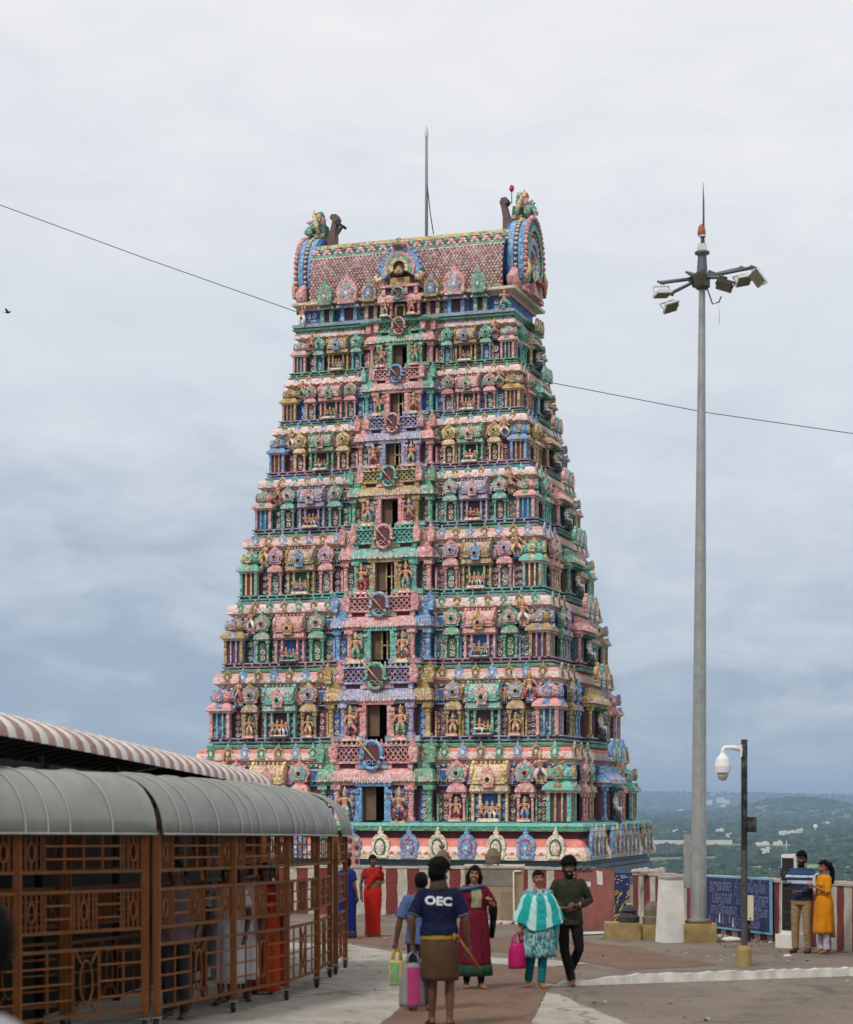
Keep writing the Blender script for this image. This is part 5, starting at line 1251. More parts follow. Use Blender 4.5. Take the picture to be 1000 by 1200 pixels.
class Person: pass
def person(label, loc, rz, h, skin='mid', female=False, arms=None, legs=None, head=(0, 0, 0), hair='short', beard=False, lean=(0, 0, 0), voxel=.0075, girth=1.0, group=None, smile=False, bare_foot=True, seed=0):
    p = Person(); s = h / 1.7; p.s = s; p.h = h
    root = empty('person', loc, rz, label=label, cat='person', group=group); p.root = root
    V = lambda q: Vector(q) * s
    sw = .150 if female else .172
    lx, ly, _ = lean
    J = dict(pelvis=V((0, 0, .93)), waist=V((lx * .3, ly * .3, 1.08)), chest=V((lx * .7, ly * .7, 1.28)), neck=V((lx, ly, 1.455)), head=V((lx * 1.1, ly * 1.1 - .012, 1.592)))
    for sd, nm in ((-1, 'R'), (1, 'L')):
        # facing -Y: the person's right hand is at -X
        J['sh' + nm] = V((lx + sd * sw, ly + .005, 1.385))
        a = (arms or {}).get(nm) or dict(el=(sd * (sw + .05), .03, 1.12), wr=(sd * (sw + .06), -.05, .88))
        J['el' + nm], J['wr' + nm] = V(a['el']), V(a['wr'])
        l = (legs or {}).get(nm) or dict(kn=(sd * .095, -.01, .49), an=(sd * .09, .01, .085))
        J['hp' + nm] = V((sd * .09, 0, .92)); J['kn' + nm], J['an' + nm] = V(l['kn']), V(l['an'])
        J['toe' + nm] = V(l.get('toe', (l['an'][0] + sd * .025, l['an'][1] - .15, .02)))
    p.J = J; p.arms = arms or {}
    sm = SKIN[skin]; mb = MB(); g = girth
    # trunk as one loft
    hw, wa, ch = (.165, .13, .150) if female else (.160, .145, .165)
    def R_(c, z, rx, ry): return (c[0] * s, c[1] * s, z * s, rx * s * g, ry * s * g)
    loft(mb, [R_((0, 0), .84, hw * .9, .10), R_((0, 0), .93, hw, .115), R_((lx * .2, ly * .2), 1.03, wa * 1.05, .10), R_((lx * .3, ly * .3), 1.12, wa, .095), R_((lx * .6, ly * .6), 1.26, ch, .11), R_((lx * .8, ly * .8), 1.36, ch * 1.02, .10), R_((lx * .95, ly * .95), 1.42, ch * .75, .075), R_((lx, ly), 1.46, .065, .06)], sm, n=20)
    p.female = female
    mb.tube([J['neck'] - V((0, 0, .06)), J['neck'] + V((0, 0, .03)), J['head'] - V((0, -.01, .05))], [.062 * s, .052 * s, .052 * s], sm, n=12)
    for nm, sd in (('R', -1), ('L', 1)):
        sh, el, wr = J['sh' + nm], J['el' + nm], J['wr' + nm]
        th = .9 if female else 1.0
        mb.ball(sh, .054 * s * th, sm, 10, 8); mb.tube([sh + V((-sd * .05, 0, .0)), sh, sh.lerp(el, .35), el, el.lerp(wr, .3), wr], [.055 * s * th, .058 * s * th, .05 * s * th * g, .038 * s * th, .042 * s * th, .026 * s * th], sm, n=10)
        a = p.arms.get(nm) or {}
        hand(mb, wr, a.get('hd', (wr - el).normalized()), -sd * a.get('flip', 1), a.get('pn', (-sd, 0, 0)), s, a.get('curl', .5), sm)
        hp, kn, an, toe = J['hp' + nm], J['kn' + nm], J['an' + nm], J['toe' + nm]
        mb.tube([hp + V((0, 0, .04)), hp, hp.lerp(kn, .5), kn, kn.lerp(an, .33), kn.lerp(an, .8), an], [.088 * s, .088 * s * g, .07 * s * g, .052 * s, .053 * s, .036 * s, .034 * s], sm, n=12)
        fd = (toe - an); fd.z = 0; fd = fd.normalized() if fd.length > 1e-4 else Vector((0, -1, 0)); px = fd.cross(Vector((0, 0, 1)))
        fz = toe.z + .012 * s
        mb.tube([an + V((0, 0, .0)) - fd * .02 * s, Vector((an.x, an.y, an.z - .045 * s)) - fd * .045 * s], [.036 * s, .036 * s], sm, n=8)
        mb.tube([an + V((0, 0, -.01)), an.lerp(toe, .5) + V((0, 0, -.005)), Vector((toe.x, toe.y, fz))], [.04 * s, .042 * s, .036 * s], sm, n=10, flat=.72)
        for q in range(5): mb.ball(Vector((toe.x, toe.y, fz)) + px * (q - 2) * .016 * s + fd * (.030 - .004 * abs(q - 1.5)) * s, .012 * s, sm, 6, 5)
    # head
    yaw, pit, rol = head
    HM = Matrix.Translation(J['head']) @ RZ(yaw) @ RX(pit) @ RY(rol) @ S(s, s, s); p.HM = HM
    mb.push(HM)
    mb.ball((0, .015, .025), (.074, .092, .098), sm, 18, 14); mb.ball((0, -.022, -.035), (.060, .066, .085), sm, 16, 12)
    mb.ball((0, -.055, -.095), (.032, .03, .024), sm, 10, 8)
    mb.tube([(0, -.086, .028), (0, -.102, -.002), (0, -.104, -.020)], [.010, .013, .017], sm, n=8)
    for q in (-1, 1):
        mb.ball((q * .018, -.094, -.024), .012, sm, 8, 6); mb.ball((q * .078, .008, -.005), (.011, .022, .034), sm, 8, 6)
        mb.ball((q * .040, -.068, -.022), (.026, .022, .022), sm, 8, 6); mb.ball((q * .032, -.074, .040), (.026, .014, .010), sm, 8, 6)
    mb.ball((0, -.086, -.058), (.026, .013, .008), sm, 8, 6); mb.ball((0, -.082, -.072), (.022, .014, .009), sm, 8, 6)
    mb.pop()
    me = remesh(mb, voxel * s, 3, 'person_body')
    for m_ in (sm, HAIR, EYEW, EYED, LIPS, TEETH): me.materials.append(m_)
    inv = HM.inverted()
    hr = .14 * s
    for f in me.polygons:
        c = f.center
        if (c - J['head']).length > hr * 1.2: continue
        q = inv @ Vector(c); x, y, z = abs(q.x), q.y, q.z
        if y < -.04:
            e = ((x - .031) / .016) ** 2 + ((z - .016) / .0065) ** 2
            if e < 1: f.material_index = 3 if ((x - .031) / .0085) ** 2 + ((z - .016) / .009) ** 2 < 1 else 2
            elif .012 < x < .056 and abs(z - .041 + (x - .036) ** 2 * 9) < .0042: f.material_index = 1
            elif smile and x < .022 and abs(z + .064 - x * x * 9) < .0055: f.material_index = 5
            elif x < .030 and abs(z + .065 - x * x * 6) < .011: f.material_index = 4
            elif beard and ((x < .036 and -.056 < z < -.046) or z < -.082 or (x > .042 and z < -.038)): f.material_index = 1
            elif beard and z < -.078: f.material_index = 1
        elif beard and y < .012 and z < -.03 and z > -.14 and x > .03: f.material_index = 1
    body = link('person_body', me, root); p.body = body
    # hair as its own child
    rr = random.Random(seed + 5); mb = MB(); mb.push(HM)
    curl = hair == 'curly'
    nu, nv = (34, 22) if curl else (26, 16)
    th = .020 if curl else (.010 if hair in ('crop',) else .015)
    vs, keep = [], []
    for j in range(nv + 1):
        for k in range(nu):
            a, b = 2 * PI * k / nu, PI * j / nv
            d = Vector((math.sin(b) * math.cos(a), math.sin(b) * math.sin(a), math.cos(b)))
            t = th * (1 + (rr.uniform(-.7, .9) if curl else rr.uniform(-.25, .25)))
            if curl and d.z > .2: t += .012 + .02 * d.z
            if hair == 'short' and d.z > .3 and d.y < .3: t += .012 + rr.uniform(0, .008)
            vs.append(Vector((d.x * (.074 + t), .015 + d.y * (.092 + t), .025 + d.z * (.098 + t)))); keep.append(d)
    fs = []
    for j in range(nv):
        for k in range(nu):
            ids = (j * nu + k, (j + 1) * nu + k, (j + 1) * nu + (k + 1) % nu, j * nu + (k + 1) % nu)
            c = sum((vs[i] for i in ids), Vector()) / 4
            x, y, z = abs(c.x), c.y, c.z
            front = z > (.062 if not female else .060) - .0 + (0 if y < -.03 else -(y + .03) * 1.5)
            sideb = y > .0 and z > -.03 - (y) * .9
            if front or sideb or (y > .03 and z > -.095): fs.append(ids)
    mb.add(vs, fs, HAIR if hair != 'grey' else GREYH, True)
    if hair in ('bun', 'tied'): mb.ball((0, .125, -.005 if hair == 'bun' else -.03), (.045, .04, .045), HAIR, 10, 8)
    if hair == 'long':
        mb.tube([(0, .08, .03), (0, .105, -.06), (0, .10, -.18), (.01, .11, -.32), (.015, .12, -.42)], [.06, .07, .06, .045, .015], HAIR, n=10)
        for q in (-1, 1): mb.tube([(q * .055, -.02, .06), (q * .085, .02, -.02), (q * .075, .03, -.13), (q * .05, .06, -.25)], [.02, .026, .026, .02], HAIR, n=8)
    if hair == 'ponytail':
        mb.tube([(0, .09, .05), (0, .15, .02), (0, .175, -.10), (.0, .165, -.24), (0, .15, -.34)], [.035, .04, .04, .03, .01], HAIR, n=8)
    if hair == 'loose':
        mb.tube([(0, .07, .03), (0, .085, -.08), (0, .075, -.17)], [.07, .075, .05], HAIR, n=10)
    mb.pop()
    me = mb.mesh('hair'); o = link('hair', me, root); md = o.modifiers.new('t', 'SOLIDIFY'); md.thickness = .012 * s; md.offset = -1
    if beard:
        mb = MB(); mb.push(HM)
        for q in range(26):
            a = PI * q / 25; mb.ball((-.058 * math.cos(a), -.02 - .055 * math.sin(a), -.085 - .025 * math.sin(a) + rr.uniform(-.008, .008)), rr.uniform(.013, .02), HAIR, 6, 4)
        for q in range(9): a = (q - 4) / 4; mb.ball((a * .032, -.089 + abs(a) * .012, -.050 - abs(a) * .012), .0085, HAIR, 5, 4)
        mb.pop(); mb.build('beard', root)
    return p
def wrinkle(me, s, amp=.0075, seed=0.0, zs=1.0):
    n = len(me.vertices); co = np.empty(n * 3, np.float32); no = np.empty(n * 3, np.float32)
    me.vertices.foreach_get('co', co); me.vertices.foreach_get('normal', no); co = co.reshape(-1, 3).astype(float); no = no.reshape(-1, 3); off = Vector((seed * 3.1, seed * 1.7, seed)); d = np.empty(n)
    for q in range(n):
        x, y, z = co[q]
        a = mnoise.noise(Vector((x * 7 + z * 5, y * 7, z * 13 * zs - abs(x) * 9)) + off); b = mnoise.noise(Vector((x * 19, y * 19 + z * 6, z * 22)) + off)
        d[q] = (1 - abs(a)) ** 3 - .4 + b * .35
    co += no * (d * amp * s)[:, None]; me.vertices.foreach_set('co', co.reshape(-1).astype(np.float32)); me.update()
def rg(p, x, y, z, rx, ry, *f): s = p.s; return (x * s, y * s, z * s, rx * s, ry * s, *f)
def shirt(p, m, zb=.86, sleeve=.75, fat=1.0, name='shirt', cuff=None, loose=.02, collar=True, hemf=.03, voxel=.009, zb_back=None, neck=1.455):
    s = p.s; J = p.J; mb = MB(); V = lambda q: Vector(q) * s
    lx = J['neck'].x / s; ly = J['neck'].y / s
    L_ = lambda t: (lx * t, ly * t)
    loft(mb, [rg(p, 0, 0, zb, .178 * fat + loose * .5, .135 * fat, hemf), rg(p, 0, 0, zb + .08, .174 * fat + loose * .4, .130 * fat, hemf), rg(p, *L_(.3), 1.08, .158 * fat + loose * .4, .116 * fat, hemf * .6), rg(p, *L_(.6), 1.26, .172 * fat + loose * .3, .126 * fat, .01), rg(p, *L_(.8), 1.36, .178 * fat + loose * .2, .118 * fat), rg(p, *L_(.95), 1.425, .14 * fat, .09), rg(p, lx, ly, neck, .072, .066)], m, n=36, nf=7)
    for nm, sd in (('R', -1), ('L', 1)):
        sh, el, wr = J['sh' + nm], J['el' + nm], J['wr' + nm]
        mb.ball(sh + V((-sd * .012, 0, -.004)), (.062 + loose * .3) * s, m, 14, 10)
        if sleeve <= 1: end = sh.lerp(el, sleeve); pts = [sh + V((-sd * .06, 0, -.02)), sh + V((0, 0, -.008)), sh.lerp(el, sleeve * .5), end]; rs = [.05, .06, .062, .062]
        else: end = el.lerp(wr, sleeve - 1); pts = [sh + V((-sd * .06, 0, -.02)), sh + V((0, 0, -.008)), sh.lerp(el, .5), el, el.lerp(end, .5), end]; rs = [.05, .060, .058, .052, .047, .040]
        mb.tube(pts, [r * s * (fat * .5 + .5) + loose * .3 * s for r in rs], m, n=14)
    if p.female:
        for q in (-1, 1): mb.ball(J['chest'] + V((q * .07, -.085 * fat, .0)), .066 * s, m, 12, 10)
    me = remesh(mb, voxel * s, 8, name); me.materials.append(m); wrinkle(me, s, seed=len(p.root.name) + p.h * 10)
    o = link(name, me, p.root)
    if cuff:
        for nm, sd in (('R', -1), ('L', 1)):
            sh, el, wr = J['sh' + nm], J['el' + nm], J['wr' + nm]
            a, b = (sh, el) if sleeve <= 1 else (el, wr); t = sleeve if sleeve <= 1 else sleeve - 1
            cm = MB(); e = a.lerp(b, t); d = (b - a).normalized(); r = (.068 if sleeve <= 1 else .046) * s
            cm.tube([e - d * .02 * s, e + d * .006 * s], [r, r * .98], cuff, n=14); cm.build('cuff', o)
    return o
def trousers(p, m, waist=.98, name='trousers', ra=.052, fat=1.0, to=1.0, voxel=.009):
    s = p.s; J = p.J; mb = MB()
    loft(mb, [rg(p, 0, 0, .82, .165 * fat, .115 * fat), rg(p, 0, 0, .93, .172 * fat, .128 * fat), rg(p, 0, 0, waist, .158 * fat, .118 * fat)], m, n=24)
    for nm in 'RL':
        hp, kn, an = J['hp' + nm], J['kn' + nm], J['an' + nm]; e = kn.lerp(an, to)
        mb.tube([hp + Vector((0, 0, .02 * s)), hp.lerp(kn, .4), kn, kn.lerp(e, .3), kn.lerp(e, .7), e], [.098 * s * fat, .085 * s * fat, .067 * s * fat, .068 * s * fat, .060 * s, ra * s], m, n=14)
    me = remesh(mb, voxel * s, 4, name); me.materials.append(m); wrinkle(me, s, .006, p.h * 7); return link(name, me, p.root)
def skirt(p, rings, m, name, n=56, nf=9, ph=0., fz=None, par=None, cap=True):
    mb = MB(); fine = []
    rings = [tuple(r) + (0,) * (6 - len(r)) for r in rings]
    for a, b in zip(rings, rings[1:]):
        k_ = max(1, int(abs(b[2] - a[2]) / .045))
        for q in range(k_): fine.append(tuple(x + (y - x) * q / k_ for x, y in zip(a[:5], b[:5])) + ((a[5] + (b[5] - a[5]) * q / k_) * 1.5,))
    fine.append(rings[-1])
    loft(mb, [rg(p, *r) for r in fine], m, n=n, nf=nf, ph=ph, fz=fz, cap=cap); me = mb.mesh(name); wrinkle(me, p.s, .011, p.h * 3 + nf, .35); return link(name, me, par or p.root)
def foot_at(px, py): return gpt(px, py)

# ---- 1 woman in a red sari
c_red = fabric('red', '#b31c12', .14, rough=.6); c_rblouse = fabric('red_blouse', '#8a1f1a'); c_gold = fabric('sari_band', '#6a6a3e', .4, scale=30); c_grn = fabric('sari_green', '#33523c')
p = person('woman in a bright red sari standing alone beside the far end of the cage', foot_at(437, 1098), R(12), 1.60, 'dark', True,
           arms=dict(R=dict(el=(-.25, .02, 1.12), wr=(-.25, -.04, .88)), L=dict(el=(.235, .03, 1.15), wr=(.16, -.20, 1.14), hd=(-.6, -.6, .1), curl=.8)), hair='bun', girth=1.08, head=(.1, .05, 0))
shirt(p, c_rblouse, 1.10, .55, 1.0, 'blouse', loose=.01)
skirt(p, [(0, -.01, .03, .155, .14, .09), (0, -.01, .12, .15, .13, .09), (0, 0, .45, .155, .13, .07), (0, 0, .75, .185, .145, .04), (0, 0, .93, .195, .15, .02), (0, 0, 1.06, .168, .13, .01), (0, 0, 1.10, .165, .125, 0)], c_red, 'sari', nf=11)
mb = MB(); s = p.s
loft(mb, [rg(p, 0, 0, 1.05, .18, .135), rg(p, 0, 0, 1.13, .178, .133)], lambda a, i: c_gold, n=40, fz=lambda a, i: .03 * math.cos(a) * s, cap=False)
loft(mb, [rg(p, 0, 0, 1.13, .178, .133), rg(p, 0, 0, 1.155, .177, .132)], lambda a, i: c_grn, n=40, fz=lambda a, i: .03 * math.cos(a) * s, cap=False)
mb.build('sari_border', p.root)
mb = MB(); rows = []
for t in range(15):
    u = t / 14; rows.append([Vector(((-.16 + .30 * u) * s, (-.145 - .03 * math.sin(PI * u) + .045 * u + q * 0) * s, (1.10 + .33 * u + (q - .5) * (.20 - .08 * u) + (.10 * (1 - u) * 0)) * s)) for q in np.linspace(0, 1, 6)])
for q in range(6):
    rows_end = [Vector(((.14 + .03 * (k_ / 5)) * s, (.10 + .05 * q / 5) * s, (1.44 - q * .16 + (k_ / 5 - .5) * .04) * s)) for k_ in range(6)]
    rows.append([Vector(((.10 + .11 * k_ / 5) * s, (-.02 + .12 * min(1, q / 1.5) + .02 * (q > 1)) * s, (1.46 - max(0, q - 1) * .17) * s)) for k_ in range(6)])
vs = [v for r in rows for v in r]; mb.add(vs, [(i * 6 + k, (i + 1) * 6 + k, (i + 1) * 6 + k + 1, i * 6 + k + 1) for i in range(len(rows) - 1) for k in range(5)], c_red, True)
o = mb.build('sari_pallu', p.root); md = o.modifiers.new('t', 'SOLIDIFY'); md.thickness = .012

# ---- 2 man in the navy polo, seen from behind
c_navy = fabric('navy', '#0c1331', .2); c_dhoti = fabric('brown_dhoti', '#4a3523', .22, scale=9); c_cuff = fabric('pale_cuff', '#6f7a92'); c_olv = fabric('olive_scarf', '#3b3426'); c_yel = fabric('yellow_waist', '#8a6d1e')
# facing away: rz = 180 deg, so his right hand is at photo right
p = person('man in a navy polo shirt lettered OEC and a short brown dhoti, seen from behind', foot_at(515, 1205), PI + R(2), 1.665, 'dark', False,
           arms=dict(R=dict(el=(-.265, .02, 1.12), wr=(-.30, -.06, .85), curl=1.3), L=dict(el=(.285, .03, 1.13), wr=(.275, -.04, .87), curl=1.3)),
           legs=dict(R=dict(kn=(-.11, -.01, .49), an=(-.105, .06, .09)), L=dict(kn=(.07, -.03, .49), an=(.075, -.06, .085))), head=(R(-50), R(14), 0), hair='curly', beard=True, girth=1.05, lean=(0, -.03, 0), seed=2)
P_OEC = p
sh = shirt(p, c_navy, .955, .82, 1.06, 'polo_shirt', cuff=c_cuff, loose=.03, hemf=.04)
skirt(p, [(-.01, 0, .50, .185, .15, .03), (-.01, 0, .60, .19, .155, .03), (0, 0, .80, .20, .16, .02), (0, 0, .93, .186, .142, .015), (0, 0, 1.0, .16, .12, 0)], c_dhoti, 'dhoti', nf=5)
mb = MB(); loft(mb, [rg(p, 0, 0, .925, .192, .148), rg(p, 0, 0, .965, .188, .145)], c_yel, n=30, cap=False); mb.ball((-.15 * p.s, .12 * p.s, .95 * p.s), (.022, .02, .04), c_yel, 7, 5); mb.build('waist_cloth', p.root)
mb = MB(); s = p.s; loft(mb, [rg(p, 0, -.03, 1.42, .125, .10), rg(p, 0, -.03, 1.47, .088, .082), rg(p, 0, -.035, 1.53, .075, .072)], c_olv, n=24); mb.build('scarf', p.root)
LW = mat('print_white', '#c9ccd4', rough=.8, var=.12, scale=30)
me = text_mesh('OEC', .115, None, .0015, .0045, LW, 0)
import bmesh as _bm
bm = _bm.new(); bm.from_mesh(me); _bm.ops.subdivide_edges(bm, edges=[e for e in bm.edges if e.calc_length() > .03], cuts=2); _bm.ops.triangulate(bm, faces=bm.faces); bm.to_mesh(me); bm.free()
tree = BVHTree.FromPolygons([v.co for v in sh.data.vertices], [tuple(f.vertices) for f in sh.data.polygons])
ca, sa = math.cos(R(-4)), math.sin(R(-4))
for v in me.vertices:
    x0, z0_ = v.co.x * 1.18, v.co.y; depth = v.co.z
    x, z = x0 * ca - z0_ * sa, x0 * sa + z0_ * ca
    xx, zz_ = -(x) + .012, 1.315 * s + z      # his back faces the camera
    hit = tree.ray_cast(Vector((xx, 1, zz_)), Vector((0, -1, 0)))
    v.co = Vector((xx, (hit[0].y if hit[0] else .13) + .004 + depth, zz_))
o = link('shirt_lettering', me, sh)
for pos in ((-.32, -.07, .80), ):
    pass
# cane in his right hand
wd = mat('cane_wood', '#8a5a30', rough=.6, var=.2, scale=20)
RW = Matrix.Translation(p.root.location) @ RZ(PI + R(2))
a, b = RW @ (Vector((-.20, .05, .93)) * s), RW @ (Vector((-.42, -.12, .60)) * s)
mb = MB(); c0 = a.lerp(b, .5); mb.tube([a - c0, b - c0], [.014, .017], wd, n=8); mb.tube([a - c0, a - c0 + (a - b) * .12], [.018, .02], wd, n=8)
tag(mb.build('walking_stick', None, Matrix.Translation(c0)), label='short light wooden stick held in the right hand of the man in navy', cat='stick')
# big grey and pink bag in his left hand
def bag(name, loc, rz, w, d, hh, ms, label, handle=.16, taper=1.12, inset=None):
    root = empty(name, loc, rz, label=label, cat='bag'); mb = MB()
    n = 8; 
    rings = []
    for k in range(n + 1):
        z = hh * k / n; f = (.82 + .30 * math.sin(PI * min(1, .15 + .7 * k / n)) * .6) * (1 if k < n - 1 else .9) * (taper - (taper - 1) * k / n * 1.6)
        rings.append((0, 0, z, w / 2 * f, d / 2 * f, .03))
    loft(mb, rings, ms[0], n=24, nf=5); mb.build('bag_body', root)
    if inset:
        mb = MB(); v = []
        for k in range(7):
            z = hh * (.06 + .86 * k / 6); f = (.82 + .30 * math.sin(PI * min(1, .15 + .7 * z / hh)) * .6) * (taper - (taper - 1) * z / hh * 1.6)
            for q in range(5): x = (-.5 + q / 4) * w * inset[1]; v.append((x, -d / 2 * f * math.sqrt(max(.05, 1 - (x / (w / 2 * f)) ** 2)) * 1.03 - .008, z))
        mb.add(v, [(k * 5 + q, k * 5 + q + 1, (k + 1) * 5 + q + 1, (k + 1) * 5 + q) for k in range(6) for q in range(4)], inset[0], True); mb.build('bag_panel', root)
    for y in (-d * .22, d * .22):
        mb = MB(); mb.tube([(-w * .25, y, hh * .97), (-w * .2, y, hh + handle * .6), (0, y * .3, hh + handle), (w * .2, y, hh + handle * .6), (w * .25, y, hh * .97)], .011, ms[1], n=6); mb.build('handle', root)
    return root
c_gry = fabric('bag_grey', '#7c7a7c', .15); c_pnk = fabric('bag_pink', '#9c3566', .2); c_mag = fabric('bag_magenta', '#a8175a', .12, rough=.5); c_magd = fabric('bag_strap', '#a83a6c')
L = RW @ (P_OEC.J['wrL'] + Vector((.02, -.01, -.09)) * s)
bag('carrier_bag', (L.x + .02, L.y, L.z - .55), R(8), .255, .18, .44, (c_gry, c_gry), 'tall grey carrier bag with a pink centre panel hanging beside the man in navy', .12, 1.18, (c_pnk, .52))

# ---- 3 man in a blue-grey shirt walking in front of him
c_bl = fabric('blue_grey', '#4a597e', .12); c_dk = fabric('dark_trouser', '#161a2a')
p = person('shorter person in a blue grey shirt half hidden behind the man in navy', gpt(494, 1186), PI + R(8), 1.53, 'dark', False, arms=dict(L=dict(el=(.27, .0, 1.12), wr=(.31, -.04, .86), curl=1.3), R=dict(el=(-.25, .02, 1.12), wr=(-.25, -.05, .87))), hair='crop', lean=(0, -.02, 0), head=(.1, .12, 0))
shirt(p, c_bl, .84, .85, 1.06, 'shirt', loose=.03); trousers(p, c_dk)
RB_ = Matrix.Translation(p.root.location) @ RZ(PI + R(8)); L = RB_ @ (p.J['wrL'] + Vector((.01, -.02, -.08)) * p.s)
c_pl = fabric('plastic_yellow', '#c2a126', .25, rough=.4, scale=9); c_pg = fabric('plastic_green', '#6f9a6a', .3, rough=.4, scale=6)
bag('plastic_bag', (L.x + .02, L.y, L.z - .41), R(-20), .19, .15, .28, (fabric('plastic_mixed', '#b5a55e', .4, rough=.4, scale=6), c_pl), 'yellow and green plastic shopping bag in the hand of the person in blue grey', .13, 1.05, (c_pg, .5))

# ---- 4 woman in the maroon dress
c_mar = fabric('maroon', '#5e0f22', .12); c_yoke = fabric('yoke', '#8d8a6c', .35, scale=40); c_hem = fabric('green_hem', '#1f3d2c'); c_scf = fabric('blue_scarf', '#2f6287', .15); c_blk = fabric('black', '#131214')
p = person('smiling woman in a long maroon dress with a green hem and a blue scarf', foot_at(556, 1159), R(10), 1.56, 'brown', True,
           arms=dict(R=dict(el=(-.245, .05, 1.14), wr=(-.17, -.16, .93), hd=(.25, -.35, -.9), curl=.5), L=dict(el=(.27, -.02, 1.16), wr=(.20, -.19, 1.20), hd=(-.3, -.5, .7), curl=.9)), legs=dict(R=dict(kn=(-.09, -.03, .48), an=(-.10, .06, .09)), L=dict(kn=(.09, -.04, .48), an=(.08, -.08, .085))),
           hair='long', girth=1.12, head=(R(-14), 0, R(6)), smile=True)
o = shirt(p, c_mar, .95, 1.12, 1.08, 'dress_top', loose=.015)
skirt(p, [(0, 0, .34, .235, .21, .06), (0, 0, .40, .228, .20, .06), (0, 0, .55, .222, .19, .05), (0, 0, .75, .215, .175, .03), (0, 0, .93, .20, .158, .02), (0, 0, 1.1, .172, .135, 0)], c_mar, 'dress_skirt', nf=8)
skirt(p, [(0, 0, .19, .255, .225, .06), (0, 0, .27, .247, .218, .06), (0, 0, .345, .238, .213, .06)], c_hem, 'dress_hem', nf=8)
trousers(p, c_blk, .95, 'leggings', .04, .95)
s = p.s; mb = MB(); tr = BVHTree.FromPolygons([v.co for v in o.data.vertices], [tuple(f.vertices) for f in o.data.polygons])
def drape_patch(mb, tr, x0, x1, z0, z1, m, nx=8, nz=8, off=.006, tf=None):
    vs = []
    for j in range(nz + 1):
        for i in range(nx + 1):
            x = x0 + (x1 - x0) * i / nx; z = z0 + (z1 - z0) * j / nz
            if tf: x, z = tf(x, z)
            h = tr.ray_cast(Vector((x, -1, z)), Vector((0, 1, 0))); vs.append((x, (h[0].y if h[0] else -.1) - off, z))
    mb.add(vs, [(j * (nx + 1) + i, j * (nx + 1) + i + 1, (j + 1) * (nx + 1) + i + 1, (j + 1) * (nx + 1) + i) for j in range(nz) for i in range(nx)], m, True)
drape_patch(mb, tr, -.068 * s, .075 * s, 1.14 * s, 1.40 * s, c_yoke); mb.build('dress_yoke', p.root)
mb = MB(); 
mb.tube([Vector(q) * s for q in ((.13, .06, 1.38), (.10, -.07, 1.44), (.02, -.12, 1.43), (-.08, -.12, 1.41), (-.17, -.06, 1.40), (-.20, .06, 1.33), (-.19, .13, 1.15))], [.025 * s, .034 * s, .036 * s, .04 * s, .055 * s, .055 * s, .03 * s], c_scf, n=12, flat=.55); mb.build('scarf', p.root)
mb = MB(); mb.ball(Vector((.27, .02, 1.10)) * s, (.06, .10, .10), c_blk, 10, 8); mb.tube([Vector((.25, .0, 1.2)) * s, Vector((.22, .03, 1.36)) * s], .012, c_blk, n=6); mb.tube([Vector((.29, .06, 1.05)) * s, Vector((.27, .10, .7)) * s], [.05, .03], c_blk, n=8); mb.build('shoulder_bag', p.root)
mb = MB(); mb.tube([p.J['wrR'].lerp(p.J['elR'], .1) + Vector((.028 * math.cos(a), .028 * math.sin(a), 0)) for a in [2 * PI * k / 12 for k in range(13)]], .007, c_red, n=5); mb.build('bangle', p.root)

# ---- 5 woman in turquoise with the big shawl
def stripes_mat(name, base, alt, fn):
    pass
c_tq = fabric('turquoise', '#1f9594', .12); c_wt = fabric('tie_dye_white', '#a9cfca', .15, scale=12); c_leg = fabric('teal_legging', '#10626a')
kt = bpy.data.materials.new('cloth_ikat'); kt.use_nodes = True; nt = kt.node_tree; bN = nt.nodes['Principled BSDF']; bN.inputs['Roughness'].default_value = .85
tcn = nt.nodes.new('ShaderNodeTexCoord'); mpn = nt.nodes.new('ShaderNodeMapping'); mpn.inputs['Scale'].default_value = (1, 1, .45); vn = nt.nodes.new('ShaderNodeTexNoise'); vn.inputs['Scale'].default_value = 26; vn.inputs['Detail'].default_value = 3; vn.inputs['Distortion'].default_value = 1.5
rp = nt.nodes.new('ShaderNodeValToRGB'); rp.color_ramp.elements[0].color = (*lin('#14555f'), 1); rp.color_ramp.elements[0].position = .40; rp.color_ramp.elements[1].color = (*lin('#8fb5b5'), 1); rp.color_ramp.elements[1].position = .60
nt.links.new(tcn.outputs['Object'], mpn.inputs['Vector']); nt.links.new(mpn.outputs['Vector'], vn.inputs['Vector']); nt.links.new(vn.outputs['Fac'], rp.inputs['Fac']); nt.links.new(rp.outputs['Color'], bN.inputs['Base Color'])
p = person('woman wrapped in a turquoise and white shawl over a patterned tunic', foot_at(631, 1158), R(4), 1.50, 'brown', True,
           arms=dict(R=dict(el=(-.27, .03, 1.12), wr=(-.275, -.05, .90), curl=1.2), L=dict(el=(.26, .03, 1.12), wr=(.27, -.04, .88), curl=.6)), legs=dict(R=dict(kn=(-.10, .03, .48), an=(-.13, .12, .10), toe=(-.15, -.02, .02)), L=dict(kn=(.06, -.05, .48), an=(.035, -.08, .085))),
           hair='tied', girth=1.16, head=(R(4), 0, R(-3)))
shirt(p, kt, .98, 1.4, 1.1, 'tunic_top', loose=.02)
skirt(p, [(0, 0, .46, .262, .215, .05), (0, 0, .52, .258, .212, .05), (0, 0, .72, .245, .195, .04), (0, 0, .93, .228, .175, .02), (0, 0, 1.1, .19, .15, 0)], kt, 'tunic_skirt', nf=7)
trousers(p, c_leg, .95, 'leggings', .058, 1.0)
s = p.s; mb = MB()
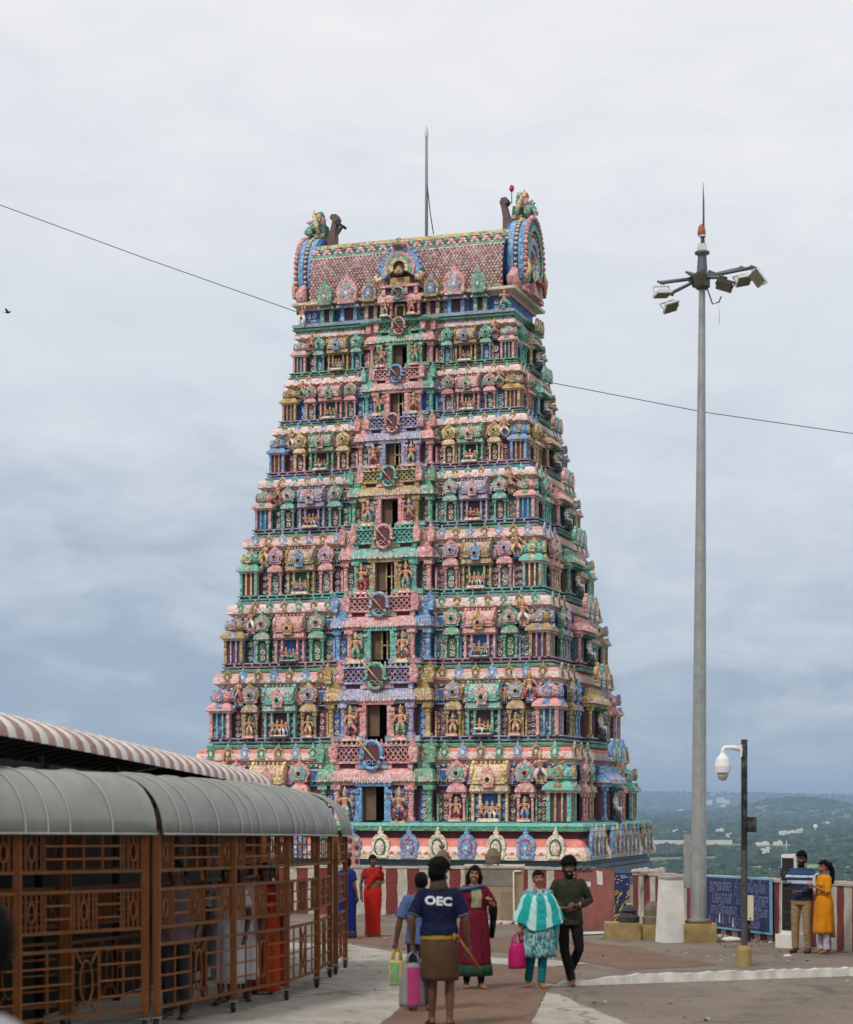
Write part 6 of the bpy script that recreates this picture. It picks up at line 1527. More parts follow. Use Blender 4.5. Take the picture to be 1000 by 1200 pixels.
def shw(a, i):
    d = math.degrees(a) % 360          # 270 is the front
    x = math.cos(a)
    for c0, w_ in ((-.30, .15), (.38, .13), (-.95, .06), (.92, .05)):
        if abs(x - c0) < w_: return c_wt
    return c_tq
rings = [rg(p, 0, 0, .93, .375, .205, .05), rg(p, 0, 0, .96, .37, .205, .05), rg(p, 0, 0, 1.02, .355, .202, .045), rg(p, 0, 0, 1.09, .33, .197, .045), rg(p, 0, 0, 1.16, .305, .19, .04), rg(p, 0, 0, 1.23, .278, .18, .035), rg(p, 0, 0, 1.30, .248, .167, .03), rg(p, 0, 0, 1.36, .215, .148, .025), rg(p, 0, 0, 1.405, .175, .125, .02), rg(p, 0, 0, 1.435, .13, .108, .02), rg(p, 0, -.005, 1.45, .10, .09, .02)]
fr = []
for a_, b_ in zip(rings, rings[1:]):
    for q in range(4): fr.append(tuple(x + (y - x) * q / 4 for x, y in zip(a_, b_)))
fr.append(rings[-1]); NR = len(fr) - 1
def shz(a, i):
    u = i / NR; t = max(0, 1 - u / .7); fr_ = max(0, -math.sin(a))
    return (-.075 * math.cos(2 * (a - 1.5 * PI)) * t * (1 if math.sin(a) < 0 else .6) + .035 * math.sin(5 * a + 1) * t * .5 - .11 * fr_ ** 2 * max(0, u - .6) / .4) * s
def shw(a, i):
    x = math.cos(a) + .02 * math.sin(i * .3)
    for c0, w_ in ((-.30, .15), (.38, .12), (-.93, .07), (.90, .05)):
        if abs(x - c0 - (.06 if c0 > 0 else -.02) * i / NR) < w_ * (1.1 - .3 * i / NR): return c_wt
    return c_tq
loft(mb, fr, shw, n=120, nf=6, fz=shz, cap=False)
o = mb.build('shawl', p.root); wrinkle(o.data, s, .011, 2.2, .6); md = o.modifiers.new('t', 'SOLIDIFY'); md.thickness = .01
mb = MB(); loft(mb, [rg(p, .235, -.02, .56, .045, .05, .1), rg(p, .24, -.02, .75, .055, .06, .1), rg(p, .25, -.02, .98, .06, .07, .05)], lambda a, i: c_wt if math.cos(a * 2) > .3 else c_tq, n=24, nf=4); mb.build('shawl_end', p.root)
RT_ = Matrix.Translation(p.root.location) @ RZ(R(4)); L = RT_ @ (p.J['wrR'] + Vector((0, -.02, -.085)) * s)
bag('handbag', (L.x - .035, L.y - .02, L.z - .46), R(25), .24, .16, .33, (c_mag, c_magd), 'bright magenta handbag hanging from the hand of the woman in turquoise', .13, 1.1)

# ---- 6 man in the olive shirt
c_ol = fabric('olive_shirt', '#2c2e20', .15); 
p = person('bearded man in a dark olive shirt beside the woman in turquoise', gpt(667, 1155), R(6), 1.64, 'dark', False,
           arms=dict(L=dict(el=(.29, .05, 1.14), wr=(.10, -.19, 1.10), hd=(-.9, -.25, .05), curl=.7), R=dict(el=(-.25, .05, 1.13), wr=(-.12, -.18, 1.06), hd=(.8, -.3, 0), curl=.6)),
           legs=dict(R=dict(kn=(-.07, -.05, .48), an=(.02, -.16, .085)), L=dict(kn=(.13, -.06, .50), an=(.03, .20, .14), toe=(.03, .06, .02))), hair='curly', beard=True, smile=True, head=(R(-6), R(4), 0), seed=8)
o = shirt(p, c_ol, .82, 1.85, 1.02, 'shirt', loose=.03, hemf=.05); trousers(p, c_blk, ra=.05)
mb = MB(); mb.tube([Vector(q) * p.s for q in ((-.07, -.05, 1.47), (-.05, -.085, 1.44), (0, -.11, 1.36), (.05, -.085, 1.44), (.07, -.05, 1.47))], .014, c_ol, n=6); mb.build('collar', o)
mb = MB(); mb.tube([p.J['wrL'].lerp(p.J['elL'], .08) + Vector((0, .034 * math.cos(a), .034 * math.sin(a))) for a in [2 * PI * k / 12 for k in range(13)]], .009, mat('watch_metal', '#9a9a96', metal=.7, rough=.35), n=6); mb.build('watch', p.root)

# ---- 7 man in the striped sweater with a phone
sw_ = bpy.data.materials.new('cloth_striped'); sw_.use_nodes = True; nt = sw_.node_tree; bN = nt.nodes['Principled BSDF']; bN.inputs['Roughness'].default_value = .9
tcn = nt.nodes.new('ShaderNodeTexCoord'); sp = nt.nodes.new('ShaderNodeSeparateXYZ'); rp = nt.nodes.new('ShaderNodeValToRGB'); rp.color_ramp.interpolation = 'CONSTANT'
mr = nt.nodes.new('ShaderNodeMapRange'); mr.inputs['From Min'].default_value = .9; mr.inputs['From Max'].default_value = 1.5
nt.links.new(tcn.outputs['Object'], sp.inputs[0]); nt.links.new(sp.outputs['Z'], mr.inputs['Value']); nt.links.new(mr.outputs['Result'], rp.inputs['Fac'])
e = rp.color_ramp.elements; e[0].position = 0; e[0].color = (*lin('#152844'), 1); e[1].position = .46; e[1].color = (*lin('#b9bfcb'), 1)
for q, c in ((.545, '#1c3352'), (.63, '#b9bfcb'), (.695, '#1c3352'), (.73, '#22446a'), (.80, '#1c3352')): k = e.new(q); k.color = (*lin(c), 1)
nt.links.new(rp.outputs['Color'], bN.inputs['Base Color'])
c_kh = fabric('khaki', '#8a7250', .12)
p = person('bearded man in a navy sweater with white stripes, holding up a phone', foot_at(940, 1117), R(-32), 1.69, 'dark', False,
           arms=dict(R=dict(el=(-.26, -.06, 1.16), wr=(-.20, -.33, 1.28), hd=(.1, -.45, .85), curl=.9), L=dict(el=(.25, -.02, 1.14), wr=(.06, -.21, 1.05), hd=(-.9, -.2, 0), curl=.6)), hair='short', beard=True, head=(R(-12), R(8), 0), legs=dict(R=dict(kn=(-.11, -.02, .49), an=(-.12, .01, .085)), L=dict(kn=(.10, -.02, .49), an=(.11, .02, .085))), girth=1.03, seed=4)
shirt(p, sw_, .90, 1.9, 1.05, 'sweater', loose=.02); trousers(p, c_kh, ra=.06, fat=1.03)
MW = Matrix.Translation(p.root.location) @ RZ(R(-32)); L = MW @ (p.J['wrR'] + Vector((.015, -.075, .10)) * p.s)
mb = MB(); mb.box((0, 0, 0), (.075, .012, .15), mat('phone_black', '#18191b', rough=.25)); mb.box((0, .0068, 0), (.066, .002, .138), mat('phone_glass', '#2b3036', rough=.1, spec=.6))
mb.box((-.02, -.0068, .05), (.022, .003, .03), mat('phone_lens', '#3a3d40', rough=.2))
tag(mb.build('phone', None, Matrix.Translation(L) @ RZ(R(-20)) @ RX(R(-14))), label='dark mobile phone held up by the man in the striped sweater', cat='phone')
mb = MB(); mb.ball(p.J['anR'] + Vector((-.01, -.07, -.055)), (.05, .14, .04), fabric('shoe_brown', '#3e2b20'), 10, 8); mb.build('shoe', p.root); mb = MB(); mb.ball(p.J['anL'] + Vector((.01, -.07, -.055)), (.05, .14, .04), fabric('shoe_brown', '#3e2b20'), 10, 8); mb.build('shoe', p.root)
# ---- 8 woman in yellow
c_yl = fabric('mustard', '#c07a10', .1); c_wh = fabric('white_shawl', '#b9b3ba', .06); c_lil = fabric('white_trouser', '#a9a2ae', .08)
p = person('woman in a mustard yellow tunic with a white shawl, turned towards the man in stripes', foot_at(966, 1118), R(-72), 1.55, 'brown', True,
           arms=dict(R=dict(el=(-.20, -.06, 1.14), wr=(-.10, -.25, 1.22), hd=(.2, -.6, .5), curl=.8), L=dict(el=(.20, -.04, 1.14), wr=(.08, -.24, 1.24), hd=(-.2, -.6, .5), curl=.8)), hair='ponytail', head=(R(6), R(10), 0))
shirt(p, c_yl, .92, 1.15, 1.0, 'tunic_top', loose=.01)
skirt(p, [(0, 0, .38, .20, .19, .04), (0, 0, .55, .195, .185, .03), (0, 0, .75, .195, .175, .02), (0, 0, .93, .195, .165, .01), (0, 0, 1.08, .16, .13, 0)], c_yl, 'tunic_skirt', nf=6)
trousers(p, c_lil, .95, 'trousers', .065, 1.0)
s = p.s; mb = MB()
rows = []
for t in range(18):
    u = t / 17
    if u < .30:
        q = u / .30; c = Vector((-.04 - .12 * q, -.165 + .05 * q, 1.10 + .34 * q))
    elif u < .45:
        q = (u - .30) / .15; c = Vector((-.16 + .02 * q, -.115 + .20 * q, 1.44 + .03 * math.sin(PI * q)))
    else:
        q = (u - .45) / .55; c = Vector((-.15 + .03 * q, .115 + .10 * q, 1.43 - 1.14 * q))
    wd_ = .09 + .10 * min(1, max(0, u - .3) / .5)
    rows.append([(c + Vector((wd_ * (k / 6 - .35), .018 * math.sin(k * 1.9 + t * .2), 0))) * s for k in range(7)])
mb.add([v for r_ in rows for v in r_], [(i * 7 + k, (i + 1) * 7 + k, (i + 1) * 7 + k + 1, i * 7 + k + 1) for i in range(17) for k in range(6)], c_wh, True)
o = mb.build('shawl', p.root); md = o.modifiers.new('t', 'SOLIDIFY'); md.thickness = .014
mb = MB(); loft(mb, [rg(p, -.17, .02, 1.0, .05, .09, .08), rg(p, -.19, .0, 1.15, .06, .10, .06), rg(p, -.17, 0, 1.32, .06, .09, .04), rg(p, -.12, 0, 1.44, .05, .07)], c_wh, n=24, nf=4); mb.build('shawl_wrap', p.root)
# ---- 9 woman in blue sari, mostly behind the cage end
c_bs = fabric('blue_sari', '#141f63', .15); c_bb = fabric('blue_border', '#3a3350', .4, scale=30)
p = person('woman in a dark blue sari partly hidden by the end of the cage', foot_at(407, 1100), R(150), 1.56, 'dark', True, hair='bun')
shirt(p, c_bs, 1.06, .6, 1.05, 'blouse'); skirt(p, [(0, 0, .17, .19, .17, .07), (0, 0, .5, .19, .16, .05), (0, 0, .8, .20, .16, .03), (0, 0, .98, .19, .15, .02), (0, 0, 1.3, .18, .14, 0), (0, 0, 1.40, .15, .10, 0)], c_bs, 'sari', nf=9); skirt(p, [(0, 0, .03, .20, .18, .07), (0, 0, .175, .193, .173, .07)], c_bb, 'sari_border', nf=9)

# ---- 10 people queueing inside the cage
def qp(t, off=.52):
    F_ = FB[0]; n = len(F_) - 1; i = min(n - 1, int(t)); f = t - i; a = F_[i].lerp(F_[i + 1], f); b = FB[1][i].lerp(FB[1][i + 1], f); q = a.lerp(b, off); d = F_[i + 1] - F_[i]
    return Vector((q.x, q.y, gz(q.y))), math.atan2(d.y, d.x) + PI / 2
c_gb = fabric('taupe_shirt', '#786568', .12); c_lg = fabric('pale_shirt', '#9a959c', .1); c_ws = fabric('white_shirt', '#c9c7cc', .08); c_ps = fabric('pink_shirt', '#b98592', .12); c_dh = fabric('white_dhoti', '#c0bdc0', .08); c_gr = fabric('grey_trouser', '#39373a', .1); c_or = fabric('orange_sari', '#b5431a', .15)
Q = 'people queueing inside the cage'
arm = dict(R=dict(el=(-.27, .02, 1.12), wr=(-.26, -.05, .88)), L=dict(el=(.27, .02, 1.12), wr=(.26, -.07, .88)))
def queue(t, off, lab, h, kind, fem=False, hair='crop', tops=None, low=None, dz=0):
    loc, rz = qp(t, off)
    p = person(lab, loc, rz + PI + dz, h, 'dark', fem, arms=arm, hair=hair, girth=1.05, voxel=.010, group=Q)
    if kind == 'trousers': shirt(p, tops, .82, .7, 1.1, 'shirt', voxel=.011, loose=.03); trousers(p, low, voxel=.011)
    elif kind == 'dhoti': shirt(p, tops, .80, .7, 1.08, 'shirt', voxel=.011, loose=.03); skirt(p, [(0, 0, .28, .20, .17, .06), (0, 0, .5, .20, .17, .05), (0, 0, .93, .19, .15, .03), (0, 0, 1.0, .175, .14, 0)], low, 'dhoti')
    else:
        shirt(p, tops, 1.08, .6, 1.05, 'blouse', voxel=.011); skirt(p, [(0, 0, .05, .19, .17, .07), (0, 0, .5, .19, .16, .05), (0, 0, .93, .20, .16, .03), (0, 0, 1.1, .18, .14, .02), (0, 0, 1.38, .17, .125, 0)], low, 'sari', nf=9)
    return p
queue(.58, .30, 'man in a taupe shirt and dark trousers, hindmost in the caged queue', 1.66, 'trousers', tops=c_gb, low=c_gr)
queue(.98, .6, 'person in a pale grey shirt just ahead of the man in taupe in the cage', 1.58, 'trousers', tops=c_lg, low=c_blk)
queue(1.48, .38, 'man in a white shirt and white dhoti in the caged queue', 1.62, 'dhoti', tops=c_ws, low=c_dh)
queue(1.84, .45, 'man in a pink shirt standing in the caged queue', 1.64, 'dhoti', tops=c_ps, low=c_dh, dz=.2)
p = queue(2.1, .62, 'older person with grey hair ahead of the man in pink in the cage', 1.58, 'trousers', hair='grey', tops=c_lg, low=c_gr)
queue(2.45, .45, 'woman in a red and orange sari at the front of the caged queue', 1.60, 'sari', True, 'bun', tops=fabric('deep_red', '#8c1420'), low=c_or)
queue(2.85, .55, 'woman in a deep red sari beside the woman in orange in the cage', 1.58, 'sari', True, 'bun', tops=fabric('deep_red', '#8c1420'), low=fabric('deep_red', '#8c1420'))

# ---- 11 man at the left edge, close to the lens
c_cl = fabric('white_collar', '#b9b6b6', .1)
p = person('dark haired man close to the camera at the very left edge', (-.985, 4.3, gz(4.3)), -PI / 2 - R(8), 1.775, 'mid', False, hair='crop', head=(0, R(4), 0), voxel=.009)
shirt(p, c_cl, .85, .8, 1.05, 'shirt'); trousers(p, c_gr)

# ---- monkeys on the wall
FUR = mat('monkey_fur', '#6a5c4b', var=.35, scale=22, rough=.95, bump=.5, bscale=60); MSK = mat('monkey_skin', '#7d5248', rough=.7)
def monkey(loc, rz, sc, label, up=True):
    root = empty('grey_macaque', loc, rz, label=label, cat='macaque', group='monkeys sitting on the walls'); mb = MB()
    if up:
        mb.tube([(0, .0, .05), (0, .02, .18), (0, -.01, .34), (0, -.03, .42)], [.13, .15, .105, .06], FUR, n=14)
        hc = Vector((.03, -.05, .50))
    else:
        mb.tube([(0, .05, .05), (0, .05, .17), (0, -.05, .30), (0, -.17, .34)], [.16, .17, .13, .06], FUR, n=14)
        hc = Vector((0, -.23, .30))
    mb.ball(hc, (.066, .075, .07), FUR, 12, 10); mb.ball(hc + Vector((0, -.06, -.02)), (.034, .04, .032), FUR, 8, 6)
    for s in (-1, 1):
        mb.ball(hc + Vector((s * .065, 0, .01)), (.014, .022, .026), FUR, 6, 5)
        mb.tube([(s * .08, .02, .08), (s * .15, -.13, .22), (s * .12, -.17, .03)], [.075, .05, .03], FUR, n=10); mb.tube([(s * .12, -.15, .025), (s * .125, -.25, .02)], [.03, .02], FUR, n=8)
        top = Vector((s * .09, -.02 if up else -.1, .34 if up else .28)); mb.tube([top, (s * .13, -.12, .2), (s * .08, -.22, .08)], [.045, .034, .024], FUR, n=8)
        for q in range(4): mb.tube([(s * .08 + (q - 1.5) * .012, -.22, .07), (s * .08 + (q - 1.5) * .014, -.25, .035)], .007, FUR, n=5)
    mb.tube([(0, .14, .04), (.05, .24, .03), (.16, .28, .02), (.26, .24, .02)], [.022, .019, .016, .010], FUR, n=7)
    me = remesh(mb, .009, 2, 'monkey_body'); me.materials.append(FUR); me.materials.append(MSK)
    for f in me.polygons:
        q = f.center - hc
        if q.y < -.05 and abs(q.x) < .045 and abs(q.z) < .06: f.material_index = 1
    link('monkey_body', me, root); root.scale = (sc, sc, sc)
wz = lambda y, h: gz(y) + h
c = at(519, 1000, 50.75); monkey((c.x, 50.85, wz(50.85, 1.24) - .02), R(165), 1.05, 'monkey sitting upright on top of the striped wall, back to the camera', True)
c = at(578, 1015, 46.0); monkey((c.x, 46.0, gz(45.3) + 1.315), R(180), 1.0, 'hunched monkey sitting on top of the beige plaster block', False)
# ================================================================ the plain far below, hill, woods, villages, haze
PL = -120.0
GR = groundmat('plain_ground', '#5b6844', '#74794f', '#4d5c3d', .004, False)
FLD = groundmat('field_green', '#6f8a4b', '#7d9455', '#5f7d45', .01, False)
LEAF = [mat('leaf_dark', '#253627', var=.35, scale=.05, rough=.9), mat('leaf_mid', '#30442f', var=.35, scale=.05, rough=.9), mat('leaf_light', '#465b39', var=.3, scale=.05, rough=.9)]
mb = MB(); nx, ny = 60, 60
def far_h(x, y):
    # rocky wooded knoll and the long low range on the skyline
    def bump(cx, cy, rx, ry, h, p=1.0):
        d = ((x - cx) / rx) ** 2 + ((y - cy) / ry) ** 2; return h * math.exp(-d * p)
    h = bump(2500, 13500, 330, 1200, 84) + bump(2250, 13400, 420, 1000, 34) + bump(2850, 13600, 300, 900, 36)
    h += 8 * mnoise.noise(Vector((x / 130, y / 400, 2))) * min(1, h / 40)
    if y > 19000:
        t = min(1, (y - 19000) / 5000); h += t * (150 + 45 * math.sin(x / 5200 + .6) + 25 * mnoise.noise(Vector((x / 1500, 3, 1))) - .016 * max(0, x - 2500))
    return PL + h
ys = list(np.geomspace(900, 27000, 130)); xs = [-3500 + 160 * k for k in range(76)]
vs = [(x * (.1 + y / 13000), y, far_h(x * (.1 + y / 13000), y)) for y in ys for x in xs]; nx = len(xs)
mb.add(vs, [(j * nx + i, j * nx + i + 1, (j + 1) * nx + i + 1, (j + 1) * nx + i) for j in range(len(ys) - 1) for i in range(nx - 1) if ys[j] < 17500], GR, True)
RW_ = groundmat('range_woods', '#2c3a2b', '#35432f', '#3f4833', .002, False)
mb.add(vs, [(j * nx + i, j * nx + i + 1, (j + 1) * nx + i + 1, (j + 1) * nx + i) for j in range(len(ys) - 1) for i in range(nx - 1) if ys[j] >= 17500], RW_, True)
tag(mb.build('plain_ground'), kind='structure')
# hillside falling from the yard
mb = MB(); HS = groundmat('hillside_scrub', '#4c5638', '#5b5f41', '#5f5544', .05, False)
E0 = [(x, y, gz(y) - .004) for x, y in EDGE] + [(-40, 104, gz(104) - .004)]
E1 = [(420, -300, PL - 1), (400, 0, PL - 1), (380, 80, PL - 1), (360, 160, PL - 1), (340, 240, PL - 1), (320, 330, PL - 1), (300, 420, PL - 1), (280, 520, PL - 1), (260, 640, PL - 1), (200, 800, PL - 1), (-400, 950, PL - 1)]
mb.add(E0 + E1, [(k, len(E0) + k, len(E0) + k + 1, k + 1) for k in range(len(E0) - 1)], HS)
tag(mb.build('hillside'), kind='structure')
# field clearings
def field(x0, x1, y0, y1, m, lift=.6):
    mb = MB(); r = random.Random(int(x0)); n = 14
    pts = [((x0 + x1) / 2 + (x1 - x0) / 2 * math.cos(2 * PI * k / n) * r.uniform(.8, 1.1), (y0 + y1) / 2 + (y1 - y0) / 2 * math.sin(2 * PI * k / n) * r.uniform(.8, 1.1)) for k in range(n)]
    mb.add([(x, y, PL + lift) for x, y in pts], [tuple(range(n))], m); return tag(mb.build('field'), kind='structure')
FT = groundmat('field_pale', '#8d8c62', '#979268', '#77784f', .02, False)
def plain(px, py):
    Y = (EYE - PL) / (py - HZ) * F; return (px - 500) / F * Y, Y
FIELDS = []
for (px, py, w, dpt, m) in ((905, 1020, 170, 330, FLD), (985, 1018, 110, 380, FLD), (800, 1026, 150, 120, FT), (950, 1008, 120, 190, FLD), (865, 1012, 70, 90, FLD), (838, 1005, 60, 90, FT), (985, 985, 180, 200, FT), (790, 975, 160, 250, FT), (900, 975, 250, 260, FT)):
    x, y = plain(px, py); field(x - w / 2, x + w / 2, y - dpt / 2, y + dpt / 2, m); FIELDS.append((x, y, w / 2, dpt / 2))
blist = [(844, 976, 30, 16, 12, 0), (855, 980, 26, 12, 8, 1), (792, 974, 24, 12, 6, 0), (806, 996, 34, 10, 5, 0), (898, 999, 26, 10, 8, 0), (918, 977, 30, 12, 9, 0), (927, 977, 40, 12, 9, 0), (938, 976, 28, 12, 12, 0), (894, 989, 40, 12, 5, 0), (912, 989, 26, 12, 6, 0), (830, 940.6, 90, 40, 26, 0), (845, 938.8, 70, 40, 34, 0), (852, 939.5, 60, 40, 22, 0), (836, 946, 60, 30, 16, 0), (848, 948, 60, 30, 16, 0), (798, 950, 60, 30, 15, 0), (860, 951, 50, 30, 15, 0), (878, 953, 60, 30, 14, 0), (785, 962, 40, 20, 10, 0), (968, 966, 44, 16, 10, 0)]
CLR = [(*plain(b[0], b[1] + 1.5), b[2] * .8, b[1] * 0 + (EYE - PL) / (b[1] - HZ) * F * .09) for b in blist if b[1] > 955] + [(*plain(px_, 990), 130, 420) for px_ in range(742, 860, 14)]
# wood: thousands of leaf clumps in one mesh
rng = np.random.default_rng(5)
ico_v = []; ico_f = []
def ico():
    t = (1 + 5 ** .5) / 2
    v = np.array([(-1, t, 0), (1, t, 0), (-1, -t, 0), (1, -t, 0), (0, -1, t), (0, 1, t), (0, -1, -t), (0, 1, -t), (t, 0, -1), (t, 0, 1), (-t, 0, -1), (-t, 0, 1)], float); v /= np.linalg.norm(v[0])
    f = np.array([(0, 11, 5), (0, 5, 1), (0, 1, 7), (0, 7, 10), (0, 10, 11), (1, 5, 9), (5, 11, 4), (11, 10, 2), (10, 7, 6), (7, 1, 8), (3, 9, 4), (3, 4, 2), (3, 2, 6), (3, 6, 8), (3, 8, 9), (4, 9, 5), (2, 4, 11), (6, 2, 10), (8, 6, 7), (9, 8, 1)])
    return v, f
iv, if_ = ico()
def forest(name, cen, rad, mi, mats, label=None):
    n = len(cen)
    jit = 1 + rng.uniform(-.3, .3, (n, 12, 1))
    V = cen[:, None, :] + iv[None] * rad[:, None, :] * jit
    Fc = (if_[None] + (np.arange(n) * 12)[:, None, None]).reshape(-1, 3)
    me = bpy.data.meshes.new(name)
    me.vertices.add(n * 12); me.vertices.foreach_set('co', V.reshape(-1).astype(np.float32))
    me.loops.add(len(Fc) * 3); me.loops.foreach_set('vertex_index', Fc.reshape(-1).astype(np.int32))
    me.polygons.add(len(Fc)); me.polygons.foreach_set('loop_start', np.arange(0, len(Fc) * 3, 3, dtype=np.int32)); me.polygons.foreach_set('loop_total', np.full(len(Fc), 3, np.int32))
    for m in mats: me.materials.append(m)
    me.polygons.foreach_set('material_index', np.repeat(mi, 20).astype(np.int32))
    me.update(); me.validate()
    return tag(link(name, me), kind='stuff')
# samples in image space density so that near and far woods look equally dense
cs = []; rs = []; ms2 = []
N_ = 44000
py = HZ + 9 + (1046 - HZ - 9) * rng.random(N_) ** 1.0; px = rng.uniform(520, 1180, N_)
Yv = (EYE - PL) / (py - HZ) * F; Xv = (px - 500) / F * Yv
den = np.array([mnoise.noise(Vector((x / 170, y / 420, 7.7))) + .6 * mnoise.noise(Vector((x / 60, y / 130, 1.7))) for x, y in zip(Xv, Yv)])
keep = den > -.22
for fx, fy, fw, fd in FIELDS: keep &= ~((((Xv - fx) / (fw * 1.02)) ** 2 + ((Yv - fy) / (fd * 1.02)) ** 2 < 1) & (rng.random(N_) > .06))
for cx, cy, cw, cd_ in CLR: keep &= ~((np.abs(Xv / Yv - cx / cy) < cw * .75 / cy) & (Yv < cy + 60) & (Yv > cy - cd_))
Xv, Yv, den = Xv[keep], Yv[keep], den[keep]
base = np.array([far_h(x, y) for x, y in zip(Xv, Yv)])
sz = rng.uniform(3.2, 7.5, len(Xv)) * (1 + .35 * np.clip(den, 0, 1)) * np.clip(Yv / 3600, .9, 2.4)
C1 = np.stack([Xv, Yv, base + sz * .55], 1); R1 = np.stack([sz * rng.uniform(.9, 1.5, len(sz)), sz * rng.uniform(.9, 1.5, len(sz)), sz * rng.uniform(.7, 1.05, len(sz))], 1)
mi = rng.choice(3, len(sz), p=[.5, .36, .14])
# knoll and range cover
N2 = 7000
Y2 = rng.uniform(12000, 16500, N2); X2 = rng.uniform(900, 3900, N2); H2 = np.array([far_h(x, y) for x, y in zip(X2, Y2)])
k2 = (H2 > PL + 12) & (np.array([mnoise.noise(Vector((x / 120, y / 300, 3))) for x, y in zip(X2, Y2)]) > -.28)
X2, Y2, H2 = X2[k2], Y2[k2], H2[k2]; s2 = rng.uniform(6, 15, len(X2))
C2 = np.stack([X2, Y2, H2 + s2 * .4], 1); R2 = np.stack([s2 * 1.4, s2 * 1.4, s2 * .8], 1); m2 = rng.choice(3, len(s2), p=[.5, .4, .1])
forest('distant_wood', np.concatenate([C1, C2]), np.concatenate([R1, R2]), np.concatenate([mi, m2]), LEAF)
# near trees of the plain, just over the parapet
Xn, Yn = [], []
for px_, py_ in zip(rng.uniform(700, 1050, 700), rng.uniform(1012, 1040, 700)):
    x, y = plain(px_, py_)
    if mnoise.noise(Vector((x / 90, y / 160, 4))) > -.05 and not any(((x - fx) / fw) ** 2 + ((y - fy) / fd) ** 2 < 1 for fx, fy, fw, fd in FIELDS): Xn.append(x); Yn.append(y)
cc, rr_ = [], []
for x, y in zip(Xn, Yn):
    s = rng.uniform(4, 7.5)
    for k in range(9): cc.append((x + rng.normal(0, s * .5), y + rng.normal(0, s * .5), PL + s * rng.uniform(.5, 1.35))); rr_.append((s * rng.uniform(.3, .55), s * rng.uniform(.3, .55), s * rng.uniform(.25, .45)))
forest('scattered_grove', np.array(cc), np.array(rr_), rng.choice(3, len(cc), p=[.42, .38, .2]), LEAF)
# buildings of the plain
WB = mat('far_white_wall', '#e6e3dc', var=.08, scale=.1, rough=.8); RB = mat('far_roof', '#b9b2a8', var=.1, scale=.1, rough=.9); WN = mat('far_window', '#5c6066', rough=.6); CB = mat('far_cream_wall', '#d8c9a6', var=.08, scale=.1)
for k, (px_, py_, w, d_, h, c) in enumerate(blist):
    x, y = plain(px_, py_ + 1.5)
    if y > 24000: y = 18500; x = (px_ - 500) / F * y
    zb_ = max(far_h(x, y), EYE + (HZ - py_ - 1.5) / F * y - 4) if y > 16000 else far_h(x, y)
    o = empty('far_house', (x, y, zb_ - 1), rz=.2 * math.sin(k * 3), label='small pale building far off on the wooded plain', cat='building', group='pale buildings scattered over the plain')
    h *= 1.35; w *= .85
    mb = MB(); mb.box((0, 0, h / 2 + .5), (w, d_, h + 1), CB if c else WB); mb.build('house_wall', o)
    mb = MB(); mb.box((0, 0, h + 1.5), (w + 1, d_ + 1, 1), RB); mb.box((w * .2, 0, h + 3), (w * .3, d_ * .5, 3), WB); mb.build('house_roof', o)
    mb = MB()
    for q in range(4): mb.box((-w * .36 + q * w * .24, -d_ / 2 - .1, h * .6), (w * .1, .3, h * .25), WN)
    mb.build('window', o)
# water tower
x, y = plain(956, 978); o = empty('water_tower', (x, y, far_h(x, y)), label='tall white water tower standing on the plain left of the wooded knoll', cat='water tower')
mb = MB(); mb.lathe([(4, 0), (3.2, 20)], WB, n=10); mb.build('tower_shaft', o); mb = MB(); mb.lathe([(4, 20), (7.5, 23), (7.5, 30), (3, 33), (0, 34)], WB, n=12); mb.build('water_tank', o)
# long pale wall / embankment
a, b = plain(742, 990), plain(858, 989.6); mb = MB(); ang = math.atan2(b[1] - a[1], b[0] - a[0]); Lw = math.hypot(b[0] - a[0], b[1] - a[1])
mb.box((0, 0, 5), (Lw, 8, 10), mat('far_wall', '#cfcbc2', var=.1, scale=.05, rough=.9)); mb.box((0, 0, 10.6), (Lw, 9, 1.1), WB)
o = mb.build('long_wall', None, T((a[0] + b[0]) / 2, (a[1] + b[1]) / 2, PL) @ RZ(ang)); tag(o, label='long low pale wall stretching across the plain behind the tall mast', cat='wall')
# transmission mast
x, y = plain(922, 1003); mb = MB()
for s in (-1, 1): mb.tube([(s * 2, 0, 0), (0, 0, 34)], .35, WB, n=4)
for q in range(6): mb.tube([(-2 + q * .33, 0, q * 5.5), (2 - (q + 1) * .33, 0, (q + 1) * 5.5)], .2, WB, n=4)
tag(mb.build('lattice_mast', None, T(x, y, far_h(x, y))), label='thin pale lattice mast rising from the plain behind the kiosk', cat='mast')
# air
hz = bpy.data.materials.new('haze_air'); hz.use_nodes = True; nt = hz.node_tree
for nd in list(nt.nodes):
    if nd.type != 'OUTPUT_MATERIAL': nt.nodes.remove(nd)
v = nt.nodes.new('ShaderNodeVolumePrincipled'); v.inputs['Color'].default_value = (.52, .73, 1.0, 1); v.inputs['Density'].default_value = 5.2e-5; v.inputs['Anisotropy'].default_value = .1
nt.links.new(v.outputs['Volume'], nt.nodes['Material Output'].inputs['Volume'])
mb = MB(); x0, x1, y0, y1, zz0, zz1 = -9000, 15000, -600, 27500, PL - 6, 120
mb.box(((x0 + x1) / 2, (y0 + y1) / 2, (zz0 + zz1) / 2), (x1 - x0, y1 - y0, zz1 - zz0), hz)
tag(mb.build('haze'), kind='stuff')
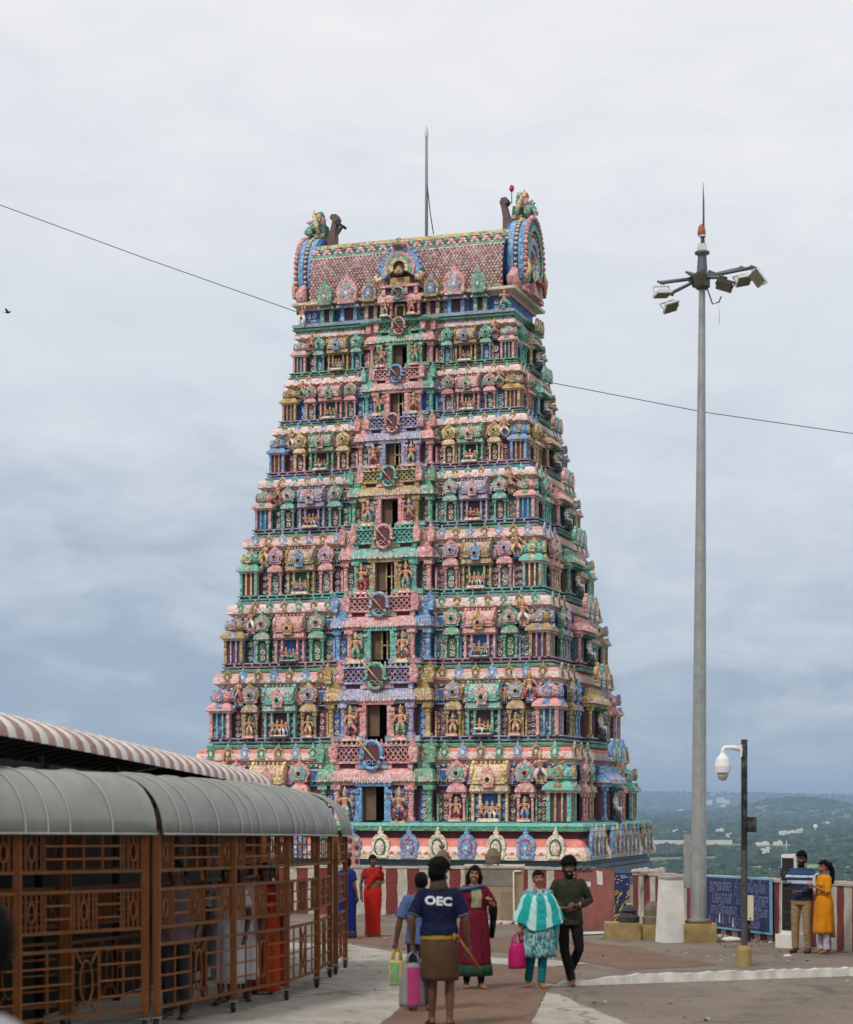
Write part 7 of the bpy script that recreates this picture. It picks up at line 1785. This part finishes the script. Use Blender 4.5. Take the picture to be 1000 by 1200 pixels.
# ================================================================ camera, light, sky
cd = bpy.data.cameras.new('camera'); cam = bpy.data.objects.new('camera', cd); COL.objects.link(cam)
cam.location = (0, 0, EYE); cam.rotation_euler = (PI / 2, 0, 0)
cd.sensor_fit = 'HORIZONTAL'; cd.sensor_width = 36; cd.lens = 36 * F / 1000; cd.shift_y = (HZ - 600) / 1000
cd.clip_start = .1; cd.clip_end = 200000
cd.dof.use_dof = True; cd.dof.focus_distance = 80; cd.dof.aperture_fstop = 3.4
SC.camera = cam
SUN_EL, SUN_AZ = R(50), R(214)     # azimuth from the view direction, clockwise seen from above
sd = bpy.data.lights.new('sun', 'SUN'); sun = bpy.data.objects.new('sun', sd); COL.objects.link(sun)
sd.energy = 2.1; sd.angle = R(10); sd.color = (1, .96, .9)
dirv = Vector((math.sin(SUN_AZ) * math.cos(SUN_EL), math.cos(SUN_AZ) * math.cos(SUN_EL), math.sin(SUN_EL)))
sun.rotation_euler = dirv.to_track_quat('Z', 'Y').to_euler(); sun.location = dirv * 100
w = bpy.data.worlds.new('World'); SC.world = w; w.use_nodes = True
nt = w.node_tree; N = nt.nodes; Lk = nt.links; bgn = N['Background']
sky = N.new('ShaderNodeTexSky'); sky.sky_type = 'NISHITA'; sky.sun_disc = False; sky.sun_elevation = SUN_EL; sky.sun_rotation = SUN_AZ
bgn.inputs['Strength'].default_value = .1
tc = N.new('ShaderNodeTexCoord'); sep = N.new('ShaderNodeSeparateXYZ'); Lk.new(tc.outputs['Generated'], sep.inputs[0])
def cloud_noise(scale, sq, det, loc, rough=.55, dist=.6):
    mp = N.new('ShaderNodeMapping'); mp.inputs['Scale'].default_value = (scale, scale, scale * sq); mp.inputs['Location'].default_value = loc
    Lk.new(tc.outputs['Generated'], mp.inputs['Vector'])
    n = N.new('ShaderNodeTexNoise'); n.inputs['Scale'].default_value = 1; n.inputs['Detail'].default_value = det; n.inputs['Roughness'].default_value = rough; n.inputs['Distortion'].default_value = dist
    Lk.new(mp.outputs['Vector'], n.inputs['Vector']); return n.outputs['Fac']
def math_(op, a, b=None, c=None):
    m = N.new('ShaderNodeMath'); m.operation = op
    for i, x in enumerate((a, b, c)):
        if x is None: continue
        if isinstance(x, (int, float)): m.inputs[i].default_value = x
        else: Lk.new(x, m.inputs[i])
    return m.outputs[0]
nbig = cloud_noise(6.5, 2.0, 3, (1.3, .2, .4))
nmid = cloud_noise(15.0, 3.0, 5, (4.1, 2.0, 1.0))
nfin = cloud_noise(48.0, 2.0, 5, (0, 7, 3), .6)
# cloud deck brightness: dark slate bank low on the left, bright high deck
v = math_('ADD', sep.outputs['Z'], math_('MULTIPLY', math_('SUBTRACT', nbig, .5), .14))
v = math_('ADD', v, math_('MULTIPLY', math_('SUBTRACT', nmid, .5), .17))
v = math_('ADD', v, math_('MULTIPLY', math_('SUBTRACT', nfin, .5), .03))
v = math_('ADD', v, math_('MULTIPLY', sep.outputs['X'], .10))
cr = N.new('ShaderNodeValToRGB'); Lk.new(v, cr.inputs['Fac'])
E_ = cr.color_ramp.elements
stops = [(0.0, '#92a4ba'), (.045, '#98a8bc'), (.085, '#adb9c8'), (.14, '#c3cbd5'), (.20, '#d0d6de'), (.27, '#d7dbe1'), (.35, '#e3e4e7'), (.46, '#efeeec'), (1.0, '#cfd3d8')]
E_[0].position, E_[0].color = 0, (*lin(stops[0][1]), 1); E_[1].position, E_[1].color = 1, (*lin(stops[-1][1]), 1)
for p, h in stops[1:-1]:
    e = E_.new(p); e.color = (*lin(h), 1)
sc_ = N.new('ShaderNodeMix'); sc_.data_type = 'RGBA'; sc_.blend_type = 'MULTIPLY'; sc_.inputs['Factor'].default_value = 1
CLOUD = 11.3
Lk.new(cr.outputs['Color'], sc_.inputs['A']); sc_.inputs['B'].default_value = (CLOUD, CLOUD, CLOUD, 1)
mixs = N.new('ShaderNodeMix'); mixs.data_type = 'RGBA'; mixs.inputs['Factor'].default_value = .93
Lk.new(sky.outputs['Color'], mixs.inputs['A']); Lk.new(sc_.outputs['Result'], mixs.inputs['B'])
Lk.new(mixs.outputs['Result'], bgn.inputs['Color'])
SC.view_settings.view_transform = 'Standard'; SC.view_settings.look = 'None'; SC.view_settings.exposure = 0; SC.view_settings.gamma = 1
SC.cycles.max_bounces = 5; SC.cycles.diffuse_bounces = 3; SC.cycles.glossy_bounces = 2; SC.cycles.volume_bounces = 0; SC.cycles.transparent_max_bounces = 8
SC.cycles.use_denoising = True
SC.cycles.sample_clamp_indirect = 4
